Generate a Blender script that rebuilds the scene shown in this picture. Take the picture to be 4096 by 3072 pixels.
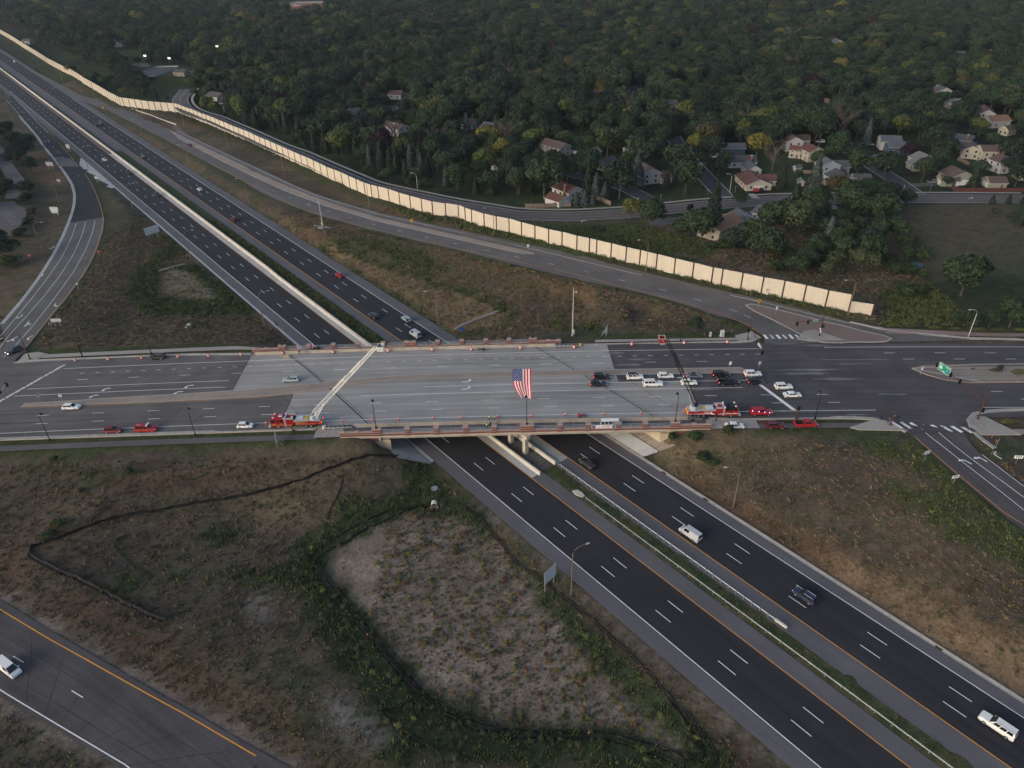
import bpy, math, random, colorsys
import numpy as np
from mathutils import Matrix, Vector, Quaternion
random.seed(7); rng=np.random.default_rng(11)
for o in list(bpy.data.objects): bpy.data.objects.remove(o)
SC=bpy.context.scene; COL=SC.collection
# ---------------- camera, sky, sun, exposure ----------------
CAM=bpy.data.cameras.new('camera'); CO=bpy.data.objects.new('camera',CAM); COL.objects.link(CO)
CAM.sensor_width=36.0; CAM.lens=36.0*2840.0/4096.0; CAM.clip_end=12000; CAM.clip_start=1.0
CO.location=(0,0,116)
CO.rotation_mode='QUATERNION'
CO.rotation_quaternion=Quaternion((1,0,0),math.radians(90-32.93))@Quaternion((0,0,1),math.radians(-1.34))
SC.camera=CO
SC.render.resolution_x=1024; SC.render.resolution_y=768
W_=bpy.data.worlds.new('World'); SC.world=W_; W_.use_nodes=True
nt=W_.node_tree; bg=nt.nodes['Background']
sky=nt.nodes.new('ShaderNodeTexSky'); sky.sky_type='NISHITA'; sky.sun_disc=False
SUN_EL=math.radians(20); SUN_AZ=math.radians(236)   # low evening sun behind the camera, to the left
sky.sun_elevation=SUN_EL; sky.sun_rotation=SUN_AZ; sky.air_density=1.0; sky.dust_density=2.5; sky.ozone_density=1.0
nt.links.new(sky.outputs[0],bg.inputs[0]); bg.inputs[1].default_value=0.15
SL=bpy.data.lights.new('sun','SUN'); SL.energy=0.75; SL.angle=math.radians(35); SL.color=(1.0,.92,.82)
SO=bpy.data.objects.new('sun',SL); COL.objects.link(SO)
sd=Vector((math.sin(SUN_AZ)*math.cos(SUN_EL),math.cos(SUN_AZ)*math.cos(SUN_EL),math.sin(SUN_EL)))
SO.rotation_euler=(-sd).to_track_quat('-Z','Y').to_euler(); SO.location=(0,0,300)
SC.view_settings.view_transform='Standard'; SC.view_settings.look='None'; SC.view_settings.gamma=1.0; SC.view_settings.use_curve_mapping=False
SC.view_settings.exposure=0.42
SC.render.engine='CYCLES'
SC.cycles.max_bounces=5; SC.cycles.diffuse_bounces=3; SC.cycles.glossy_bounces=2; SC.cycles.transparent_max_bounces=6
# ---------------- helpers ----------------
MATS={}
def M(name,col,rough=.8,metal=0.0,var=.12,scale=.6,detail=4,spec=.3,emit=None,es=1.0,bump=0.0):
    if name in MATS: return MATS[name]
    m=bpy.data.materials.new(name); m.use_nodes=True; n=m.node_tree.nodes; l=m.node_tree.links; b=n['Principled BSDF']
    b.inputs['Roughness'].default_value=rough; b.inputs['Metallic'].default_value=metal; b.inputs['Specular IOR Level'].default_value=spec
    c=(col[0],col[1],col[2],1)
    if var>0:
        g=n.new('ShaderNodeNewGeometry'); t=n.new('ShaderNodeTexNoise'); t.inputs['Scale'].default_value=scale; t.inputs['Detail'].default_value=detail
        r=n.new('ShaderNodeMapRange'); r.inputs[1].default_value=.3; r.inputs[2].default_value=.7; r.inputs[3].default_value=1-var; r.inputs[4].default_value=1+var
        x=n.new('ShaderNodeMix'); x.data_type='RGBA'; x.blend_type='MULTIPLY'; x.inputs[0].default_value=1; x.inputs[6].default_value=c
        l.new(g.outputs['Position'],t.inputs['Vector']); l.new(t.outputs[0],r.inputs[0]); l.new(r.outputs[0],x.inputs[7]); l.new(x.outputs[2],b.inputs['Base Color'])
        if bump>0:
            bp=n.new('ShaderNodeBump'); bp.inputs['Strength'].default_value=bump; bp.inputs['Distance'].default_value=.05; l.new(t.outputs[0],bp.inputs['Height']); l.new(bp.outputs[0],b.inputs['Normal'])
    else: b.inputs['Base Color'].default_value=c
    if emit: b.inputs['Emission Color'].default_value=(*emit,1); b.inputs['Emission Strength'].default_value=es
    MATS[name]=m; return m
def pave(name,col,streak=.18,fine=.12,patch=.12,rough=.85,joint=0.0,su=.02,sv=1.3):
    """road surface; UV is metres along / across"""
    m=bpy.data.materials.new(name); m.use_nodes=True; n=m.node_tree.nodes; l=m.node_tree.links; b=n['Principled BSDF']; b.inputs['Roughness'].default_value=rough; b.inputs['Specular IOR Level'].default_value=.25
    uv=n.new('ShaderNodeUVMap'); mp=n.new('ShaderNodeMapping'); mp.inputs['Scale'].default_value=(su,sv,1); l.new(uv.outputs[0],mp.inputs[0])
    t1=n.new('ShaderNodeTexNoise'); t1.inputs['Scale'].default_value=1; t1.inputs['Detail'].default_value=3; l.new(mp.outputs[0],t1.inputs['Vector'])
    g=n.new('ShaderNodeNewGeometry')
    t2=n.new('ShaderNodeTexNoise'); t2.inputs['Scale'].default_value=.12; t2.inputs['Detail'].default_value=5; l.new(g.outputs['Position'],t2.inputs['Vector'])
    t3=n.new('ShaderNodeTexNoise'); t3.inputs['Scale'].default_value=3.5; t3.inputs['Detail'].default_value=3; l.new(g.outputs['Position'],t3.inputs['Vector'])
    def rg(t,a):
        r=n.new('ShaderNodeMapRange'); r.inputs[1].default_value=.3; r.inputs[2].default_value=.7; r.inputs[3].default_value=1-a; r.inputs[4].default_value=1+a; l.new(t.outputs[0],r.inputs[0]); return r.outputs[0]
    def mul(a,c):
        k=n.new('ShaderNodeMath'); k.operation='MULTIPLY'; l.new(a,k.inputs[0]); l.new(c,k.inputs[1]); return k.outputs[0]
    f=mul(mul(rg(t1,streak),rg(t2,patch)),rg(t3,fine))
    if joint>0:
        sp=n.new('ShaderNodeSeparateXYZ'); l.new(uv.outputs[0],sp.inputs[0])
        k=n.new('ShaderNodeMath'); k.operation='PINGPONG'; k.inputs[1].default_value=joint/2; l.new(sp.outputs[0],k.inputs[0])
        q=n.new('ShaderNodeMapRange'); q.inputs[1].default_value=0; q.inputs[2].default_value=.07; q.inputs[3].default_value=.6; q.inputs[4].default_value=1; l.new(k.outputs[0],q.inputs[0]); f=mul(f,q.outputs[0])
    x=n.new('ShaderNodeMix'); x.data_type='RGBA'; x.blend_type='MULTIPLY'; x.inputs[0].default_value=1; x.inputs[6].default_value=(*col,1); l.new(f,x.inputs[7]); l.new(x.outputs[2],b.inputs['Base Color'])
    MATS[name]=m; return m
class MB:
    def __init__(s): s.v=[]; s.f=[]; s.m=[]; s.uv=[]; s.mats=[]
    def mi(s,mat):
        if mat not in s.mats: s.mats.append(mat)
        return s.mats.index(mat)
    def face(s,pts,mat,uv=None):
        i=len(s.v); s.v+= [tuple(p) for p in pts]; s.f.append(tuple(range(i,i+len(pts)))); s.m.append(s.mi(mat)); s.uv+= (uv if uv else [(p[0],p[1]) for p in pts])
    def box(s,c,d,mat,rz=0,top=1.0,topy=None,ry=0,rx=0):
        """c centre of the base, d size; top = taper of the upper face"""
        x,y,z=d[0]/2,d[1]/2,d[2]; ty=top if topy is None else topy
        P=[(-x,-y,0),(x,-y,0),(x,y,0),(-x,y,0),(-x*top,-y*ty,z),(x*top,-y*ty,z),(x*top,y*ty,z),(-x*top,y*ty,z)]
        R=Matrix.Rotation(rz,3,'Z')@Matrix.Rotation(ry,3,'Y')@Matrix.Rotation(rx,3,'X'); Cc=Vector(c)
        P=[R@Vector(p)+Cc for p in P]
        for q in ((3,2,1,0),(4,5,6,7),(0,1,5,4),(1,2,6,5),(2,3,7,6),(3,0,4,7)): s.face([P[k] for k in q],mat)
        return s
    def tube(s,pts,r,mat,seg=6,cap=True):
        pts=[Vector(p) for p in pts]; rs=r if isinstance(r,(list,tuple)) else [r]*len(pts); rings=[]
        for i,p in enumerate(pts):
            t=(pts[min(i+1,len(pts)-1)]-pts[max(i-1,0)]); t=t.normalized() if t.length>1e-6 else Vector((0,0,1))
            a=Vector((0,0,1)) if abs(t.z)<.9 else Vector((1,0,0)); u=t.cross(a).normalized(); w=t.cross(u)
            rings.append([p+(u*math.cos(k*2*math.pi/seg)+w*math.sin(k*2*math.pi/seg))*rs[i] for k in range(seg)])
        for A,B in zip(rings[:-1],rings[1:]):
            for k in range(seg): s.face([A[k],B[k],B[(k+1)%seg],A[(k+1)%seg]],mat)
        if cap: s.face(rings[0],mat); s.face(rings[-1][::-1],mat)
        return s
    def lathe(s,prof,mat,seg=10,c=(0,0,0),axis='Z'):
        rings=[]
        for r,z in prof:
            ring=[]
            for k in range(seg):
                a=2*math.pi*k/seg; q=(r*math.cos(a),r*math.sin(a),z)
                if axis=='Y': q=(q[0],q[2],q[1])
                if axis=='X': q=(q[2],q[0],q[1])
                ring.append((q[0]+c[0],q[1]+c[1],q[2]+c[2]))
            rings.append(ring)
        for i,(A,B) in enumerate(zip(rings[:-1],rings[1:])):
            mm=mat[i] if isinstance(mat,(list,tuple)) else mat
            for k in range(seg): s.face([A[k],A[(k+1)%seg],B[(k+1)%seg],B[k]],mm)
        mm=mat[-1] if isinstance(mat,(list,tuple)) else mat
        s.face(rings[-1],mm); s.face(rings[0][::-1],mat[0] if isinstance(mat,(list,tuple)) else mat)
        return s
    def prism(s,poly,z0,z1,mat,side=None):
        n=len(poly); a=[(p[0],p[1],z0) for p in poly]; b=[(p[0],p[1],z1) for p in poly]
        s.face(b,mat); s.face(a[::-1],mat)
        for i in range(n): s.face([a[i],a[(i+1)%n],b[(i+1)%n],b[i]],side or mat)
        return s
    def mesh(s,name,smooth=False):
        me=bpy.data.meshes.new(name); me.from_pydata([tuple(v) for v in s.v],[],s.f)
        for m in s.mats: me.materials.append(m)
        me.polygons.foreach_set('material_index',s.m)
        u=me.uv_layers.new(name='UVMap'); u.data.foreach_set('uv',np.array(s.uv,float).ravel())
        if smooth: me.polygons.foreach_set('use_smooth',[True]*len(s.f))
        me.update(); return me
def ob(name,data,parent=None,loc=(0,0,0),rz=0.0,kind=None,label=None,cat=None,group=None,rot=None,scale=None):
    o=bpy.data.objects.new(name,data); COL.objects.link(o); o.location=loc; o.rotation_euler=rot if rot else (0,0,rz)
    if scale: o.scale=scale if isinstance(scale,(tuple,list)) else (scale,)*3
    if parent: o.parent=parent
    if kind: o['kind']=kind
    if label: o['label']=label
    if cat: o['category']=cat
    if group: o['group']=group
    return o
def thing(name,label,cat,loc,rz=0,group=None,scale=None): return ob(name,None,None,loc,rz,None,label,cat,group,scale=scale)
def part(name,mb,parent,loc=(0,0,0),rz=0,smooth=False,label=None,rot=None): return ob(name,mb.mesh(name,smooth) if isinstance(mb,MB) else mb,parent,loc,rz,label=label,rot=rot)
def spawn(proto,name,label,cat,loc,rz=0,group=None,scale=None):
    """a thing with its parts and sub-parts; alike pieces share mesh data"""
    r=thing(name,label,cat,loc,rz,group,scale)
    for pn,me,pl,sub in proto:
        p=ob(pn,me,r,pl)
        for sn,sm,sl in sub: ob(sn,sm,p,sl)
    return r
FONT=None
TXC={}
def text_mesh(txt,size,mat,align='CENTER'):
    me=TXC[txt].copy(); me.transform(Matrix.Scale(size,4)); me.materials.clear(); me.materials.append(mat); return me
def text_make(txt,size=1.0,align='CENTER'):
    cu=bpy.data.curves.new('lettering','FONT'); cu.body=txt; cu.size=size; cu.align_x=align; cu.align_y='CENTER'; cu.resolution_u=2
    t=bpy.data.objects.new('lettering',cu); COL.objects.link(t)
    me=bpy.data.meshes.new_from_object(t.evaluated_get(bpy.context.evaluated_depsgraph_get())); bpy.data.objects.remove(t); bpy.data.curves.remove(cu)
    TXC[txt]=me
for q_ in ('C3','FIRE','R2','L3','FIRE RESCUE','NEVER FORGET','Main St','EAST','SOUTH','10','47','WRONG','WAY'): text_make(q_)
PMESH={}
def vnoise(x,y,scale,seed):
    r=np.random.default_rng(seed).random((257,257)); x=np.asarray(x)/scale; y=np.asarray(y)/scale
    i=np.floor(x).astype(int); j=np.floor(y).astype(int); u=x-i; v=y-j; u=u*u*(3-2*u); v=v*v*(3-2*v); i%=256; j%=256
    return r[j,i]*(1-u)*(1-v)+r[j,i+1]*u*(1-v)+r[j+1,i]*(1-u)*v+r[j+1,i+1]*u*v
def fnoise(x,y,scale,seed): return .55*vnoise(x,y,scale,seed)+.3*vnoise(x,y,scale/2.3,seed+1)+.15*vnoise(x,y,scale/5.1,seed+2)

def person_mesh(pose):
    V=[(0,0,.98),(0,0,1.22),(0,0,1.42),(0,.02,1.50),(0,.03,1.62),(0,.03,1.74)]; Rr=[(.15,.11),(.15,.11),(.17,.10),(.055,.055),(.085,.09),(.05,.055)]; E_=[(0,1),(1,2),(2,3),(3,4),(4,5)]
    st=.16 if pose=='walk' else .02; bend=.25 if pose!='stand' else .05
    for sg in (-1,1):
        i=len(V); f=st*sg; V+=[(sg*.10,0,.90),(sg*.11,f*1.2+.02,.50),(sg*.11,f*1.6-.02,.10),(sg*.12,f*1.6+.12,.05)]; Rr+=[(.10,.10),(.065,.065),(.045,.045),(.04,.035)]; E_+=[(0,i),(i,i+1),(i+1,i+2),(i+2,i+3)]
        i=len(V); f=-st*sg; V+=[(sg*.20,0,1.40),(sg*.26,f*.8-.03,1.13),(sg*.25,f+.08+bend*.5,.92+bend*.4),(sg*.24,f+.12+bend*.7,.84+bend*.5)]; Rr+=[(.06,.06),(.045,.045),(.035,.035),(.03,.04)]; E_+=[(2,i),(i,i+1),(i+1,i+2),(i+2,i+3)]
    me=bpy.data.meshes.new('body'); me.from_pydata(V,E_,[]); o=bpy.data.objects.new('tmp',me); COL.objects.link(o); o.modifiers.new('s','SKIN'); sv=me.skin_vertices[0].data
    for i,r in enumerate(Rr): sv[i].radius=r
    sv[0].use_root=True; o.modifiers.new('d','SUBSURF').levels=1; bm=bpy.data.meshes.new_from_object(o.evaluated_get(bpy.context.evaluated_depsgraph_get())); bpy.data.objects.remove(o); return bm
for q_ in ('stand','walk'): PMESH[q_]=person_mesh(q_)
L={
'north_near':[(77.66,188,6.59),(79.03,189.8,6.57),(79.24,192.17,6.56),(78.39,194.98,6.58),(76.21,199.35,6.61),(73.37,203.75,6.59),(70.39,206.65,6.53),(68.72,206.14,6.5),(59.57,216.24,6.32),(47.48,225.94,6.08),(32.33,235.54,5.78),(16.19,246.32,5.46),(1.09,257.1,5.16),(-18.1,271.39,4.78),(-38.26,284.95,4.38),(-60.23,300.35,3.95),(-91.33,325.07,3.33),(-109.72,343.04,2.97),(-121.83,355.74,2.73),(-135.93,373.33,2.45),(-139.68,380.13,2.38),(-171.28,417.61,1.75),(-203.58,458.32,1.11),(-232.65,493.81,0.54),(-249.54,515.31,0.21),(-266.93,536.77,0),(-314.75,589.68,0),(-331.43,606.37,0),(-357.21,631.77,0)],
'north_far':[(159.27,190.56,4.65),(142.74,191.11,5.15),(130.88,193.46,5.48),(118.08,196.43,5.8),(114.52,199.17,5.88),(109.57,201.89,5.99),(98.54,210.81,6.22),(87.36,218.36,6.43),(75.22,224.98,6.62),(87.98,217.64,6.42),(70.51,228.92,6.53),(48.61,245.35,6.1),(28.62,262.78,5.7),(1.39,280.49,5.17),(-60.83,323.39,3.94),(-87.42,345.8,3.41),(-108.58,368.08,2.99),(-149.02,417.21,2.19),(-157.17,426.64,2.03),(-199.85,478.63,1.19),(-228.32,513.04,0.63),(-232.42,524.87,0.55),(-254.97,548.7,0.1),(-266.15,561.22,0),(-335.17,628.12,0),(-356.87,642.87,0),(-391.18,681.02,0),(-431.03,726.62,0),(-462.31,767.52,0),(-541.32,865.29,0),(-610.66,949.71,0)],
'north_white':[(158.83,189.86,4.67),(142.38,190.46,5.16),(110.05,200.69,5.98),(97.71,208.51,6.24),(86.67,216.16,6.44),(74.74,223.17,6.61),(87.43,215.88,6.43),(48.08,242.06,6.09),(1.35,277.3,5.16),(-60.5,321.14,3.94),(-96.14,352.77,3.24),(-107.98,365.58,3),(-147.99,413.75,2.21),(-156.06,423.05,2.05),(-194.97,470.22,1.28),(-251.27,539.69,0.17),(-263.44,554.68,0),(-329.49,616.1,0),(-355.37,639.82,0)],
'north_yellow':[(79.02,192.92,6.57),(76.09,200.21,6.61),(70.7,207.85,6.54),(59.94,217.97,6.32),(47.71,227.32,6.08),(26.76,243.17,5.67),(1.14,260.49,5.16),(-18.18,273.23,4.78),(-38.46,286.94,4.38),(-66.43,306.82,3.83),(-98.54,332.45,3.19),(-137.01,376.96,2.43),(-172.35,420.74,1.73),(-234.01,497.16,0.51),(-316.81,594.08,0),(-338.34,614.84,0)],
'north_dash':[(77.83,206.17,6.58),(74.19,210.88,6.6),(64.31,219.79,6.41),(54.07,228.6,6.21),(41.44,237.63,5.96),(29.26,246.58,5.72),(16.71,254.92,5.47),(3.47,263.71,5.21),(-8.69,271.59,4.97),(-21.86,280.27,4.71),(-34.68,288.76,4.45),(-47.39,297.73,4.2),(-59.99,307.22,3.95),(-72.46,317.28,3.71),(-84.78,327.78,3.46),(-96.59,338.55,3.23),(-96.69,338.53,3.23),(-108.7,350.38,2.99),(-120.16,362.67,2.76)],
'north_med_low':[(9.99,265.96,5.34),(7.2,265.31,5.28),(1.25,269.17,5.16),(-59.02,311,3.97),(-88.26,336.01,3.39),(-114.78,362.7,2.87),(-142.37,394.92,2.32),(-135.19,386.19,2.47),(-166.44,423.44,1.85),(-194.64,458.91,1.29),(-219.12,489.16,0.81),(-242.14,517.2,0.35),(-242.97,519.14,0.34),(-255.89,534.43,0.08)],
'north_med_up':[(10.03,266.9,5.34),(4.1,271.78,5.22),(1.3,273.56,5.16),(-59.75,316,3.96),(-82.67,336.14,3.5),(-101.1,355.26,3.14),(-121.63,377.32,2.73),(-145.05,403.91,2.27),(-148.74,410.12,2.2),(-176.76,443.93,1.64),(-202.08,474.31,1.14),(-247.38,530.12,0.25),(-240.9,522.14,0.38),(-250.12,531.6,0.2)],
'island':[(79.22,214.22,6.47),(80.9,210.01,6.45),(84.82,204.18,6.38),(88.31,197.82,6.32),(91.16,192.87,6.27),(92.92,190.27,6.24),(95.87,188.6,6.18),(101.1,188.29,6.08),(104.11,188.65,6.02),(111.37,188.58,5.86),(115.43,188.94,5.77),(117.88,190.8,5.71),(115.88,193.17,5.76),(110.94,195.5,5.87),(107.99,198.02,5.93),(101.1,202.26,6.08),(96.64,205.53,6.17),(90.46,209.76,6.28),(85.63,212.8,6.37),(81.45,215.13,6.44)],
'west_left':[(-436.96,656.64,0),(-405.83,616.59,0),(-359.76,554.79,0),(-322.67,505.71,0),(-306.81,482.84,0),(-292.76,463.89,0),(-268.93,431.63,0),(-252.57,408.66,0.48),(-239.55,389.48,0.91),(-228.17,370.23,1.34),(-219.36,352.66,1.73),(-212.89,337.94,2.06),(-206.35,321.62,2.43),(-200.1,305.29,2.8),(-193.82,287.8,3.19),(-188.6,271.91,3.54),(-183.26,253.97,3.95),(-178.74,236.84,4.33),(-175.79,223.31,4.63),(-174.41,216.99,4.77)],
'west_right':[(-423.2,653.13,0),(-350.75,556.78,0),(-298.09,487.83,0),(-281.25,465.04,0),(-264.11,442.49,0),(-242.59,413.51,0.37),(-226.49,390.15,0.89),(-206.68,356.17,1.65),(-191.59,328.33,2.28),(-184.31,311.82,2.65),(-176.5,290.79,3.12),(-170.25,272.02,3.54),(-165.42,254.04,3.94),(-161.75,235.9,4.35),(-158.88,219.72,4.71),(-156.45,206.8,5),(-154.33,195.11,5.2),(-154.26,189.79,5.2)],
'west_yellow':[(-298.48,488.57,0),(-264.37,441.91,0),(-246.81,417.76,0.27),(-230.89,394.04,0.81),(-216.63,370.93,1.32),(-204.19,350.05,1.79),(-194.45,332.52,2.18),(-191.58,326.81,2.31),(-183.87,308.71,2.72),(-177.02,290.83,3.12),(-170.59,270.8,3.57),(-166.47,255.22,3.92),(-162.72,236.95,4.33),(-159.79,220.66,4.69),(-157.32,207.66,4.98),(-155.64,198.08,5.2)],
'west_white':[(-438.93,659.96,0),(-407.99,620.31,0),(-363.26,560.98,0),(-325.56,510.98,0),(-307.87,487.56,0),(-283.26,454.65,0),(-263.35,427.18,0.06),(-245.32,400.64,0.66),(-231.77,378.66,1.15),(-221.79,360.36,1.56),(-213.51,342.15,1.97),(-206.66,325.49,2.34),(-196.88,302.11,2.87),(-192.29,287.7,3.19),(-187.13,271.82,3.55),(-181.88,253.89,3.95),(-177.43,236.77,4.33),(-174.54,223.25,4.63),(-173.06,214.75,4.82)],
'west_l1':[(-202.2,322.61,2.41),(-194.48,303.43,2.84),(-185.7,278.04,3.41),(-180.26,258.3,3.85),(-175.69,239.69,4.27),(-172.04,223.11,4.64),(-168.64,207.41,4.99)],
'west_l2':[(-198.55,323.99,2.38),(-191.23,306.19,2.78),(-183.01,283.09,3.29),(-176.21,259.21,3.83),(-171.86,240.5,4.25),(-168.82,223.86,4.62),(-165.78,206.45,5.01),(-163.96,199.63,5.16)],
'west_l3':[(-194.88,325.38,2.34),(-187.93,308.99,2.71),(-180.05,286.91,3.21),(-173.06,263.69,3.73),(-168.39,244.46,4.16),(-164.77,228.3,4.52),(-162.05,215.05,4.82),(-159.69,200.59,5.14),(-159.04,193.18,5.2)],
'west_dash':[(-437.9,666.52,0),(-424.23,647.55,0),(-411.8,631.4,0),(-401.37,617.84,0),(-390.31,603.01,0),(-379.34,588.77,0),(-358.36,560.48,0),(-347.72,546.44,0),(-337.16,532.43,0),(-326.49,518.2,0),(-316.04,504.35,0),(-305.66,490.16,0),(-295.46,476.62,0),(-285.04,462.58,0),(-274.74,448.8,0),(-264.35,435.08,0),(-253.76,420.73,0.21),(-243.68,406.4,0.53),(-234.13,392.01,0.85)],
'south_east_left':[(98.11,147.25,6.14),(98.69,145.27,6.09),(100.03,141.89,6.02),(101.24,137.25,5.92),(102.37,131.1,5.78),(104.11,124.08,5.62),(105.74,117.53,5.48),(107.08,111.92,5.35),(108.59,108.95,5.29)],
'south_east_right':[(115.97,146.56,6.12),(114.15,143.72,6.06),(113.29,139.99,5.98),(113.1,135.48,5.88),(114.28,131.1,5.78),(115.59,126.28,5.67),(116.71,122.27,5.58)],
'south_east_yellow':[(100.85,141.16,6),(102.11,135,5.87),(104,126.89,5.69),(105.76,120.34,5.54),(107.41,114.2,5.4),(109.5,110.45,5.32)],
'south_east_l1':[(103.28,145.58,6.1),(105.67,137.54,5.92),(108.19,128.59,5.72),(110.43,121.14,5.56),(112.13,114.76,5.42)],
'south_east_l2':[(107.17,144.47,6.08),(108.89,136.07,5.89),(111.07,129.32,5.74),(113.07,123.38,5.61),(114.55,118.72,5.5)],
'south_east_r':[(113.53,133.71,5.84),(114.98,128.97,5.73),(116.71,122.27,5.58)],
'south_west_far':[(-105.62,99.14,2.2),(-90.62,90.94,2.2),(-80.08,85.44,2.2),(-66.09,77.97,2.2),(-57.39,73.51,2.2),(-43.79,66.37,2.2),(-37.22,63.06,2.2)],
'south_west_near':[(-92.53,77.06,2.2),(-80.14,71.2,2.2),(-64.88,63.71,2.2)],
'south_west_yellow':[(-104.16,96.67,2.2),(-91.04,89.62,2.2),(-80.62,84.33,2.2),(-66.59,77.18,2.2),(-58.2,72.99,2.2),(-43.45,65.19,2.2)],
'south_west_white':[(-93.35,78.44,2.2),(-80.65,72.16,2.2),(-63.36,63.67,2.2)],
'south_west_dash':[(-95.19,85.59,2.2),(-92.12,84.01,2.2),(-80.48,78.11,2.2),(-77.27,76.44,2.2)],
'street_a':[(103.1,328.43,5.2),(101.83,355.61,5.2),(100.69,392.35,5.2),(101.03,429.12,5.2),(101.6,445.48,5.2)],
'street_b':[(66.55,328.84,5.2),(59.82,344.18,5.2),(52.69,354.94,5.2),(36.43,368.97,5.2),(30.37,376.66,5.2)],
'street_c':[(192.08,327.06,5.2),(193.12,348.57,5.2),(192.78,370.55,5.2),(193.47,393.69,5.2),(193.98,410.52,5.2),(193.12,420.8,5.2)],
'street_d':[(284.62,521.29,5.2),(277.96,482.55,5.2),(275.12,454.23,5.2)],
'street_e':[(283.8,410.05,5.2),(280.06,386.3,5.2)],
'street_f':[(-85.63,551.05,5.2),(-79.66,530.37,5.2),(-76.47,505.27,5.2),(-77.74,496.63,5.2)],
'street_g':[(-37.93,468.06,5.2),(-28.14,451.91,5.2),(-21.61,444.02,5.2)],
'street_h':[(101.31,607.56,5.2),(97.95,579.93,5.2),(92.16,542.59,5.2)],
'street_i':[(-97.81,890.82,5.2),(-96.11,914.73,5.2),(-27.26,914.79,5.2)],
'street_j':[(-323.27,1355.67,5.2),(-293.93,1291.42,5.2),(-270.98,1216.91,5.2),(-261.13,1137.68,5.2)],
'park_drive':[(-291.16,736.7,5.2),(-290.8,709.52,5.2),(-294.62,704.81,5.2)],
'parking':[(-252.12,348.39,5.2),(-245.98,349.71,5.2),(-240.55,343.24,5.2),(-231.01,335.84,5.2),(-223.39,317.91,5.2),(-218.07,299.53,5.2),(-228.12,307.9,5.2)],
'service_road_l':[(-322.11,466.49,5.2),(-300.85,437.68,5.2),(-275.58,404.47,5.2),(-252.76,375.28,5.2),(-240.92,352.01,5.2)],
'service_road_r':[(-290.1,412.48,5.2),(-276.35,393.58,5.2),(-263.64,376.1,5.2),(-252.43,352.84,5.2)],
'rink':[(-341.05,708.28,5.2),(-341.07,754.99,5.2),(-318.3,754.75,5.2),(-316.48,748.7,5.2),(-315.74,720.78,5.2),(-319.35,701.85,5.2),(-331.35,701.87,5.2)],
'playground':[(-373.73,774.4,5.2),(-375.88,785.15,5.2),(-360.12,781.66,5.2),(-350.44,768.11,5.2),(-351.01,757.53,5.2),(-360.51,763.56,5.2)],
'basin_sand':[(-19.32,127.25,-0.6),(-14.69,123.92,-0.6),(-9.08,118.78,-0.6),(-3.74,112.85,-0.6),(0.59,107.95,-0.6),(5.94,95.45,-0.6),(12.56,86.52,-0.6),(17.71,78.73,-0.6),(22.94,72.5,-0.6),(27.38,64.98,-0.6),(24.04,67.65,-0.6),(16.51,69.89,-0.6),(4.63,71.03,-0.6),(-1.37,72.03,-0.6),(-5.67,73.22,-0.6),(-11.94,76.04,-0.6),(-18.64,80.87,-0.6),(-23.69,86.99,-0.6),(-29.24,94.18,-0.6),(-34.97,100.18,-0.6),(-39.98,105.95,-0.6),(-42.6,111.31,-0.6),(-40.05,114,-0.6),(-32.96,118.45,-0.6),(-25.73,125.08,-0.6)],
'basin_left':[(-141.3,266.46,1.2),(-132.1,270.52,1.2),(-124.35,262.13,1.2),(-112.18,246.63,1.2),(-105.33,236.47,1.2),(-109.64,232.94,1.2),(-127.77,232.02,1.2),(-133.71,248.81,1.2)],
'basin_far':[(-76.83,289.12,0.8),(-66.94,278.4,0.8),(-50.82,266.75,0.8),(-30.64,249.2,0.8),(-5.25,229.26,0.8),(-1.95,222.79,0.8),(-3.97,215.16,0.8),(-18.9,212.58,0.8),(-38.42,239.53,0.8),(-54.31,259.07,0.8),(-71.82,278.69,0.8)],
'silt_a':[(-29.28,143.35,2.2),(-35.99,140.57,2.2),(-44.05,136.79,2.2),(-51.73,132.71,2.2),(-62.05,129.31,2.2),(-67.47,127.86,2.2),(-80.12,124.9,2.2),(-84.98,123.5,2.2),(-93.77,120.93,2.2),(-98.31,117.75,2.2),(-102.11,115.01,2.2),(-106.78,112.71,2.2),(-105.75,110.64,2.2),(-101.01,108.16,2.2),(-94.62,105.38,2.2),(-88.27,102.4,2.2),(-81.85,98.89,2.2),(-74.38,95.18,2.2),(-69.67,93.22,2.2)],
'silt_b':[(-17.17,129.06,0.1),(-14.33,128.14,0.1),(-9.18,123.38,0.1),(-6.39,118.72,0.1),(-3.73,114.63,0.1),(-0.89,109.34,0.1),(12.04,95.85,0.1),(16.89,89.56,0.1),(20.71,85,0.1),(24.2,79.97,0.1),(27.34,74.58,0.1),(29.67,71.25,0.1),(31.69,67.26,0.1),(32.15,64.48,0.1),(31.4,62.6,0.1)],
'silt_c':[(-19.94,128.46,-0.2),(-25.74,125.44,-0.2),(-33.19,120.28,-0.2),(-39.02,115.7,-0.2),(-43.99,110.97,-0.2),(-41.47,106.25,-0.2),(-39.46,103.67,-0.2),(-34.82,98.35,-0.2),(-31,93.91,-0.2),(-26.05,88.32,-0.2),(-20.85,81.86,-0.2),(-16.12,76.79,-0.2),(-11.76,73.34,-0.2),(-5.62,71.04,-0.2),(-1.39,70.09,-0.2),(5.54,69.51,-0.2),(12.46,69.44,-0.2),(16.37,69.03,-0.2),(21.94,67.07,-0.2),(27.29,64.76,-0.2),(29.68,63.55,-0.2),(30.48,64.49,-0.2),(29.92,67.88,-0.2),(27.97,72.56,-0.2),(26.87,74.12,-0.2)],
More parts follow.
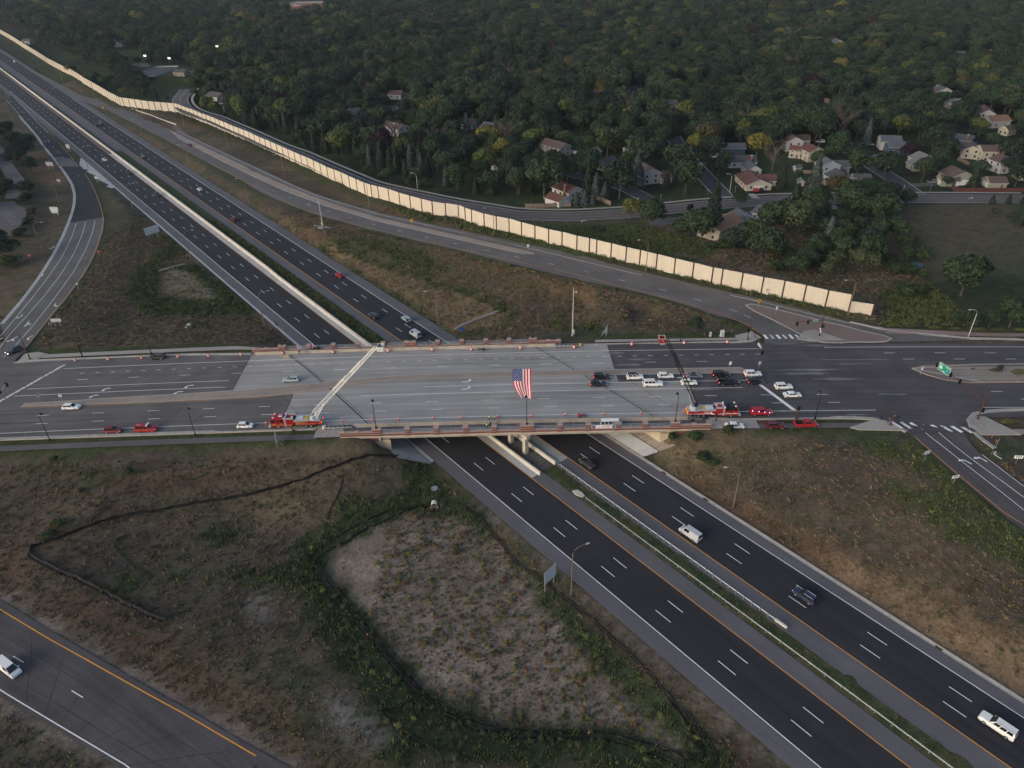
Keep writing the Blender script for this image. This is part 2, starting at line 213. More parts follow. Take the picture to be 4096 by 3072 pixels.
'silt_d':[(-19.82,127.13,-0.1),(-28.54,126.02,-0.1),(-35.97,121.03,-0.1),(-41.68,116.05,-0.1),(-45.39,111.6,-0.1),(-45.54,108.91,-0.1),(-43.36,105.9,-0.1),(-42.02,104.29,-0.1),(-38.79,100.48,-0.1),(-32.27,93.3,-0.1),(-28.36,88.84,-0.1),(-21.85,81.33,-0.1),(-17.75,76.54,-0.1),(-12.74,72.86,-0.1),(-7.59,70.18,-0.1),(-1.39,69.62,-0.1),(-1.4,68.89,-0.1),(5.06,68.23,-0.1),(12.33,68.25,-0.1),(17.3,67.32,-0.1),(21.65,65.43,-0.1),(26.85,62.82,-0.1)],
'silt_e':[(-26.57,76.72,1),(-24.29,73.76,1),(-20.39,70.04,1),(-17.2,67.71,1),(-13.96,66.04,1)],
'silt_f':[(-41.99,134.47,1.5),(-42.17,129.4,1.5),(-43.5,125,1.5),(-43.71,120.76,1.5),(-43.7,116.32,1.5)],
'silt_g':[(-87.67,117.25,2),(-89.76,115.52,2),(-89.07,113.73,2),(-85.05,110.18,2),(-80.69,107.07,2),(-77.26,104.75,2)],
'rail_fence':[(-47.41,137.36,3.5),(-54.16,136.72,3.5),(-63.44,135.07,3.5),(-63.31,134.63,3.5),(-71.62,132.98,3.5),(-79.83,131.58,3.5),(-87.36,130.17,3.5),(-94.36,128.77,3.5),(-95.68,124.22,3.5),(-97.35,120.45,3.5),(-99.67,117.21,3.5),(-101.89,115.49,3.5),(-104.32,113.8,3.5)],
'wall':[(-701.37,1103.87,1.6),(-696.51,1097.67,1.6),(-691.65,1091.47,1.6),(-686.79,1085.26,1.6),(-681.93,1079.06,1.6),(-676.98,1072.78,1.6),(-672.03,1066.49,1.6),(-667.07,1060.21,1.6),(-662.12,1053.92,1.6),(-657.29,1047.75,1.6),(-652.46,1041.58,1.6),(-647.63,1035.41,1.6),(-642.8,1029.24,1.6),(-637.74,1022.74,1.6),(-632.67,1016.23,1.6),(-627.61,1009.72,1.6),(-622.55,1003.22,1.6),(-617.48,996.6,1.6),(-612.42,989.97,1.6),(-607.35,983.35,1.6),(-602.29,976.73,1.6),(-597.24,970.03,1.6),(-592.2,963.33,1.6),(-587.15,956.63,1.6),(-582.1,949.93,1.6),(-577.73,944.31,1.6),(-573.36,938.7,1.6),(-568.99,933.09,1.6),(-564.61,927.47,1.6),(-560.13,921.72,1.6),(-555.66,915.98,1.6),(-551.18,910.23,1.6),(-546.7,904.48,1.6),(-542.24,898.65,1.6),(-537.77,892.81,1.6),(-533.31,886.98,1.6),(-528.84,881.15,1.6),(-523.6,874.33,1.6),(-518.35,867.51,1.6),(-513.11,860.7,1.6),(-508.78,855.04,1.6),(-504.44,849.39,1.6),(-500.11,843.73,1.6),(-495.78,838.08,1.6),(-491.54,832.49,1.6),(-487.31,826.91,1.6),(-483.08,821.32,1.6),(-478.84,815.73,1.6),(-474.07,809.78,1.6),(-469.29,803.83,1.6),(-464.52,797.87,1.6),(-460,792.28,1.6),(-455.48,786.68,1.6),(-450.96,781.09,1.6),(-446.61,775.7,1.6),(-442.26,770.32,1.6),(-437.91,764.93,1.6),(-431.89,757.67,1.6),(-425.86,750.4,1.6),(-420.55,744.37,1.6),(-415.24,738.34,1.6),(-411.05,732.95,1.6),(-406.86,727.55,1.6),(-402.67,722.16,1.6),(-398.54,716.77,1.6),(-394.42,711.38,1.6),(-390.29,705.99,1.6),(-384.49,698.52,1.6),(-378.69,691.05,1.6),(-373.31,684.29,1.6),(-367.94,677.53,1.6),(-362.62,670.73,1.6),(-357.3,663.93,1.6),(-351.59,656.68,1.6),(-345.89,649.43,1.6),(-340.05,641.71,1.6),(-334.21,633.98,1.6),(-328.78,626.94,1.6),(-323.35,619.9,1.6),(-318.56,614.07,1.6),(-313.77,608.24,1.6),(-309.58,603.07,1.6),(-305.39,597.91,1.6),(-301.48,595.23,1.6),(-295.16,591.78,1.6),(-288.18,587.23,1.6),(-281.22,582.53,1.6),(-274.47,578.73,1.6),(-268.7,576.07,1.6),(-262.99,574.05,1.6),(-256.7,571.06,1.67),(-250.08,567.15,1.8),(-245.85,563.69,1.86),(-240.66,557.5,1.95),(-235.35,551.39,2.04),(-230.43,546.19,2.11),(-225.32,540.12,2.2),(-219.86,533.37,2.29),(-214.2,526.18,2.38),(-209.84,521.95,2.45),(-204.7,515.94,2.53),(-199.28,509.48,2.62),(-193.96,502.5,2.71),(-188.83,496.5,2.79),(-183.29,489.6,2.88),(-178.24,483.39,2.96),(-173.34,478.07,3.04),(-167.98,471.29,3.13),(-162.78,465.11,3.21),(-157.19,457.73,3.3),(-151.84,450.84,3.39),(-146.71,444.68,3.47),(-141.4,437.83,3.56),(-136.27,431.42,3.64),(-141.43,438,3.56),(-146.6,444.57,3.47),(-141.4,437.87,3.56),(-136.09,431.31,3.64),(-130.88,424.66,3.73),(-125.82,418.07,3.81),(-120.64,411.62,3.89),(-115.39,404.85,3.98),(-110.7,399.66,4.06),(-105.42,392.31,4.14),(-100.35,385.72,4.22),(-95.22,378.77,4.31),(-90.44,373.36,4.38),(-85.45,367.45,4.47),(-80.25,360.32,4.55),(-75.49,354.46,4.63),(-70.53,348.37,4.71),(-66.57,344.25,4.77),(-62.69,341.15,4.83),(-56.98,336.49,4.93),(-51.06,330.06,5.02),(-45.41,325.14,5.11),(-39.61,320.15,5.21),(-34.31,315.63,5.29),(-28.1,312.31,5.4),(-22.06,309.36,5.49),(-18.93,305.59,5.54),(-15.92,302.33,5.59),(-10.33,296.71,5.68),(-5.02,292.65,5.77),(0.43,289.33,5.86),(5.59,284.36,5.94),(11,279.62,6.03),(16.42,275.24,6.12),(21.61,271.6,6.2),(27.13,266.78,6.29),(31.8,263.69,6.37),(34.4,261.56,6.41),(39.56,257.59,6.49),(44.68,253.26,6.58),(49.41,249.95,6.65),(54.85,245.45,6.74),(60.58,240.72,6.84),(66.3,236.28,6.95),(72,231.56,7.06),(74.97,229.82,7.12),(80.92,226.16,7.12),(86.95,222.39,7.12),(93.06,219.06,7.12),(98.94,215.19,7.12),(104.72,211,7.12),(110.95,207.32,7.12),(117.41,204.52,7.12)],
'frontage_c':[(240.45,317.14,5.2),(229.2,318.19,5.2),(217.95,319.25,5.2),(206.74,320.29,5.2),(195.62,321.19,5.2),(184.44,321.7,5.2),(173.16,322.21,5.2),(161.87,322.73,5.2),(150.59,323.25,5.2),(139.3,323.77,5.2),(128.46,324.28,5.2),(118.06,323.18,5.2),(106.94,320.88,5.2),(95.72,319.94,5.2),(85.1,317.58,5.2),(74.11,315.11,5.2),(63.02,312.51,5.2),(51.51,310.32,5.2),(39.94,309.35,5.2),(28.05,308.41,5.2),(16.21,309.89,5.2),(3.98,311.55,5.2),(-6.06,316.87,5.2),(-15.98,322.3,5.2),(-26.07,327.82,5.2),(-35.83,334.09,5.2),(-45.2,340.6,5.2),(-54.47,347.05,5.2),(-63.97,353.66,5.2),(-73.15,361.42,5.2),(-80.73,370.5,5.2),(-87.95,379.2,5.2),(-95.15,387.93,5.2),(-102.36,396.68,5.2),(-109.45,405.53,5.2),(-116.5,414.36,5.2),(-123.38,422.98,5.2),(-131,430.91,5.2),(-139,439.23,5.2),(-146.23,448.27,5.2),(-153.29,457.11,5.2),(-160.31,465.99,5.2),(-167.28,474.82,5.2),(-174.35,483.53,5.2),(-181.56,492.17,5.2),(-188.82,500.87,5.2),(-195.98,509.67,5.2),(-202.99,518.32,5.2),(-210.3,526.36,5.2),(-218.46,534.02,5.2),(-226.56,542.35,5.2),(-234.28,551.44,5.2),(-240.6,561.46,5.2),(-246.32,571.62,5.2),(-251.28,582.2,5.2),(-255.65,593.03,5.2),(-259.23,604.48,5.2),(-260.95,615.75,5.2),(-263.8,626.34,5.2),(-266.74,637.25,5.2)],
}
P={
'cobra_r':[[-372.22,561.88,-0.19],[-340.01,522.93,-0.2],[-278.31,439.76,-0.17],[-247.52,424.83,-0.17],[-224.75,351.15,1.45],[-198.23,286.82,2.91],[-186.78,346.92,0.6],[-134.2,281.67,-0.19],[-86.07,220.9,-0.11],[11.21,99.28,-0.26]],
'cobra_l':[[-470.99,783.29,-0.22],[-408.02,706.88,0.33],[-347.11,640.95,-0.15],[-302.32,566.36,-0.22],[-244.97,495.27,-0.19],[-285.96,581.97,0.59],[-225.92,520.03,0.57],[-186.82,423.32,-0.09],[-173.27,453.65,1.31],[-121.29,387.71,2.37],[-66.3,332.17,3.47],[-6.16,288.04,4.7],[-77.06,285.32,-0.17],[-25.17,219.29,-0.17],[-130.78,352.45,0.34],[50.93,244.56,6.3],[110.38,205.89,6.6],[51.24,123.55,-0.13],[142.99,192.6,4.91]],
'yard_lamp':[[-126.14,454.95,1.52],[-44.82,350.47,5.1],[-208.49,554.46,0.44],[107.31,337.07,5.1]],
'bridge_lamp_ground':[[-120.21,148.28,5.76],[-82.18,148.03,6.52],[-111.87,191.88,5.95],[52.18,190.04,6.93],[78.47,148.95,6.58]],
'mast':[[19.29,195.23,7.16],[-83.16,306.87,3.5]],
'barrel':[[-134.53,189.51,5.39],[-124.23,189.23,5.66],[-113.68,189.09,5.91],[-102.37,188.86,6.15],[-92.83,188.67,6.34],[-82.87,188.54,6.51],[-69.97,188.38,6.71],[-54.43,188.1,6.9],[-37.56,187.9,7.06],[-24.1,187.69,7.14],[-12.1,187.34,7.19],[2.79,187.47,7.2],[19.18,187.19,7.16],[36.87,188.44,7.06],[52.97,188.72,6.92],[66.27,188.87,6.76]],
'cone':[[-65.01,152.18,6.78],[-44.81,152,7],[-36.95,152.07,7.06],[-30.05,151.99,7.11],[-21.04,152.14,7.16],[-13.54,152.06,7.18],[-3.98,152.18,7.2],[4.76,152.04,7.2],[13.73,152.22,7.18],[23.93,152.18,7.14],[33.75,152.18,7.09],[45.18,152.69,7]],
'queue':{'black_suv':[25.57,169.11,7.13],'black_crossover':[24.14,165.43,7.14],'white_pano':[34.87,168.68,7.08],'white_compact':[43.61,168.91,7.01],'white_long':[39.25,164.99,7.05],'grey_sedan':[51.65,168.9,6.93],'white_coupe':[49.45,165.29,6.96],'black_suv2':[59.42,169.27,6.85],'black_pickup':[60.47,165.22,6.83],'white_suv3':[68.54,169.33,6.73],'black_suv3':[68.1,165.26,6.74],'move_white_a':[75.04,162.56,6.64],'move_white_b':[76.06,158.55,6.62],'red_cap':[65.06,150.54,6.78],'white_sedan':[56.57,144.8,6.88],'maroon':[66.92,144.57,6.75],'red_pickup':[74.84,145.02,6.64],'red_cross':[-104.91,150.17,6.1],'red_fire':[-96.03,150.16,6.28],'white_hatch':[-70.02,150.07,6.71],'move_white_c':[-122.01,162.12,5.71],'move_white_d':[-63.47,172,6.8],'shoulder_suv':[-108.82,188,6.02],'turn_suv':[-157.8,195.88,4.71]},
'truck_l':[-56.89,149.76,6.88],
'truck_r':[52.18,150.35,6.93],
'truck_pts':[[-63.5,150.6,6.8],[-49.45,150.31,6.96],[45.65,150.76,6.99],[58.92,150.75,6.85],[-60.85,149.74,6.83],[-53.61,149.66,6.91],[56.53,150.16,6.88],[49.51,150.25,6.95]],
'atten':[[-48.98,148.94,6.96],[-41.65,149.13,7.03],[21.15,188.24,7.16],[13.53,188.19,7.18]],
'fw':{'lw1':[-244.27,440.39,0],'ld1':[-220.39,409.98,0],'ld2':[-336.05,562.09,0],'ld3':[-185.3,367.44,0],'rw1':[-532.69,846.35,0],'rb1':[-408.46,680.04,0],'rd1':[-295.46,532.55,0],'rd2':[-294.16,538.58,0],'rg1':[-224.01,443.78,0],'rp1':[-163.58,376.22,0],'rr1':[-130.27,328.3,0],'rr2':[-66.9,261,0],'rd3':[-48.71,224.48,0],'rc1':[-36.5,221.68,0],'rs1':[-31.39,210.98,0],'rd4':[18.67,140.32,0],'rs2':[39.21,114.78,0],'rd5':[54.04,93.29,0],'rw2':[80.29,67.97,0]},
'ramp_car':[-202.7,465.82,1.13],
'sw_van':[-93.82,82.47,2.2],
'yard_cars':{'red_hatch':[33.88,399.87,5.1],'silver':[25.93,408.73,4.96],'yellow':[102.85,381.43,5.1],'silver_pick':[116.23,396.57,5.1],'red_suv':[119.93,337.46,5.1],'black_car':[122.67,338.15,5.1],'white_suv':[183.26,422.74,5.1],'silver_pick2':[207.76,414.09,5.1],'dark_sedan':[201.38,389.93,5.1],'dark_pick':[208.95,343.46,5.1],'trailer':[219.49,338.53,5.1],'wagon':[-224.97,584.15,0.33],'dark_p2':[-30.97,488,3.53],'white_d':[296.96,531.36,5.1],'maroon_pick':[78.13,300.56,5.13],'grey_car':[82.41,302.55,5.11],'green_car':[75.3,296.25,5.2],'blue_move':[129.09,322.28,5.1]},
'people':{'bridge':[[-6.09,150.77,7.2],[-6.92,149.55,7.2],[-7.28,147.86,7.19],[-6.78,147.27,7.2],[-5.75,147.75,7.2],[-4.75,150.77,7.2],[-4.31,148.68,7.2]],'far':[[-64.7,188.59,6.78],[-62.55,188.45,6.81]],'corner':[[95.32,148.25,6.29],[96.53,146.64,6.27],[98.87,148.91,6.22],[99.44,147.8,6.21],[98.87,146.07,6.22]]},
'moto':[[-9.16,186.77,7.19],[18.15,150.91,7.17]],
'cart':[25.51,148.28,7.13],
'posts':{'s1':[73.07,190.53,6.67],'s2':[96.23,192.91,6.27],'s3':[120.59,148.22,5.75],'s4':[-150.07,192.03,4.95],'s5':[-133.4,191.71,5.42],'s7':[73.59,148.78,6.66],'s8':[96.65,145.76,6.27]},
'sign':{'big1a':[5.83,100.12,-0.52],'big1b':[7.77,102.28,-0.3],'big2a':[-160.41,303.7,1.08],'big2b':[-158.01,306.82,0.35],'gate_a':[-153.76,214.11,4.66],'gate_b':[-152.03,214.19,4.66],'back1':[-217.56,333.89,1.83],'back2':[-268.9,424.4,-0.08],'back3':[-219.68,337.41,1.73],'back4':[-245.79,390.26,0.56],'exit':[-278.25,463.7,0],'back5':[-226.36,393.36,0.66],'dia1':[-311.38,580.93,-0.17],'dia2':[-42.58,302.44,4.07],'dia3':[82.78,212.05,6.05],'dne1':[-169.16,277.32,3.3],'dne2':[-196.35,274.99,3.18],'dne3':[-152.92,210.89,4.7],'w1':[-161.61,244.92,4],'w2':[87.38,207.82,6.01],'w3':[88.05,220.23,6.7],'w4':[7.72,270.42,5.04],'lane1':[101.12,123.75,5.38],'lane2':[98.94,132.49,5.64],'lane3':[119.98,130.68,5.42],'lane4':[118.63,136.77,5.59],'k1':[-126.61,166.75,5.35],'k2':[-132.99,166.96,5.18],'k3':[62.77,173.47,6.56],'k4':[71.22,173.43,6.44],'k5':[116.56,170.09,5.59],'bl':[30.02,195.35,6.81],'bl2':[-59.82,143.4,6.43],'dne4':[-76.89,208.23,0.12],'blue':[-16.5,210.88,0.1]},
'street_sign':[[71.68,325.55,5.1],[109.54,336.03,5.1],[201.16,331.45,5.1]],
'stop':[[95.82,333.54,5.1],[60.73,323.33,5.1],[189.23,332.77,5.1]],
'stakes':[[95.14,130.81,5.34],[119.75,140.44,5.63],[119.62,138.46,5.59],[-29.29,89.98,-0.34],[-108.56,234.59,1.04],[-152.75,205.08,4.78],[-67.1,298.55,3.73],[69.72,196.08,6.31],[60.47,193.92,6.58],[-152.84,205.24,4.78],[11.67,68.97,-0.42],[15.33,301.17,5.1],[25.42,300.21,5.1]],
'box':[[65.84,193.33,6.77],[62.24,193.42,6.81],[19.82,196.34,7.16]],
'culvert':[[-110.05,215.59,2.71],[-19.33,127.32,-0.66]],
'berm':[[-141.02,265.91,1.43],[-133.43,274.8,0.4],[-18.97,213.37,0.37],[-3.99,225.57,0.79]],
'grate':[[-19.64,133.18,-0.5]],
'median_sign_tip':[114.66,173.56,5.89],
'med_tree':[139.02,170.26,5.27],
'houses':{'h_beige2':([[22.89,418.76,4.88],[32.79,406.72,5.1]],7.6,5.2,9,'brown','beige',),'h_bluegarage':([[45.39,403.69,5.1],[51.11,408.47,5.1]],4.6,2.7,6.5,'grey','blueg',),'h_tan':([[50.16,377.81,5.1],[56.46,383.96,5.1]],6,3.4,11,'char','cream',),'h_red1':([[25.56,343.9,5.07],[32.6,334.17,5.1]],5.6,3.4,9,'redb','white',),'h_red2':([[20.82,330.38,5.08],[26.59,323.53,5.09]],4.6,2.7,8,'redb','white',),'h_brown2':([[69.63,362.69,5.1],[71.98,352.82,5.1]],8,5.4,10,'brown','lgrey',),'h_brown2g':([[77.46,356.09,5.1],[79.37,356.93,5.1]],5.2,3,8,'brown','lgrey',),'h_blueranch':([[118.95,404.79,5.1],[132.51,403.56,5.1]],6,4.2,8.5,'slate','navy',),'h_chim':([[118.22,381.45,5.1],[131.72,380.29,5.1]],5.6,3.2,9,'char','white',),'h_grey3':([[126.47,373.55,5.1],[126.61,362.94,5.1]],5,3,7,'slate','white',),'h_redgar':([[120.95,356.9,5.1],[121.58,337.16,5.1]],5.4,3,12.5,'redb','cream',),'h_redgar_b':([[125.81,348.51,5.1],[130.68,348.12,5.1]],5,2.9,7,'redb','white',),'h_small':([[67.31,404.48,5.1],[69.64,404.89,5.1]],5,3.6,5,'grey','cream',),'h_tanranch':([[81.64,276.88,5.46],[94.77,288.6,5.27]],7.2,5,10.5,'tan','cream',),'h_greyb':([[100.14,298.89,5.15],[101.5,292.34,5.22]],5.4,3.2,9,'slate','blueg',),'h_greyc':([[110.83,302.57,5.1],[114.52,296.74,5.16]],5.4,3.2,9,'slate','white',),'h_deck':([[136.57,295,5.14],[139.32,296.33,5.13]],6.5,5,7,'grey','tan',),'h_wht2':([[161.82,413.48,5.1],[161.94,406.29,5.1]],7.8,5.6,9.5,'brown','white',),'h_wht2b':([[167.74,419.89,5.1],[173.56,419.35,5.1]],5.8,3.6,7,'brown','white',),'h_cream':([[165.05,394.28,5.1],[166.68,385.16,5.1]],7.6,5.4,10,'redb','cream',),'h_cream2':([[157.69,394.2,5.1],[159.01,393.48,5.1]],6.4,4.6,4,'redb','cream',),'h_bluegrey':([[163.12,364.88,5.1],[163.3,358.53,5.1]],8,5.6,10,'slate','blueg',),'h_bluegrey2':([[168.14,366.61,5.1],[175.04,366.03,5.1]],5.8,3.6,7.5,'slate','blueg',),'h_white3':([[163.88,352.73,5.1],[165.54,340.02,5.1]],5.6,3.2,11.5,'char','lgrey',),'h_white3g':([[170.08,345.29,5.1],[176.65,344.76,5.1]],5.2,3,8,'char','white',),'h_greyd':([[211.5,409.49,5.1],[221.22,407.27,5.1]],7,4.8,10,'slate','white',),'h_blue2':([[211.04,398.75,5.1],[221.74,397.77,5.1]],6.2,4.2,8.5,'slate','navy',),'h_greye':([[218.37,378.65,5.1],[219.22,371.85,5.1]],6,3.6,11,'grey','lgrey',),'h_greyeg':([[211.68,369.64,5.1],[211.67,365.37,5.1]],4.4,2.8,6,'grey','beige',),'h_green':([[220.08,350.14,5.1],[220.7,339.82,5.1]],6.6,4,12,'brown','sage',),'h_greeng':([[211.06,341.76,5.1],[217.81,340.75,5.1]],5,2.9,7,'brown','sage',),'h_garage':([[230.73,336.91,5.1],[238.15,336.33,5.1]],5,2.9,7.5,'brown','sage',),'h_cream3':([[253.63,392.47,5.1],[248.82,383.3,5.1]],6.8,4.6,9,'brown','cream',),'h_cream3b':([[251.27,380.74,5.1],[262.03,379.78,5.1]],8,5.8,8.5,'brown','cream',),'h_white4':([[252.55,365.95,5.1],[254.1,357.25,5.1]],7.4,5.2,11,'brown','white',),'h_white5':([[253.14,348.57,5.1],[257.22,348.24,5.1]],5,3,8,'brown','cream',),'h_blue3':([[254.21,405.59,5.1],[257.45,402.69,5.1]],7.6,5.4,8,'slate','blue',),'h_tan3':([[295.92,451.62,5.1],[308.4,453.48,5.1]],6.4,4.2,10,'tan','white',),'h_shed3':([[295.14,430.68,5.1],[300.01,433.08,5.1]],5.4,3.4,6,'char','cream',),'h_gable':([[308.29,477.72,5.1],[301.88,461.43,5.1]],7.6,5.4,9,'redb','white',),'h_grey5':([[313.35,545.1,5.1],[313.49,534.23,5.1]],7.4,5,10,'slate','white',),'h_cream5':([[300.84,504.89,5.1],[307.49,504.14,5.1]],6,4,9,'grey','cream',),'h_tan5':([[259.47,535.73,5.1],[262.44,531.23,5.1]],5.6,3.4,9,'tan','tan',),'h_or':([[221.18,515.89,5.1],[222.18,506.2,5.1]],6,4,7,'tan','cream',),'h_yel':([[335.87,792.89,5.2],[332.28,767.83,5.2]],8,5.8,9,'grey','yellow',),'h_wht6':([[312.9,746.74,5.2],[320.85,741.56,5.2]],7,5,9,'redb','white',),'h_tan6':([[335.7,766.67,5.2],[342.74,767.13,5.2]],6,4,8,'tan','beige',),'h_wht7':([[320.7,785.84,5.2],[325.15,786.79,5.2]],6,4,6,'grey','white',),'h_far1':([[390.5,697.74,5.2],[396.05,700.36,5.2]],6,4,8,'grey','white',),'h_far2':([[407.49,702.08,5.2],[418.16,700.41,5.2]],6,4,9,'slate','lgrey',),'h_far3':([[436.91,700.7,5.2],[444.61,699.48,5.2]],7,5,9,'tan','beige',),'h_gable2':([[67.49,554.15,5.1],[70.59,551.62,5.1]],7.6,5.6,7,'redb','white',),'h_grey7':([[104.51,511.17,5.1],[116.87,511.68,5.1]],8,5.6,9,'char','lgrey',),'h_br8':([[118.08,501.22,5.1],[121.49,495.48,5.1]],5.6,3.4,9,'redb','cream',),'h_p1':([[-88.79,583.39,2.68],[-79.16,581.17,2.89]],5.6,3.2,9,'brown','white',),'h_p2':([[-75.2,475.61,2.37],[-64.06,463.77,2.68]],6.6,4.6,10,'brown','white',),'h_p3':([[-30.15,485.36,3.55],[-20.02,478.96,3.79]],6,4,9,'redb','white',),'h_p4':([[-12.53,464.64,3.98],[-8.04,461.02,4.09]],7,5,9,'slate','cream',),'h_p5':([[-9.06,389.31,4.42],[-4.74,388.66,4.5]],4.6,2.8,8,'char','white',),'h_p6':([[-107.4,516.87,1.55],[-103.28,521.16,1.69]],6,4,8,'char','lgrey',),'h_w1':([[-231.86,597.62,0.23],[-220.02,588.13,0.31]],5.4,3,10,'char','cream',),'h_w2':([[-483.8,961.57,5.2],[-475.71,965.45,5.2]],5,3,9,'lroof','white',),'h_w3':([[-447.52,910.08,5.2],[-445.91,924.48,5.2]],5.6,3.4,9,'tan','lgrey',),'h_w4':([[-586.49,963.6,2.89],[-575.62,961.08,3.61]],5.4,3.2,9,'char','white',),'h_w5':([[-413.21,954.71,5.2],[-415.68,982.37,5.2]],5.6,3.4,9,'grey','lgrey',),'h_n1':([[-187.27,1192.18,5.2],[-161.73,1194.78,5.2]],6,4,14,'lroof','white',),'h_n2':([[-114.54,953.27,5.2],[-107.42,951.93,5.2]],6.4,4.4,8,'char','white',),'h_n3':([[-78.99,917.65,5.2],[-72.85,916.53,5.2]],6,4,9,'char','white',),'h_n4':([[81.9,1189.49,5.2],[88.67,1187.87,5.2]],6,4,9,'char','lgrey',),'h_n5':([[104.85,1068.25,5.2],[113.98,1066.29,5.2]],5,3,9,'tan','cream',),'h_n6':([[164.28,1091.98,5.2],[173.49,1089.93,5.2]],5,3,9,'grey','white',),'h_n7':([[194.3,1100.5,5.2],[204.85,1105.86,5.2]],5,3,9,'tan','white',),'h_n8':([[295.78,1229.06,5.2],[304.14,1226.91,5.2]],6,4,9,'lroof','white',),'h_n9':([[303.76,1103.6,5.2],[311.3,1101.85,5.2]],6,4,9,'grey','beige',),'h_n10':([[441.85,1103.35,5.2],[453.58,1100.54,5.2]],6,4,9,'grey','white',)},
'school':[[-398.11,1343.86,5.2],[-352.87,1295.77,5.2],[-337.97,1339.44,5.2],[-339.89,1467.36,5.2]],
'pavilion':[[-308.68,701.69,5.17],[-299.69,713.32,5.2]],
'sheds':{'a':[144.48,345.59,5.1],'b':[164.28,340.88,5.1],'c':[157.07,346.02,5.1],'d':[151.46,370.06,5.1],'e':[282.78,396.98,5.1]},
'fence_board':[[[7.97,321.79,5.09],[15.21,321.12,5.09],[21.42,321.65,5.09],[29.25,321.9,5.1]],[[42.12,330.89,5.1],[47.93,322.6,5.1]],[[148.26,365.18,5.1],[156.73,362.99,5.1],[165.58,362.79,5.1]],[[213.46,335.39,5.1],[212.35,330.18,5.1],[227.67,328.62,5.1],[243.96,327.85,5.1]],[[34.93,415.35,5.1],[39.79,410.04,5.1]],[[246.88,406.22,5.1],[256.23,404.78,5.1]],[[241.67,382.01,5.1],[241.86,371.12,5.1]]],
'clear':{'park':[[-470.32,865.92,5.2],[-410.48,891.31,5.2],[-353.17,772.22,5.2],[-321.45,767.76,5.2],[-298.04,744.3,5.2],[-276.83,673.24,-0.17],[-271.59,617.57,0.04],[-291.63,624.73,-0.02],[-325.99,690.48,3.66],[-357.82,720.68,5.2],[-384,776.56,5.2],[-451.9,846.62,5.2]],'field':[[180.82,313.81,5.1],[234.89,313.17,5.1],[177.27,219.75,4.78],[140.55,211.67,5.42],[116.57,201.42,5.82],[110.25,204.18,5.79],[103.24,235.07,5.79],[137.42,248.69,5.36],[156.86,261.68,5.15]],'school':[[-450.97,1472.7,5.2],[-396.85,1353.34,5.2],[-372.44,1239.02,5.2],[-298.02,1167.51,5.2],[-259.52,1130.15,5.2],[-282.18,1288.72,5.2],[-275.79,1474.13,5.2],[-395.71,1505.45,5.2]],'grass_i':[[-99.25,905.44,5.2],[-27.21,912.78,5.2],[-26.27,874.18,5.2],[-93.33,871.57,5.2]],'wallside':[[1.72,306.17,5.1],[50.9,302.87,5.1],[68.44,306.14,5.1],[68.49,278.71,5.47],[77.75,257.99,5.75],[93.64,235.29,5.93],[93.31,234.27,5.95],[78.13,242.19,5.97],[43.96,274.69,5.66],[1.68,303.23,5.1]]},
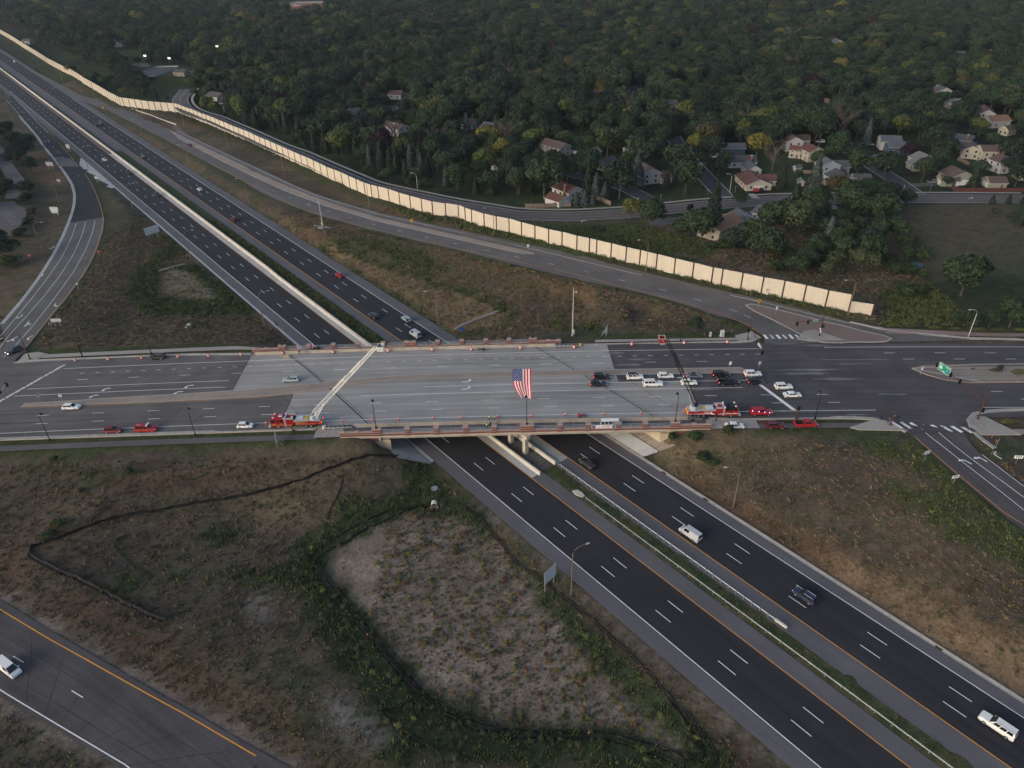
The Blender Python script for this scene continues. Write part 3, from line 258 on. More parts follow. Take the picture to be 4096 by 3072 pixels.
'trees':[['big',17.41,332.77,19,17],['maple_y',16.86,422.01,13,12],['big',41.77,374.01,12,13],['spruce',38.63,334.56,17,6],['blue',42.03,332.6,11,6],['blue',45.74,328.95,8,5],['blue',31.8,323.34,6,4.2],['blue',35.79,322.65,6.5,5],['blue',39.45,322.79,4.5,3.5],['maple',48.93,339.04,9,9],['willow',56.63,404.99,14,13],['big',62.72,369.27,11,9],['blue',63.69,346.94,15,9.5],['dark',27.93,368.13,11,9],['autumn',54.19,370.96,6,7],['maple_y',54.34,301.87,9.5,8.5],['big',60.96,290.28,13,11],['maple',89.14,415.14,13,9],['yellow',105.52,405.15,11,9.5],['bare',112.72,398.61,11,10],['maple',88.26,372.01,11,8.5],['autumn',89.91,349.26,10,9],['bare',94.86,343.37,8,6],['dark',107.7,361.35,10,10],['spruce',77.89,343.73,8,5],['spruce',91.83,306.38,14.5,7],['purple',81.29,307.85,4.6,3.6],['maple',106.03,315.43,7,6.5],['yellow',137.8,395.32,13,12],['dark',79.99,383.29,11,11],['spruce',130.4,405.42,7,3],['bare',138.79,371.08,14,11],['maple',180.12,392.88,12,12],['maple',162.41,370.22,10,9],['blue',147.32,335.88,15,8],['spruce',132.65,338.74,11,6],['blue',205.63,413.01,14,6],['purple',190.26,356.86,6,6],['maple',146.62,355.38,4.5,4],['spruce',128.35,309.2,11,7],['maple',133.84,303.51,11,10],['autumn',151.18,319.47,12,10],['big',153.76,308.21,13,13],['big',161.08,307.71,13,13],['dark',167.96,305.7,13,12],['purple',215.44,383.65,9,9],['maple',219.65,361.52,12,11],['maple',209.84,357.29,8,7],['spruce',223.09,334.67,9,6],['maple',236.06,353.26,8,9],['dark',251.89,352.99,9,10],['dark',244.33,335.75,10,9],['maple',212.23,337.27,5,5],['maple',179.21,310.32,8,7.5],['maple',239.42,404.42,12,12],['dark',240.96,423.41,14,14],['spruce',219.53,312.21,4,3],['spruce',226.82,312.09,4,3],['spruce',233.6,312.01,4,3],['big',78.67,274.46,13,14],['maple',70.8,277.55,8,8],['big',97.96,252.17,12,11],['big',108.07,277.47,14,12],['big',116.45,281.02,15,14],['willow',117.57,273.41,14,13],['spruce',129.22,309.58,11,7],['blue',125.85,264.24,12,6],['maple',135.69,303.07,12,11],['big',148.29,296.3,14,14],['big',156.38,287.31,13,13],['bush',156.69,262.28,6,8],['bush',155.24,249.15,6,7],['big',155.16,219.94,14,14],['big',158.4,197.36,11,11],['maple',145.88,197.41,7,6],['maple',151.59,197,7.5,6.5],['maple',140.57,198.23,6,5],['maple',179.11,310.77,7.5,7],['bush',104.98,256.81,6,8],['bush',110.64,247.5,5,8],['bush',125.35,255.95,5,8],['bush',135.94,255.52,5.5,9],['bush',141.87,250.75,5,8],['bush',142.11,239.94,4.5,7],['bush',146.59,237.72,4,6],['bush',148.77,233.59,5,4],['bush',136.32,220.69,5,7],['bush',141.89,222.24,4,6],['bush',98.87,243.57,4,6],['bush',115.44,245.14,4,6],['bush',213.05,299.35,3,3],['bush',215.31,292.08,4,4],['spruce',214.82,283.92,5,3.5],['bush',135.62,224.33,4,6],['bush',35.7,290.32,2.2,4],['bush',38.98,288.69,1.8,4],['bush',81.59,267.25,3,5],['bush',86.17,267.02,4,6],['bush',88.24,264.44,4,5],['maple',71.43,281.25,6,7],['purple',-72.25,505.07,9,8],['purple',-63.76,503.26,9,9.5],['bare',-46.45,444.73,11,12],['bare',-40.35,445.95,9,9],['big',-50.35,475.66,14,17],['blue',-52.49,391.43,13,6],['blue',-42.33,389.45,10,5],['blue',-35.88,384.29,11,6],['spruce',-61.31,395.24,14,7],['spruce',-58.02,400.62,13,6],['spruce',-69.98,400.96,14,7],['spruce',-63.93,393.8,12,6],['spruce',-46.99,386.3,13,6],['blue',-25.35,473.31,11,6],['blue',-21.35,480.57,9,5],['yellow',-10.53,440.36,11,14],['bare',-70.27,451.78,14,11],['spruce',-102.1,435.47,11,5],['spruce',-81.88,410.1,11,5],['spruce',-69.27,396.16,12,6],['spruce',-111.61,447.52,12,6],['spruce',-133.7,473.99,13,7],['spruce',-119.51,457.36,12,6],['maple',-61.35,370.56,8,8],['maple',-143.7,480.87,7,6],['maple',-50.23,359.05,4,4],['bush',-42.34,356.57,5,7],['maple',-272.7,608.39,6,5],['dark',-379.04,775.87,8,7],['maple_y',-317.18,632.63,8,10],['maple_y',-419.39,745.98,9,12],['dark',-364.88,721.87,11,12],['maple',-300.95,635.5,7,8],['big',-377.59,701.59,11,13],['big',-356.15,682.99,10,12],['willow',-292.07,736.99,13,12],['willow',-279.29,741.73,13,13],['maple_y',-277.78,690.02,8,8],['dark',-365.47,773.95,7,8],['dark',-350.14,764.91,7,8],['maple',-253.5,619.98,8,8],['maple',-203.89,554.23,12,10],['maple',-188.42,537.3,11,9],['dark',-295.23,444.23,12,11],['dark',-315.48,470.79,11,10],['dark',-273.63,413.07,9,8],['dark',-340.68,506.41,10,8],['dark',-338.89,496.62,7,7],['dark',-289.19,428.64,12,11],['dark',-306.41,468.94,10,9],['dark',-259.88,368.49,8,8],['dark',-249.18,366.51,8,8],['dark',-238.35,348.26,6,6],['dark',-259.54,361.13,6,5],['dark',-207.62,276.01,11,13],['dark',-216.82,288.48,9,10],['bush',-228.84,334.53,3,5],['bush',-222.14,319.61,3,5],['bush',-217.07,303.91,4,6],['bush',-202.79,270.99,5,8],['maple',40.46,144.14,3.5,3],['bush',45.92,142.39,3,4.5],['bush',54.29,142.93,4,3.5],['maple',57.9,196.09,6,6],['bush',47.27,138.25,1.8,5],['bush',48.9,136.42,1.8,4],['bush',-114.71,140.11,2,2.4],['bush',-93.8,134.66,2.6,2.6],['bush',-103.39,118.98,2.4,4],['bush',-104.09,115.96,2.2,3.5],['bush',-103.18,129.6,1.6,2.2]],
}
# ---- ground heights: roads fix the level, the slopes between them are relaxed ----
FO=np.array((6.2198,153.2425)); FD=np.array((0.622515,-0.782608)); FN=np.array((0.782608,0.622515))
def fs(s,t,z=0.0):
    p=FO+FD*s+FN*t; return (float(p[0]),float(p[1]),z)
def zcross(x):
    a=np.abs(x); return np.where(a<160,7.2-1e-4*a*a,4.64-0.008*(a-160))
def resample(pl,n):
    pl=np.asarray(pl,float); d=np.r_[0,np.cumsum(np.linalg.norm(np.diff(pl,axis=0),axis=1))]
    u=np.linspace(0,d[-1],n); return np.stack([np.interp(u,d,pl[:,k]) for k in range(pl.shape[1])],1)
def inpoly(px,py,poly):
    poly=np.asarray(poly)[:,:2]; c=np.zeros(np.shape(px),bool); j=len(poly)-1
    for i in range(len(poly)):
        xi,yi=poly[i]; xj,yj=poly[j]
        if yi!=yj:
            c^=((yi>py)!=(yj>py))&(px<(xj-xi)*(py-yi)/(yj-yi)+xi)
        j=i
    return c
def segdist(px,py,pl,zs=None):
    """distance to a polyline and the level there"""
    pl=np.asarray(pl,float); best=np.full(np.shape(px),1e9); z=np.zeros(np.shape(px))
    for a,b in zip(pl[:-1],pl[1:]):
        d=b-a; l2=d[0]**2+d[1]**2+1e-9
        u=np.clip(((px-a[0])*d[0]+(py-a[1])*d[1])/l2,0,1)
        q=np.hypot(px-a[0]-u*d[0],py-a[1]-u*d[1]); m=q<best
        best=np.where(m,q,best)
        if pl.shape[1]>2: z=np.where(m,a[2]+u*d[2],z)
    return best,z
TX0,TX1,TY0,TY1,TS=-420.,330.,24.,702.,3.0
tnx=int((TX1-TX0)/TS)+1; tny=int((TY1-TY0)/TS)+1
def solve_terrain():
    gx,gy=np.meshgrid(TX0+TS*np.arange(tnx),TY0+TS*np.arange(tny))
    s=(gx-FO[0])*FD[0]+(gy-FO[1])*FD[1]; t=(gx-FO[0])*FN[0]+(gy-FO[1])*FN[1]
    Hh=np.full(gx.shape,5.2); fix=np.zeros(gx.shape,bool)
    td=np.maximum(np.maximum(-31-t,t-19),0)
    Hh=5.2*np.clip(td/45,0,1)**.8
    edge=np.zeros(gx.shape,bool); edge[0]=edge[-1]=True; edge[:,0]=edge[:,-1]=True
    fix|=edge
    def put(m,z):
        Hh[m]=(z[m] if np.ndim(z) else z); fix[m]=True
    put(segdist(gx,gy,L['frontage_c'])[0]<10,5.1)
    put(inpoly(gx,gy,L['parking']),5.05)
    put(gy>330+0*gx-0.0*gx+(gx<0)*(-gx*1.0),5.2) if False else None
    put((gy>300)&(gx>30)&(gx<330),5.1)
    def strip(a,b,off,marg):
        c=(resample(a,60)+resample(b,60))/2; w=np.linalg.norm(resample(a,60)-resample(b,60),axis=1)/2
        best=np.full(gx.shape,1e9); z=np.zeros(gx.shape)
        for i in range(59):
            d=c[i+1]-c[i]; l2=d[0]**2+d[1]**2
            u=np.clip(((gx-c[i,0])*d[0]+(gy-c[i,1])*d[1])/l2,0,1)
            q=np.hypot(gx-c[i,0]-u*d[0],gy-c[i,1]-u*d[1])-(w[i]+u*(w[i+1]-w[i]))
            m=q<best; best=np.where(m,q,best); z=np.where(m,c[i,2]+u*d[2],z)
        put(best<marg,z+off)
    strip(L['north_near'],L['north_far'],-.2,3.2)
    strip(L['west_left'],L['west_right'],-.2,3.2)
    strip(L['south_west_near'],L['south_west_far'],-.2,3.2)
    strip(L['south_east_left'],L['south_east_right'],-.2,3.0)
    wd,wz=segdist(gx,gy,L['wall']); put(wd<2.5,wz)
    cm=(gy>143.0)&(gy<196)&((t<-37)|(t>23)); put(cm,zcross(gx)-.25)
    fm=(t>-31)&(t<18.5); put(fm,np.full(gx.shape,-.22)); put((t>-8)&(t<-4.2),-.1)
    put((t>-8.0)&(t<-4.5)&(s>14),.12)
    br=(gy>143)&(gy<193)
    put(br&(t<-31)&(t>-37.5),np.clip(-(t+28)*.36,0,9)-.25)
    put(br&(t>18)&(t<22.5),np.clip((t-15)*.6,0,9)-.25)
    put(inpoly(gx,gy,L['basin_sand']),-.75)
    put(inpoly(gx,gy,L['basin_left']),1.1); put(inpoly(gx,gy,L['basin_far']),.6)
    for (x,y,z,r) in ((-24,139,.1,3),(-21,133,-.5,4),(-60,118,.4,7),(-80,112,1.0,6),(-50,100,.4,6),(60,128,2.6,6),(75,108,2.3,7),(92,92,2.6,8),(-128,215,3.0,7),(-150,280,1.6,6),(20,228,1.3,9),(45,215,3.2,6),(-20,232,.6,6)):
        put(np.hypot(gx-x,gy-y)<r,z)
    # relax, coarse to fine
    def relax(H,F,n):
        for i in range(n):
            A=H.copy(); A[1:-1,1:-1]=.25*(H[:-2,1:-1]+H[2:,1:-1]+H[1:-1,:-2]+H[1:-1,2:]); H=np.where(F,H,A)
        return H
    Hc=Hh[::3,::3].copy(); Fc=fix[::3,::3]; Hc=relax(Hc,Fc,500)
    up=np.repeat(np.repeat(Hc,3,0),3,1)[:tny,:tnx]
    if up.shape!=Hh.shape:
        q=Hh.copy(); q[:up.shape[0],:up.shape[1]]=up; up=q
    Hh=np.where(fix,Hh,up)
    return relax(Hh,fix,260)
def _base(x,y):
    t=(x-FO[0])*FN[0]+(y-FO[1])*FN[1]; td=np.maximum(np.maximum(-31-t,t-19),0)
    return 5.2*np.clip(td/45,0,1)**.8-.22*(td<=0)
def hgt(x,y):
    x=np.asarray(x,float); y=np.asarray(y,float)
    fx=np.clip((x-TX0)/TS,0,tnx-1.001); fy=np.clip((y-TY0)/TS,0,tny-1.001)
    i=fx.astype(int); j=fy.astype(int); u=fx-i; v=fy-j
    g=TG[j,i]*(1-u)*(1-v)+TG[j,i+1]*u*(1-v)+TG[j+1,i]*(1-u)*v+TG[j+1,i+1]*u*v
    out=(x<TX0)|(x>TX1)|(y<TY0)|(y>TY1)
    return np.where(out,_base(x,y),g)
def hz(x,y): return float(hgt(x,y))
for k in L: L[k]=np.array(L[k],float)
TG=solve_terrain()
# ---------------- ground sheet ----------------
def axis(a,b,step,lo,hi):
    c=list(np.arange(a,b+.1,step)); d=step
    x=c[-1]
    while x<hi: d*=1.25; x+=d; c.append(x)
    d=step; x=c[0]
    while x>lo: d*=1.25; x-=d; c.insert(0,x)
    return np.array(c)
XS=np.unique(np.r_[np.arange(-800,-300,5.),axis(-300,300,2.0,-300,5000),axis(-800,-800,5.,-5000,-800)]); YS=np.unique(np.r_[axis(56,420,2.0,-900,420),np.arange(420,1180,5.),axis(1180,1180,5.,1180,9000)])
GX,GY=np.meshgrid(XS,YS); GZ=hgt(GX,GY)
GT=(GX-FO[0])*FN[0]+(GY-FO[1])*FN[1]; GS=(GX-FO[0])*FD[0]+(GY-FO[1])*FD[1]
GZ=GZ+np.where((np.hypot(GX,GY)>0),(fnoise(GX,GY,7,3)-.5)*.25,0)*np.clip((np.maximum(-33-GT,GT-20))/6,0,1)*((GY<143)|(GY>197))
c3=lambda *a: np.array(a)
def mixc(A,B,f): return A+(B-A)*np.clip(f,0,1)[...,None]
brown=c3(.102,.080,.053); dkbr=c3(.066,.054,.040); green=c3(.042,.054,.024); lawn=c3(.034,.047,.020); tan=c3(.165,.115,.068); red=c3(.115,.070,.044); sand=c3(.205,.163,.128); forest=c3(.018,.022,.012)
n1=fnoise(GX,GY,26,1); n2=fnoise(GX,GY,9,5); n3=fnoise(GX,GY,40,9); n4=fnoise(GX,GY,4,21)
ZC=np.zeros(GX.shape+(3,))+brown
ZC=mixc(ZC,dkbr,(n1-.42)*5); ZC=mixc(ZC,green*1.0,(n2-.52)*5*.7); ZC=mixc(ZC,red,(n3-.58)*5*.8)
def zone(poly,colr,soft=3.0,amt=1.0,grow=0.0):
    global ZC
    poly=np.asarray(poly,float)[:,:2]; d,_=segdist(GX,GY,np.vstack([poly,poly[:1]])); ins=inpoly(GX,GY,poly); sdist=np.where(ins,d,-d)+grow+(n4-.5)*4+(n2-.5)*3
    ZC=mixc(ZC,colr,np.clip(sdist/soft+.5,0,1)*amt)
def band(pl,w,colr,soft=2.0,amt=1.0):
    global ZC
    d,_=segdist(GX,GY,np.asarray(pl)[:,:2]); ZC=mixc(ZC,colr,np.clip((w-d+(n4-.5)*3)/soft+.5,0,1)*amt)
# beyond the frontage road: lawns and wood floor
far=(GY-(300+np.clip(-GX,0,400)*1.02)); ZC=mixc(ZC,mixc(np.zeros(GX.shape+(3,))+lawn,forest,(n3-.35)*4),np.clip(far/6,0,1))
ZC=mixc(ZC,forest,np.clip((GY-470-np.clip(-GX,0,400))/30,0,1)*np.clip((n1-.2)*4,0,1))
lw=np.where(GX<-250,1,0)*np.clip((-60-GT)/10,0,1); ZC=mixc(ZC,lawn*.9,lw)
zone(L['basin_sand'],green,3,1,grow=7.5); zone(L['basin_sand'],sand,2,.95,grow=-.5)
ZC=np.where((inpoly(GX,GY,L['basin_sand'])&(n2>.5))[...,None],ZC*.82+c3(.02,.015,.0)*.3,ZC)
zone(L['basin_left'],green*.8,4,1,grow=7); zone(L['basin_left'],c3(.15,.145,.105),2,.9)
zone(L['basin_far'],green,4,.8,grow=5); zone(L['basin_far'],tan*1.1,3,.85)
band([(-24,141),(-20,131),(-19,126)],4.5,green*.9)
for poly,colr,amt,sf in (([(-185,335),(-172,345),(-150,300),(-150,262),(-143,240),(-112,226),(-96,228),(-96,236),(-130,244),(-140,262),(-142,300),(-160,330)],green*.8,.95,4),
  ([(-172,310),(-160,320),(-152,285),(-150,245),(-165,235)],dkbr*1.15,.9,5),([(-165,232),(-150,240),(-130,228),(-118,210),(-150,205)],dkbr*1.1,.8,5),
  ([(-150,196.5),(-70,196.5),(-70,202),(-110,204),(-140,208),(-160,215),(-162,205)],brown*1.05,.8,2),
  ([(-60,310),(-20,270),(20,250),(50,235),(40,226),(0,240),(-40,265),(-75,296)],green*1.05,.75,5),([(-45,292),(10,250),(60,222),(62,212),(30,222),(-20,256)],red*1.0,.6,5),
  ([(-120,370),(-70,320),(-20,280),(25,262),(15,257),(-30,272),(-80,310),(-130,362)],tan*.8,.5,4),
  ([(45,116),(60,112),(84,92),(100,78),(112,66),(95,62),(80,76),(62,96)],tan*1.0,.85,7),([(40,134),(60,138),(90,134),(88,122),(60,120)],dkbr*1.15,.7,5),([(88,128),(100,118),(110,104),(104,98),(92,110),(84,122)],green*1.0,.7,4),
  ([(30,138),(44,136),(70,108),(66,102)],red*.8,.7,3),
  ([(-110,90),(-90,84),(-60,68),(-30,58),(-20,62),(-50,78),(-90,100)],tan*.55,.6,5),([(-100,100),(-86,92),(-60,78),(-50,76),(-62,86),(-90,102)],red*.9,.6,4),([(-33.5,76),(-29,76.5),(-22,69),(-26,67),(-32,71)],c3(.24,.205,.18),.6,4),([(-57,99),(-53,102),(-49,96),(-52,94)],c3(.22,.20,.18),.6,3),
  ([(-66,106),(-40,112),(-44,96),(-36,84),(-24,72),(-10,64),(2,62),(6,66),(-8,70),(-22,82),(-36,98)],green*.8,.9,4),
  ([(-90,136),(-50,140),(-32,142),(-38,132),(-60,126),(-95,126)],brown*.95,.6,5),([(-100,134),(-62,138),(-60,133),(-98,128)],red*.75,.55,3)):
    zone(poly,colr,sf,amt)
# mown verges
for a,b,x0,x1 in ((142.6,144.7,-400,-46),(146.9,149.2,-400,-48),(142.8,145,60,98),(146.5,149,64,98),(194.6,199,-160,-80),(190,192.6,-150,-78),(192,197,24,72)):
    m=(GY>a-.6)&(GY<b+.6)&(GX>x0)&(GX<x1); ZC[m]=c3(.045,.055,.022)
for nm in ('west_yellow','north_yellow','south_east_yellow'): band(L[nm],4.2,green,2.5,.75)
band(L['wall'],5.0,green*.75,3,.85)
ZC=np.where(((GT>-8.3)&(GT<-4.2)&(GS>10))[...,None],green*1.05+(n2[...,None]-.5)*c3(.06,.03,.01),ZC)
ZC=np.where(((GT>-8.8)&(GT<-3.2)&(GS<-62)&(GS>-400))[...,None],green*.95,ZC)
ZC=np.where(((GT>-9)&(GT<-3)&(GS>-50)&(GS<12))[...,None],c3(.10,.095,.09),ZC)
band([fs(10,-28.3)[:2],fs(260,-28.3)[:2]],1.0,c3(.15,.12,.10),1.2,.8); band([fs(20,-30.5)[:2],fs(260,-30.5)[:2]],1.2,red*1.0,1.5,.6)
for pl in ('south_west_far','south_west_near'): band(L[pl],1.6,c3(.15,.125,.11),1.5,.8)
zone([(o[0],o[1]) for o in P['clear']['park']],lawn*1.1,4,1); zone([(o[0],o[1]) for o in P['clear']['school']],lawn*1.2+c3(.02,.01,0),4,1)
zone([(o[0],o[1]) for o in P['clear']['field']],mixc(np.zeros(GX.shape+(3,))+c3(.072,.060,.038),green*1.1,(n1-.42)*3),4,.95)
zone([(120,203),(128,225),(150,232),(185,236),(200,220),(240,205),(240,194),(130,195)],green*.7,5,.9); zone([(98,222),(120,222),(140,232),(130,250),(105,245)],dkbr*1.1,5,.8)
zone([(0,262),(0,300),(60,300),(85,268),(70,245),(40,262)],lawn*1.25,4,.95); zone([(70,262),(58,268),(88,236),(104,222),(108,232)],c3(.12,.105,.09),3,.6)
zone([(215,290),(230,309),(330,311),(330,250),(245,268)],lawn*1.0,3,1); zone([(120,262),(128,292),(148,288),(150,262)],lawn*.7,3,.9)
ZC*= (.86+.28*n4)[...,None]
nY,nX=GX.shape; idx=np.arange(nX*nY).reshape(nY,nX)
q=np.stack([idx[:-1,:-1],idx[:-1,1:],idx[1:,1:],idx[1:,:-1]],-1).reshape(-1,4)
me=bpy.data.meshes.new('ground'); me.vertices.add(nX*nY); me.vertices.foreach_set('co',np.stack([GX,GY,GZ],-1).ravel())
me.loops.add(q.size); me.loops.foreach_set('vertex_index',q.ravel()); me.polygons.add(len(q)); me.polygons.foreach_set('loop_start',np.arange(0,q.size,4)); me.polygons.foreach_set('loop_total',np.full(len(q),4)); me.update(); me.validate()
at=me.color_attributes.new('zone','FLOAT_COLOR','POINT'); at.data.foreach_set('color',np.concatenate([ZC,np.ones(GX.shape+(1,))],-1).ravel())
me.polygons.foreach_set('use_smooth',[True]*len(q))
gm=bpy.data.materials.new('dry_grass_ground'); gm.use_nodes=True; n=gm.node_tree.nodes; l=gm.node_tree.links; b=n['Principled BSDF']; b.inputs['Roughness'].default_value=.95; b.inputs['Specular IOR Level'].default_value=.1
va=n.new('ShaderNodeVertexColor'); va.layer_name='zone'; g=n.new('ShaderNodeNewGeometry'); last=va.outputs[0]
for sc,lo,hi,dt in ((.35,.76,1.25,6),(1.6,.72,1.28,5),(6.0,.76,1.26,3)):
    t=n.new('ShaderNodeTexNoise'); t.inputs['Scale'].default_value=sc; t.inputs['Detail'].default_value=dt; l.new(g.outputs['Position'],t.inputs['Vector'])
    r=n.new('ShaderNodeMapRange'); r.inputs[1].default_value=.3; r.inputs[2].default_value=.7; r.inputs[3].default_value=lo; r.inputs[4].default_value=hi; l.new(t.outputs[0],r.inputs[0])
    x=n.new('ShaderNodeMix'); x.data_type='RGBA'; x.blend_type='MULTIPLY'; x.inputs[0].default_value=1; l.new(last,x.inputs[6]); l.new(r.outputs[0],x.inputs[7]); last=x.outputs[2]
t=n.new('ShaderNodeTexNoise'); t.inputs['Scale'].default_value=.9; t.inputs['Detail'].default_value=4; l.new(g.outputs['Position'],t.inputs['Vector'])
hs=n.new('ShaderNodeHueSaturation'); r=n.new('ShaderNodeMapRange'); r.inputs[3].default_value=.475; r.inputs[4].default_value=.525; l.new(t.outputs[0],r.inputs[0]); l.new(r.outputs[0],hs.inputs['Hue']); l.new(last,hs.inputs['Color'])
bp=n.new('ShaderNodeBump'); bp.inputs['Distance'].default_value=.3; bp.inputs['Strength'].default_value=.6; l.new(t.outputs[0],bp.inputs['Height']); l.new(bp.outputs[0],b.inputs['Normal'])
l.new(hs.outputs[0],b.inputs['Base Color']); me.materials.append(gm)
ob('ground',me,kind='structure')
# ---------------- road surfaces ----------------
A_NEW=pave('freeway_asphalt',(.026,.026,.030),streak=.22,fine=.08,patch=.10,sv=.55); A_SH=pave('shoulder_asphalt',(.105,.100,.107),streak=.10,fine=.12,patch=.10)
A_OLD=pave('old_asphalt',(.112,.104,.100),streak=.16,fine=.10,patch=.16,sv=.8); A_DK=pave('dark_asphalt',(.072,.065,.067),streak=.20,fine=.10,patch=.18,sv=.7)
A_RES=pave('street_asphalt',(.050,.050,.056),streak=.1,fine=.10,patch=.16); A_COL=pave('collector_asphalt',(.092,.084,.086),streak=.12,fine=.08,patch=.14); A_PATH=pave('path_asphalt',(.105,.096,.097),streak=.08,joint=6.0)
CONC=pave('deck_concrete',(.275,.264,.250),streak=.24,fine=.06,patch=.08,sv=.55); CW=pave('sidewalk_concrete',(.30,.275,.25),streak=.05,joint=1.8); CWR=pave('red_sidewalk',(.25,.185,.165),streak=.05,joint=2.0); CM=pave('median_concrete',(.265,.218,.180),streak=.08,joint=3.0); CB=pave('pale_concrete',(.36,.37,.375),streak=.10,patch=.1,joint=4.5); CI=pave('stamped_concrete',(.175,.130,.115),streak=.05,patch=.08); GRV=pave('gravel',(.16,.145,.135),fine=.3,patch=.25)
KERB=M('kerb_concrete',(.33,.31,.285),.85,var=.15,scale=.8)
def strip_mesh(name,a,b,mat,n=None,dz=0.0,ucell=None):
    a=np.asarray(a,float); b=np.asarray(b,float); n=n or max(2,int(max(np.linalg.norm(np.diff(a,axis=0),axis=1).sum(),8)/5)); A=resample(a,n); B=resample(b,n)
    k=max(1,int(np.ceil(np.median(np.linalg.norm(A-B,axis=1))/12))); mb=MB(); d=np.r_[0,np.cumsum(np.linalg.norm(np.diff((A+B)/2,axis=0),axis=1))]
    for i in range(n-1):
        for j in range(k):
            f0,f1=j/k,(j+1)/k; p=[A[i]+(B[i]-A[i])*f0,A[i+1]+(B[i+1]-A[i+1])*f0,A[i+1]+(B[i+1]-A[i+1])*f1,A[i]+(B[i]-A[i])*f1]
            w0=np.linalg.norm(B[i]-A[i]); w1=np.linalg.norm(B[i+1]-A[i+1]); pts=[(v[0],v[1],v[2]+dz) for v in p]; uv=[(d[i],f0*w0),(d[i+1],f0*w1),(d[i+1],f1*w1),(d[i],f1*w0)]
            nz=(pts[1][0]-pts[0][0])*(pts[3][1]-pts[0][1])-(pts[1][1]-pts[0][1])*(pts[3][0]-pts[0][0])
            if nz<0: pts=pts[::-1]; uv=uv[::-1]
            mb.face(pts,mat,uv)
    return mb.mesh(name)
def offs(pl,d):
    pl=np.asarray(pl,float); t=np.gradient(pl[:,:2],axis=0); t/=np.linalg.norm(t,axis=1)[:,None]+1e-9
    o=pl.copy(); o[:,0]-=t[:,1]*d; o[:,1]+=t[:,0]*d; return o
def fstrip(name,t0,t1,s0,s1,mat,z=0.0,parent=None):
    n=max(2,int((s1-s0)/12)); S=np.linspace(s0,s1,n)
    T0=t0 if callable(t0) else (lambda s:t0); T1=t1 if callable(t1) else (lambda s:t1)
    return ob(name,strip_mesh(name,[fs(s,T0(s),z) for s in S],[fs(s,T1(s),z) for s in S],mat,n),parent,kind=None if parent else 'structure')
S0,S1=-1250,300
FWL=fstrip('freeway_southbound',-23.4,-12.25,S0,S1,A_NEW); FWR=fstrip('freeway_northbound',0,10.95,S0,S1,A_NEW)
fstrip('shoulder',-27.1,-23.4,S0,S1,A_SH,parent=FWL); fstrip('shoulder',-12.25,-8.6,12.5,S1,A_SH,parent=FWL); fstrip('shoulder',-12.25,-9.6,-395,12.5,CB,.003,parent=FWL); fstrip('shoulder',-12.25,-9.3,S0,-395,A_SH,parent=FWL)
fstrip('gutter',-27.9,-27.1,-385,-40,CB,.004,parent=FWL); fstrip('gutter',-28.0,-27.1,-40,-9,CB,.004,parent=FWL)
fstrip('shoulder',10.95,13.8,-50,S1,A_SH,parent=FWR); fstrip('shoulder',10.95,15.2,S0,-50,A_SH,parent=FWR); fstrip('shoulder',-3.7,0,-400,12,A_SH,parent=FWR); fstrip('shoulder',-6.6,0,S0,-400,A_SH,parent=FWR); fstrip('shoulder',-4.6,0,12,S1,A_SH,parent=FWR)
fstrip('shoulder',-12.25,-9.8,-48,12.0,CB,.006,parent=FWL); fstrip('shoulder',-3.9,0,-48,12.5,CB,.004,parent=FWR)
k=MB()
for i,s in enumerate(np.arange(-48,S1,6.0)):
    for t0,t1,za,zb in ((13.8,14.35,.005,.03),(14.35,14.7,.12,.15)):
        a,b2,c,d=fs(s,t0,za),fs(s+5.97,t0,za),fs(s+5.97,t1,zb),fs(s,t1,zb); k.face([a,b2,c,d],KERB)
    k.face([fs(s,14.35,0),fs(s+5.97,14.35,0),fs(s+5.97,14.35,.12),fs(s,14.35,.12)],KERB); k.face([fs(s,14.7,.15),fs(s+5.97,14.7,.15),fs(s+5.97,14.75,-.1),fs(s,14.75,-.1)],KERB)
part('kerb',k,FWR)
drain=M('rust_drain',(.07,.035,.025),.8)
for s in (32.5,45.4,99.5,130): d=MB(); d.box((0,0,0),(1.3,.6,.012),drain); part('drain_grate',d,FWR,fs(s,14.05,.035),math.radians(-51.5))
# paint
WHT=M('white_paint',(.72,.72,.70),.7,var=.10,scale=2.5); YEL=M('yellow_paint',(.62,.27,.035),.7,var=.12,scale=2); WRN=bpy.data.materials.new('worn_white_paint'); WRN.use_nodes=True
def worn(m,c1,c2,th):
    n=m.node_tree.nodes; l=m.node_tree.links; b=n['Principled BSDF']; b.inputs['Roughness'].default_value=.8; g=n.new('ShaderNodeNewGeometry'); t=n.new('ShaderNodeTexNoise'); t.inputs['Scale'].default_value=2.2; t.inputs['Detail'].default_value=6; l.new(g.outputs['Position'],t.inputs['Vector'])
    r=n.new('ShaderNodeMapRange'); r.inputs[1].default_value=th-.05; r.inputs[2].default_value=th+.05; l.new(t.outputs[0],r.inputs[0]); x=n.new('ShaderNodeMix'); x.data_type='RGBA'; x.inputs[6].default_value=(*c1,1); x.inputs[7].default_value=(*c2,1); l.new(r.outputs[0],x.inputs[0]); l.new(x.outputs[2],b.inputs['Base Color'])
worn(WRN,(.10,.095,.095),(.60,.60,.58),.44); MATS['worn_white_paint']=WRN
def ribbon(name,pl,w,mat,parent,dz=.008):
    pl=np.asarray(pl,float); L_=np.linalg.norm(np.diff(pl,axis=0),axis=1).sum(); pl=resample(pl,max(2,int(L_/4)))
    m=strip_mesh(name,offs(pl,-w/2),offs(pl,w/2),mat,len(pl),dz); return ob(name,m,parent)
DASH={}
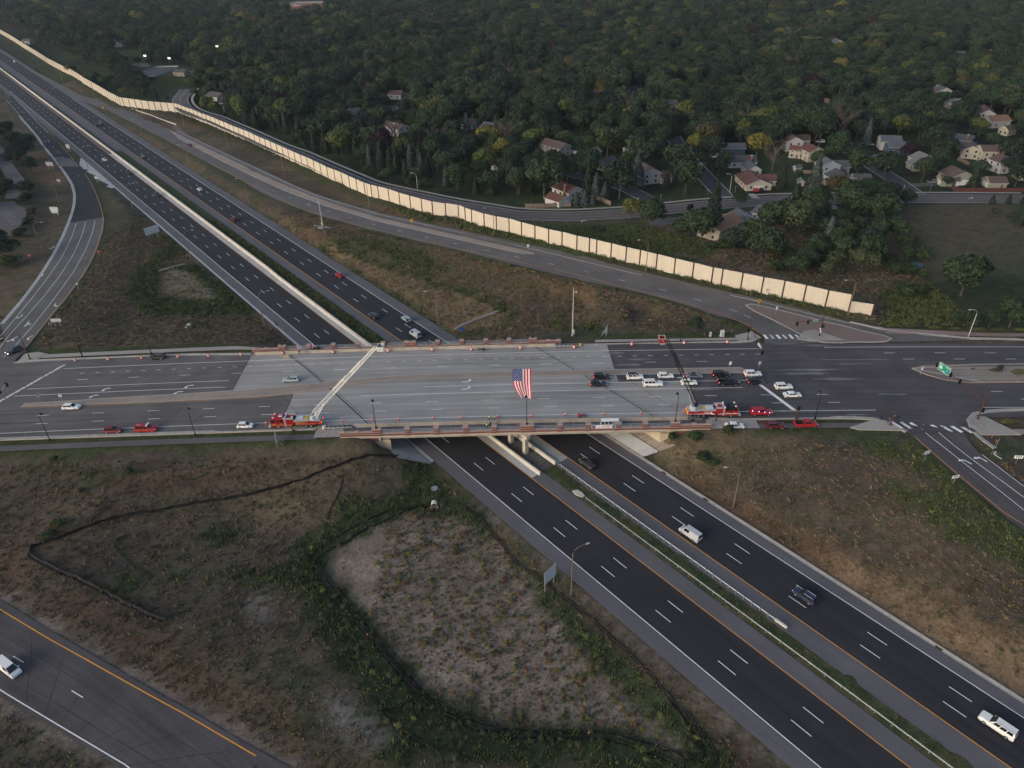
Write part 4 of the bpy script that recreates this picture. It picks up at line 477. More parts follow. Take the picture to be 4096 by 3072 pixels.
def dash(parent,x,y,z,ang,ln,w=.16,mat=None,rx=0.0):
    mat=mat or WHT; key=(round(ln,1),w,mat.name)
    if key not in DASH: b_=MB(); b_.face([(-ln/2,-w/2,0),(ln/2,-w/2,0),(ln/2,w/2,0),(-ln/2,w/2,0)],mat); DASH[key]=b_.mesh('lane_dash')
    return ob('lane_dash',DASH[key],parent,(x,y,z),rot=(0,rx,ang))
FA=math.radians(-51.5)
def frib(nm,t,s0,s1,w,mat,par): return ribbon(nm,[fs(s,t) for s in np.linspace(s0,s1,max(3,int((s1-s0)/20)))],w,mat,par,.01)
frib('edge_line',-23.4,-690,S1,.18,WHT,FWL); frib('edge_line',-12.35,S0,S1,.18,YEL,FWL); frib('edge_line',0.0,S0,S1,.18,YEL,FWR); frib('edge_line',10.95,-610,S1,.18,WHT,FWR)
for s in np.arange(89.8-15.24*66,S1,15.24):
    big=s>-640
    for t,par,ph in ((-16.05,FWL,0),(-19.75,FWL,0),(3.6,FWR,-.2),(7.35,FWR,-.8)):
        p=fs(s+2.0+ph,t); dash(par,p[0],p[1],.012,FA,3.9)
# west exit ramp, north entrance ramp, south ramps
WR=ob('exit_ramp_west',strip_mesh('exit_ramp',L['west_left'],L['west_right'],A_OLD,70,.012),kind='structure')
i0=10; wl_=resample(L['west_left'],160); wr_=resample(L['west_right'],160); ob('new_asphalt',strip_mesh('new_asphalt',wl_[wl_[:,1]>322],wr_[wr_[:,1]>328],A_NEW,60,.020),WR)
ob('gutter',strip_mesh('gutter',resample(L['west_left'],80)[16:],offs(resample(L['west_left'],80),.9)[16:],CB,64,.03),WR)
ribbon('edge_line',L['west_yellow'],.18,YEL,WR,.03); ribbon('edge_line',offs(resample(L['west_left'],60),1.15),.16,WHT,WR,.034); ribbon('edge_line',offs(resample(L['west_right'],80)[:26],-.3),.18,WHT,WR,.03)
for nm in ('west_l1','west_l2','west_l3'): ribbon('lane_line',L[nm],.15,WHT,WR,.026)
wd=L['west_dash']
for i in range(len(wd)):
    j=min(i,len(wd)-2); a=math.atan2(wd[j+1][1]-wd[j][1],wd[j+1][0]-wd[j][0]); dash(WR,wd[i][0],wd[i][1],wd[i][2]+.03,a,3.9)
gore=[fs(s,t,.016) for s,t in ((-398,-27.6),(-372,-34.5),(-340,-34.2),(-318,-29.6),(-318,-27.4),(-398,-27.2))]
k=MB(); k.face(gore,CB); ob('gore_concrete',k.mesh('gore_concrete'),kind='structure')
NR=ob('entrance_ramp_north',strip_mesh('entrance_ramp',L['north_near'],L['north_far'],A_OLD,110,.012),kind='structure')
ribbon('edge_line',L['north_white'],.17,WHT,NR,.02); ribbon('edge_line',L['north_yellow'],.15,YEL,NR,.02)
ob('median_strip',strip_mesh('median_strip',L['north_med_low'],L['north_med_up'],CM,60,.10),NR); ribbon('edge_line',L['north_med_low'],.16,WHT,NR,.115)
for p,q_ in zip(L['north_dash'],np.gradient(L['north_dash'],axis=0)): dash(NR,p[0],p[1],p[2]+.022,math.atan2(q_[1],q_[0]),3.2)
gx=[(x,y,z) for x,y,z in L['north_med_low'][:2]]
SE=ob('exit_ramp_east',strip_mesh('exit_ramp_east',L['south_east_left'],L['south_east_right'],A_DK,26,.012),kind='structure')
for nm,mt in (('south_east_yellow',YEL),('south_east_l1',WHT),('south_east_l2',WHT),('south_east_r',WHT)): ribbon('lane_line',L[nm],.16,mt,SE,.024)
SW=ob('entrance_ramp_south',strip_mesh('entrance_ramp_south',np.vstack([L['south_west_near'][:1]+(-40,22,0),L['south_west_near'],L['south_west_near'][-1:]+(30,-22,0)]),np.vstack([L['south_west_far'][:1]+(-40,22,0),L['south_west_far'],L['south_west_far'][-1:]+(40,-24,0)]),A_DK,30,.012),kind='structure')
sl=resample(L['south_west_yellow'],20)
ribbon('edge_line',np.vstack([L['south_west_yellow'][:1]+(-20,11,0),L['south_west_yellow']]),.22,YEL,SW,.022); ribbon('edge_line',np.vstack([L['south_west_white'][:1]+(-20,11,0),L['south_west_white'],L['south_west_white'][-1:]+(20,-13,0)]),.18,WHT,SW,.022)
d=L['south_west_dash']
for i in (0,2):
    v=d[i+1]-d[i]; p=(d[i]+d[i+1])/2; dash(SW,p[0],p[1],p[2]+.022,math.atan2(v[1],v[0]),3.1)
SEAL=M('crack_sealant',(.018,.018,.019),.6,var=0)
for f in (.16,.30,.42,.55,.66,.79,.9):
    a=resample(L['south_west_far'],50)[int(f*49)]; b2=resample(L['south_west_near'],50)[min(49,int(f*49)+4)]; a=a+(b2-a)*.2; ribbon('crack_seal',[a,a+(b2-a)*.35+(.2,.1,0),a+(b2-a)*.7,b2],.09,SEAL,SW,.02)
ribbon('crack_seal',(resample(L['south_west_far'],30)*.62+resample(L['south_west_near'],30)*.38),.08,SEAL,SW,.02); ribbon('crack_seal',(resample(L['south_west_far'],30)*.25+resample(L['south_west_near'],30)*.75),.08,SEAL,SW,.02)
# cross road: asphalt west, concrete deck, asphalt east
def xs(x,y,dz=0.0): return (x,y,float(zcross(x))+dz)
def xpoly(name,near,far_,mat,dz,parent=None,kind='structure',x0=None):
    """strip along x: near/far are functions or numbers of y"""
    return ob(name,strip_mesh(name,near,far_,mat,max(3,len(near)),dz),parent,kind=None if parent else kind)
def xr(x0,x1,y,n=None):
    n=n or max(2,int((x1-x0)/6)); return [xs(x,y) for x in np.linspace(x0,x1,n)]
CR=xpoly('cross_road_west',xr(-330,-54,149.0,45),[xs(x,189.4 if x>-90 else 190.4) for x in np.linspace(-330,-66,45)],A_OLD,0)
CE=xpoly('cross_road_east',xr(22,330,149.0,45),[xs(x,189.2 if x<75 else 187.9) for x in np.linspace(18,330,45)],A_DK,0)
n_=24
dl=[(-61,149.0),(-61.2,165.9),(-79.2,166.4),(-79.8,189.0)]
BD=ob('bridge_deck_road',strip_mesh('bridge_deck_road',xr(-61,49.2,149.0,n_),xr(-61.2,49.4,168.0,n_),CONC,n_,.006),kind='structure')
ob('deck_far_half',strip_mesh('deck_far_half',xr(-79.2,30.0,168.0,n_),xr(-79.8,29.4,189.0,n_),CONC,n_,.007),BD)
# lane lines of the cross road
def cl(y,x0,x1,w=.15,mat=None,par=None): return ribbon('lane_line',xr(x0,x1,y,max(3,int(abs(x1-x0)/8))),w,mat or WHT,par or BD,.016)
cl(152.6,-330,96,.16); cl(185.3,-136,75,.16); cl(164.05,-42,64); cl(167.7,-25,66); cl(185.8,95,330,.18,par=CE); cl(153.6,125,330,.16,par=CE)
for y,x0,x1,per,ln in ((156.35,-330,95,15.24,3.2),(160.25,-330,95,15.24,3.2),(178.35,-130,68,15.24,3.2),(182.05,-130,75,4.6,1.3),(182.2,110,330,15.24,3.3),(178.6,114,330,15.24,3.3),(157.4,136,330,15.24,3.3),(161.2,130,330,15.24,3.3)):
    x=x0+(ln if y!=156.35 else 5)
    while x<x1:
        p=xs(x,y,.018); dash(CR if x<-79 else (CE if x>49 else BD),p[0],p[1],p[2],0,ln,.15,rx=math.atan(2e-4*x) if abs(x)<160 else 0); x+=per
cl(174.4,-141,-82,par=CR); cl(170.9,-143,-82,par=CR)
STP=[xs(-136.5,187.6,.02),xs(-137.5,187.6,.02),xs(-146.5,167.4,.02),xs(-145.5,167.4,.02)]
k=MB(); k.face(STP[::-1],WRN); part('stop_line',k,CR)
k=MB(); k.face([xs(66.2,171.4,.02),xs(67.2,171.4,.02),xs(75.0,153.0,.02),xs(73.9,153.0,.02)],WHT); part('stop_line',k,CE)
# worn patches on the junction
PT=pave('worn_patch',(.155,.15,.148),fine=.3,patch=.3)
for x,y,a,b2 in ((86,173,20,1.1),(84,171,13,1.4),(92,168,15,1.2),(100,176,12,.7),(94,187,9,.6),(83,188,8,.5),(104,160,9,.8),(100,178.5,24,.5),(34,177,9,1.3),(38,180,7,1.0),(31,184,6,.8),(52,163.3,10,.7),(90,150.6,6,.6)):
    k=MB(); m=14; k.face([xs(x+a/2*math.cos(2*math.pi*i/m)*(1+.25*math.sin(3*i+x)),y+b2/2*math.sin(2*math.pi*i/m)*(1+.3*math.cos(2*i+y)),.012) for i in range(m)],PT); part('worn_patch',k,CE if x>49 else BD)
# sealed joints and cracks
def seal(pts,w,par): ribbon('crack_seal',[xs(x,y) for x,y in pts],w,SEAL,par,.014)
seal([(-37.2,149.9),(-45,160),(-53,170.2),(-61,180),(-69,189)],.34,BD); seal([(-36.2,149.9),(-52,170.2),(-68,189)],.12,BD); seal([(37.4,150.2),(30,160),(22,170),(14.5,179.6),(7.4,188.6)],.30,BD); seal([(38.6,150.2),(23,170.2),(8.6,188.6)],.12,BD)
seal([(-61,149.2),(-61.3,166)],.22,BD); seal([(-79.3,168.4),(-79.8,189)],.22,BD); seal([(46,150),(31,171.5)],.10,BD); seal([(-53,150),(-66,168)],.10,BD); seal([(29.7,189),(30.2,174.5)],.14,BD)
for y in (157,161.4): seal([(-200,y+.3),(-130,y),(-62,y-.4)],.16,CR)
for y in (182.3,178.7): seal([(-200,y+.8),(-140,y+.4),(-81,y)],.13,CR)
for x in (-128,-112,-96,-88): seal([(x,149.5),(x+4,156),(x+6,163.5)],.08,CR); seal([(x-6,172),(x+6,180),(x+14,189)],.08,CR)
# raised median with kerbs
def xslab(name,poly,h,mat,label=None,parent=None,kind='structure',side=None,base=.0):
    mb=MB(); n=len(poly); top=[xs(x,y,h) for x,y in poly]; bot=[xs(x,y,-.15+base) for x,y in poly]
    mb.face(top,mat,[(x,y) for x,y in poly])
    for i in range(n): mb.face([bot[i],bot[(i+1)%n],top[(i+1)%n],top[i]],side or KERB)
    return ob(name,mb.mesh(name),parent,kind=None if parent else kind)
def ccw(p): 
    a=sum(p[i][0]*p[(i+1)%len(p)][1]-p[(i+1)%len(p)][0]*p[i][1] for i in range(len(p))); return p if a>0 else p[::-1]
def mline(pts,n): return [tuple(v) for v in resample(np.array(pts,float),n)]
med_f=[(-137.5,166.4),(-110,167.4),(-85,168.3),(-70,169.2),(-55,171.2),(-45,172.8),(-30,174.0),(-10,174.3),(45,174.4),(66.5,174.4)]; med_n=[(-137.5,165.0),(-110,164.5),(-85,164.7),(-70,165.2),(-60,166.4),(-50,169.0),(-40,171.0),(-25,171.6),(0,171.7),(45,171.5),(69.5,171.5)]
MD=xslab('median_island',ccw(mline(med_n,60)+mline(med_f,60)[::-1]),.15,CM)
ribbon('edge_line',[xs(x,y+.35) for x,y in med_f],.14,YEL,MD,.016); ribbon('edge_line',[xs(x,y-.35) for x,y in med_n[:7]],.14,YEL,MD,.016)
SANDM=pave('median_gravel',(.235,.205,.17),fine=.25,patch=.15)
me_f=[(118.5,174.5),(124,175.1),(200,175.3),(330,175.5)]; me_n=[(115.6,173.2),(116.2,171.6),(119.5,168.6),(123,166.4),(128,165.7),(200,165.9),(330,166.2)]
ME=xslab('median_island_east',ccw(mline(me_n,50)+mline(me_f,50)[::-1]),.16,CI); xslab('gravel_bed',ccw([(122.5,173.9),(150,174.0),(200,174.1),(330,174.3),(330,167.3),(200,167.0),(150,166.9),(128.5,166.9)]),.20,SANDM,parent=ME)
ribbon('edge_line',[xs(x,y+.3) for x,y in me_f],.13,YEL,ME,.02); ribbon('edge_line',[xs(x,y-.3) for x,y in me_n[4:]],.13,YEL,ME,.02)
isl=[(p[0],p[1]) for p in L['island']]; IS=xslab('traffic_island',ccw(isl),.15,CI)
ic=np.mean(isl,0); inner=[(ic[0]+(x-ic[0])*.0,ic[1]) for x,y in isl]
def rim(name,poly,w,h,par,closed=True):
    pl=np.array([xs(x,y) for x,y in (poly+poly[:1] if closed else poly)]); ob(name,strip_mesh(name,offs(pl,-w/2),offs(pl,w/2),KERB,max(len(pl)*2,20),h),par)
rim('kerb',isl,.7,.165,IS); rim('kerb',me_n+me_f[::-1],.6,.18,ME); rim('kerb',mline(med_n,40),.35,.158,MD,False); rim('kerb',mline(med_f,40),.35,.158,MD,False)
xslab('ramp_pad',ccw([(88.5,191.0),(92.5,196),(96.0,197.0),(103,189.8),(93,189.6)]),.158,CW,parent=IS)
# kerbs, verges, walks along the cross road
def walk(name,x0,x1,y0,y1,mat,dz=.05,n=None,f0=None,f1=None):
    X=np.linspace(x0,x1,n or max(3,int((x1-x0)/6))); return ob(name,strip_mesh(name,[xs(x,f0(x) if f0 else y0) for x in X],[xs(x,f1(x) if f1 else y1) for x in X],mat,len(X),dz),kind='structure')
walk('path_west',-330,-50,144.6,146.9,A_PATH,.03); walk('path_bridge',-50,52,145.2,149.1,A_PATH,.02); walk('path_east',52,92,144.9,147.0,A_PATH,.03); walk('walk_apron',-51,-44,145.3,149.4,CW,.05); walk('walk_apron',50,63,145.2,149.2,CW,.05)
walk('sidewalk_northwest',-148,-72,192.6,194.9,CW,.06,f0=lambda x:192.5 if x<-82 else 192.5-(x+82)*.25,f1=lambda x:194.7 if x<-85 else 194.7-(x+85)*.25); walk('sidewalk_north',26,72,190.6,192.1,CW,.06)
def kerbline(name,pts,w=.5,h=.15,g=.7):
    pl=np.array([xs(x,y) for x,y in pts]); n=max(8,int(np.linalg.norm(np.diff(pl,axis=0),axis=1).sum()/4)); pl=resample(pl,n); mb=MB(); A=offs(pl,0); B=offs(pl,w); G_=offs(pl,-g)
    for i in range(n-1):
        mb.face([G_[i]+(0,0,.012),G_[i+1]+(0,0,.012),A[i+1]+(0,0,.02),A[i]+(0,0,.02)],KERB); mb.face([A[i],A[i+1],A[i+1]+(0,0,h),A[i]+(0,0,h)],KERB); mb.face([A[i]+(0,0,h),A[i+1]+(0,0,h),B[i+1]+(0,0,h),B[i]+(0,0,h)],KERB); mb.face([B[i]+(0,0,h),B[i+1]+(0,0,h),B[i+1]+(0,0,-.2),B[i]+(0,0,-.2)],KERB)
    return ob(name,mb.mesh(name),kind='structure')
kerbline('kerb_southwest',[(-48,149.4),(-330,149.4)]); kerbline('kerb_southeast',[(94,148.6),(88,149.4),(51,149.4)]); kerbline('kerb_corner',[(99.5,143),(97.5,146.2),(94,148.6)])
kerbline('kerb_northwest',[(-155,190.5),(-151,190.9),(-148,191.2),(-100,190.6),(-80,189.4)]); kerbline('kerb_north',[(22,189.2),(70,189.5),(76.5,190.5),(77.5,193),(75.5,196)])
xslab('corner_pad',ccw([(70.5,189.9),(76.2,190.8),(77,193),(75,195.5),(70,193.5)]),.12,CW); xslab('corner_pad_west',ccw([(-153.5,191.2),(-148,191.3),(-146,194.9),(-150,196.5),(-154,196)]),.12,CW); xslab('corner_pad_east',ccw([(86,145),(93.5,148.3),(97.3,146),(99,143.5),(88,144.0)]),.12,CW)
se=[(330,152.6),(132,152.4),(126,152.0),(121,150.6),(117.8,147.6),(116.6,144),(116.8,140),(118,136)]; kerbline('kerb_east_corner',se[::-1],g=.7)
xslab('corner_pad_southeast',ccw([(117.4,147.0),(119.5,149.3),(123,149.4),(128,141.5),(117.8,141.5)]),.14,CW); walk('sidewalk_east',127,330,141.6,143.8,CWR,.06)
Xn=[(p[0],p[1]) for p in L['north_far'][:6]][::-1]; kerbline('kerb_northeast',[(330,190.3)][:0]+Xn+[(165,187.4),(330,187.6)])
walk('sidewalk_northeast',118,330,191,193,CWR,.06,f0=lambda x:192.2+max(0,(150-x))*.06*(1 if x>118 else 1),f1=lambda x:194.4+max(0,(150-x))*.11)
m=(GY>188.5)&(GY<192.3)&(GX>150)
# crosswalks
def bars(n,p0,p1,ln,w,ang,par):
    for i in range(n):
        f=i/(n-1); x=p0[0]+(p1[0]-p0[0])*f; y=p0[1]+(p1[1]-p0[1])*f; b_=MB(); c,s=math.cos(ang),math.sin(ang)
        b_.face([(xs(x+a*c-b2*s,y+a*s+b2*c)[0],xs(x+a*c-b2*s,y+a*s+b2*c)[1],(max(float(zcross(x)),float(np.interp(y,[60,150],[4.2,6.2]))) if par is CE and y<160 else float(zcross(x)))+.035) for a,b2 in ((-w/2,-ln/2),(w/2,-ln/2),(w/2,ln/2),(-w/2,ln/2))],WRN if i%2 else WHT); part('crosswalk_bar',b_,par)
bars(7,(79.3,192.6),(91.2,192.4),2.6,.85,.12,CE); bars(8,(98.3,146.0),(115.0,143.6),3.4,.9,.42,CE); bars(4,(-163,193.5),(-155.4,193.8),2.6,.85,-.35,CR)
# arrows
def arrow_mesh(kind):
    mb=MB(); W_=WHT
    def st(pts,w): 
        pl=np.array([(x,y,0) for x,y in pts]); A=offs(pl,-w/2); B=offs(pl,w/2)
        for i in range(len(pl)-1): mb.face([A[i],A[i+1],B[i+1],B[i]],W_)
    def head(x,y,a,r=.55): mb.face([(x+r*1.7*math.cos(a),y+r*1.7*math.sin(a),0),(x+r*math.cos(a+2.0),y+r*math.sin(a+2.0),0),(x+r*math.cos(a-2.0),y+r*math.sin(a-2.0),0)],W_)
    sg=1 if 'left' in kind else -1
    def head(x,y,a,ln=.95,hw=.5):
        c,q=math.cos(a),math.sin(a); p=[(x+ln*c,y+ln*q,0),(x-hw*q,y+hw*c,0),(x+hw*q,y-hw*c,0)]
        ar=(p[1][0]-p[0][0])*(p[2][1]-p[0][1])-(p[1][1]-p[0][1])*(p[2][0]-p[0][0]); mb.face(p if ar>0 else p[::-1],W_)
    st([(-1.7,0),(-.7,0),(-.1,sg*.1),(.3,sg*.35),(.5,sg*.75)],.34); head(.5,sg*.7,sg*1.45)
    if 'through' in kind: st([(-.8,0),(0,0),(1.5,0)],.32); head(1.4,0,0)
    return mb.mesh('turn_arrow')
AM={k_:arrow_mesh(k_) for k_ in ('left','right','left_through','right_through')}
def arrow(kind,x,y,a,par,z=None,sc=1.0): o=ob('turn_arrow',AM[kind],par,(x,y,(float(zcross(x)) if z is None else z)+.024),a); o.scale=(sc,sc,1); return o
for x,y in ((-117,172.8),(-119,169.4),(-93,172.6),(-95,169.4)): arrow('left',x,y,math.pi,CR)
for x,y in ((-12.5,169.6),(-12.5,165.9)): arrow('left',x,y,0,BD)
for x,y in ((48.5,169.6),(49.5,165.9)): arrow('left',x,y,0,CE)
def ramp_arrows(row,lines,kinds,par,zf_,flip):
    for (l1,l2),kd,f in zip(lines,kinds,row):
        a=resample(L[l1],40); b2=resample(L[l2],40); i=int(f*39); j=min(int(f*39),39); p=(a[i]+b2[j])/2; v=(a[min(i+1,39)]-a[max(i-1,0)]); an=math.atan2(v[1],v[0])+(math.pi if flip else 0); arrow(kd,p[0],p[1],an,par,p[2]+.02)
for f in (.30,.86): ramp_arrows([f]*4,(('west_white','west_l1'),('west_l1','west_l2'),('west_l2','west_l3'),('west_l3','west_yellow')),('right','right','left_through','left'),WR,None,False) if f>.5 else None
for (x,y,kd) in ((-196,291,'right'),(-191.8,291.5,'right'),(-186.5,292,'left_through'),(-181,292.5,'left')): arrow(kd,x,y,math.radians(-75),WR,2.98)
for (x,y,kd) in ((-172.2,207,'right'),(-167.8,205,'right'),(-163.3,205.5,'left_through'),(-158.6,206,'left')): arrow(kd,x,y,math.radians(-118),WR,5.03)
for (x,y,kd) in ((108.3,131.8,'left'),(112.4,132.5,'left_through'),(116.4,133.4,'right')): arrow(kd,x,y,math.radians(118),SE,float(np.interp(y,[60,150],[4.2,6.2])))
k=MB(); k.face([xs(94,149.2,.002),xs(97.5,146.0,.0),xs(99.5,142.5,.0),xs(117,142.5,.2),xs(116.8,146,.1),xs(119,149.2,.002)],A_DK); ob('junction_apron_east',k.mesh('junction_apron_east'),kind='structure')
k=MB(); k.face([(x_,y_,z_) for x_,y_,z_ in ((-190,189,4.45),(-154.5,189.5,4.86),(-154,197,5.15),(-157,203,5.1),(-185,203,5.0))],A_OLD); ob('junction_apron_west',k.mesh('junction_apron_west'),kind='structure')
# frontage road, neighbourhood streets, lots
FR=ob('frontage_road',strip_mesh('frontage_road',offs(L['frontage_c'],-6.0),offs(L['frontage_c'],6.0),A_COL,70,.02),kind='structure')
fc=L['frontage_c']; e=np.array((130.,0,0))
ob('road_end',strip_mesh('road_end',[fc[0]+(0,-6,0),fc[0]+e+(0,-8,0)],[fc[0]+(0,6,0),fc[0]+e+(0,4,0)],A_COL,6,.021),FR)
for d_ in (-5.6,5.6): ribbon('edge_line',offs(fc,d_),.14,WHT,FR,.03)
for d_ in (-.15,.15): ribbon('centre_line',offs(fc,d_)[26:],.11,YEL,FR,.03)
for d_ in (-1.9,1.9): ribbon('centre_line',offs(fc,d_)[:27],.11,YEL,FR,.03)
ob('sidewalk_frontage',strip_mesh('sidewalk_frontage',offs(fc,-7.9),offs(fc,-9.7),CW,70,.06),kind='structure')
for x,y,a,kd in ((33,302.5,3.2,'left'),(88,313.5,.15,'left'),(96,316,3.3,'left'),(122,319.5,.1,'left'),(134,319.4,3.2,'left'),(215,320,0,'left'),(224,319.5,3.14,'left')): arrow(kd,x,y,a,FR,5.25)
def street(nm,key,w,mat,ext=()):
    c=L[key]; c=np.vstack([c]+[np.array([e_]) for e_ in ext]); o=ob(nm,strip_mesh(nm,offs(c,-w/2),offs(c,w/2),mat,max(8,len(c)*3),.045),kind='structure')
    for sg in (-1,1): 
        pl=resample(offs(c,sg*(w/2+.25)),16); ob('kerb',strip_mesh('kerb',offs(pl,-.25),offs(pl,.25),KERB,16,.12),o)
    return o
for nm,key,w in (('street_yellow_car','street_a',8.6),('street_spruces','street_b',8.2),('street_brown_roofs','street_c',8.6),('street_purple_maple','street_f',9),('street_willow','street_g',8),('street_oaks','street_h',9),('street_ballfield','street_i',7),('street_white_walk','street_e',8),('street_dusk','street_d',8),('school_drive','street_j',12),('park_drive','park_drive',8)): street(nm,key,w,A_RES if key not in ('street_i','street_j','park_drive') else A_COL)
def lot(nm,poly,mat,dz=.05,z=None):
    mb=MB(); p=[(x,y,(z if z is not None else max(hz(x,y),5.1))+dz) for x,y in ccw([(a[0],a[1]) for a in poly])]; mb.face(p,mat); return ob(nm,mb.mesh(nm),kind='structure')
lot('parking_lot',[(p[0],p[1]) for p in L['parking']],A_COL,.14,5.05)
for i in range(9): dash(bpy.data.objects['parking_lot'],-246+i*2.6,339-i*2.9,5.21,.9,4.5,.12)
ob('service_road',strip_mesh('service_road',L['service_road_l'],L['service_road_r'],A_COL,14,.12),kind='structure')
lot('rink_floor',L['rink'],A_COL,.07); lot('playground_bed',L['playground'],GRV,.06)
for nm,pts,mt in (('driveway',[(110,334),(118,334),(119,327),(110,326.6)],CW),('driveway',[(176,343),(186,347),(187,341),(177,339)],A_COL),('driveway',[(196,343),(212,345),(212,340),(197,338)],A_COL),('driveway',[(60,281),(82,283),(84,305),(62,303)],A_COL),('driveway',[(101,299),(106,310),(113,310),(108,298)],A_RES),('driveway',[(116,300),(118,310),(124,310),(122,298)],A_RES),('driveway',[(36,392),(44,390),(50,398),(46,401)],A_COL),('driveway',[(34,327),(44,332),(40,338),(31,335)],A_RES),('driveway',[(104,388),(113,388),(113,384),(103,384)],A_RES),('driveway',[(-222,575),(-209,588),(-206,582),(-217,571)],CW),('driveway',[(186,402),(204,404),(204,400),(187,398)],CW)):
    lot(nm,pts,mt,.07,5.2)
# ---------------- the bridge ----------------
CREAM=M('cream_concrete',(.43,.385,.32),.85,var=.12,scale=.5); CAPM=M('pink_cast_stone',(.34,.255,.225),.85,var=.10,scale=.8); ABUT=M('warm_lit_concrete',(.43,.355,.25),.85,var=.14,scale=.35); GALV=M('galvanised_steel',(.42,.44,.46),.45,.6,var=.08); BARC=M('barrier_concrete',(.36,.315,.26),.85,var=.16,scale=.5); PALEB=M('white_barrier_concrete',(.52,.48,.41),.85,var=.12,scale=.35)  # abutment concrete: warm light from the west is put into its colour
BRK=bpy.data.materials.new('red_brick'); BRK.use_nodes=True
n=BRK.node_tree.nodes; l=BRK.node_tree.links; b=n['Principled BSDF']; b.inputs['Roughness'].default_value=.85; g=n.new('ShaderNodeNewGeometry'); bt=n.new('ShaderNodeTexBrick'); bt.inputs['Scale'].default_value=3.2; bt.inputs['Color1'].default_value=(.175,.062,.05,1); bt.inputs['Color2'].default_value=(.145,.05,.042,1); bt.inputs['Mortar'].default_value=(.12,.05,.045,1); bt.inputs['Mortar Size'].default_value=.015
sx=n.new('ShaderNodeSeparateXYZ'); cb=n.new('ShaderNodeCombineXYZ'); l.new(g.outputs['Position'],sx.inputs[0]); ad=n.new('ShaderNodeMath'); ad.operation='ADD'; l.new(sx.outputs[0],ad.inputs[0]); l.new(sx.outputs[1],ad.inputs[1]); l.new(ad.outputs[0],cb.inputs[0]); l.new(sx.outputs[2],cb.inputs[1]); l.new(cb.outputs[0],bt.inputs['Vector']); l.new(bt.outputs[0],b.inputs['Base Color'])
YN,YF=145.2,190.4
def xt(y,t): 
    s=(y-FO[1]-FN[1]*t)/FD[1]; return float(FO[0]+FD[0]*s+FN[0]*t)
BR=thing('bridge','long skewed concrete overpass with red brick parapets carrying the cross road over the freeway','bridge',(0,168,0))
def bp_(name,mb,smooth=False): return part(name,mb,BR,(0,-168,0),smooth=smooth)
TL,TR_=-36.2,21.9
k=MB(); nn=24; yn,yf=YN+.35,YF-.35
for i in range(nn):
    f0,f1=i/nn,(i+1)/nn; A=lambda f,y:(xt(y,TL)+(xt(y,TR_)-xt(y,TL))*f,y)
    q=[A(f0,yn),A(f1,yn),A(f1,yf),A(f0,yf)]; tp=[xs(x,y,-.03) for x,y in q]; bo=[xs(x,y,-.32) for x,y in q]; k.face(tp,CREAM); k.face(bo[::-1],CREAM); k.face([bo[0],bo[1],tp[1],tp[0]],CREAM); k.face([bo[2],bo[3],tp[3],tp[2]],CREAM)
bp_('deck_slab',k)
for j,y in enumerate(np.linspace(YN+.75,YF-.75,9)):
    k=MB(); x0,x1=xt(y,TL+.3),xt(y,TR_-.3); N_=16
    for i in range(N_):
        a,b2=x0+(x1-x0)*i/N_,x0+(x1-x0)*(i+1)/N_
        for w,z0,z1 in ((.18,-1.02,-.32),(.62,-1.16,-.98)):
            q=[(a,y-w/2),(b2,y-w/2),(b2,y+w/2),(a,y+w/2)]; lo=[xs(x,yy,z0) for x,yy in q]; hi=[xs(x,yy,z1) for x,yy in q]
            k.face(lo[::-1],CREAM); k.face(hi,CREAM); k.face([lo[0],lo[1],hi[1],hi[0]],CREAM); k.face([lo[2],lo[3],hi[3],hi[2]],CREAM)
    bp_('girder',k)
def bandx(mb,x0,x1,y0,y1,z0,z1,mat):
    n=max(1,int(abs(x1-x0)/6))
    for i in range(n):
        a=x0+(x1-x0)*i/n; b2=x0+(x1-x0)*(i+1)/n; lo=[xs(x,y,z0) for x,y in ((a,y0),(b2,y0),(b2,y1),(a,y1))]; hi=[xs(x,y,z1) for x,y in ((a,y0),(b2,y0),(b2,y1),(a,y1))]
        mb.face(hi,mat); mb.face(lo[::-1],mat); mb.face([lo[0],lo[1],hi[1],hi[0]],mat); mb.face([lo[2],lo[3],hi[3],hi[2]],mat)
        if i==0: mb.face([lo[3],lo[0],hi[0],hi[3]],mat)
        if i==n-1: mb.face([lo[1],lo[2],hi[2],hi[1]],mat)
NEARP=[(-34.7,2.2),(-26.9,1.15),(-19.5,1.15),(-12.1,1.15),(-4.8,1.15),(3.55,3.4),(11.9,1.15),(19.1,1.15),(26.4,1.15),(33.6,1.15),(41.2,2.2)]
FARP=[(-70.3,2.2),(-62.1,1.15),(-54.5,1.15),(-47.0,1.15),(-39.2,1.15),(-31.0,3.4),(-22.5,1.15),(-15.1,1.15),(-7.8,1.15),(-.6,1.15),(6.7,2.2)]
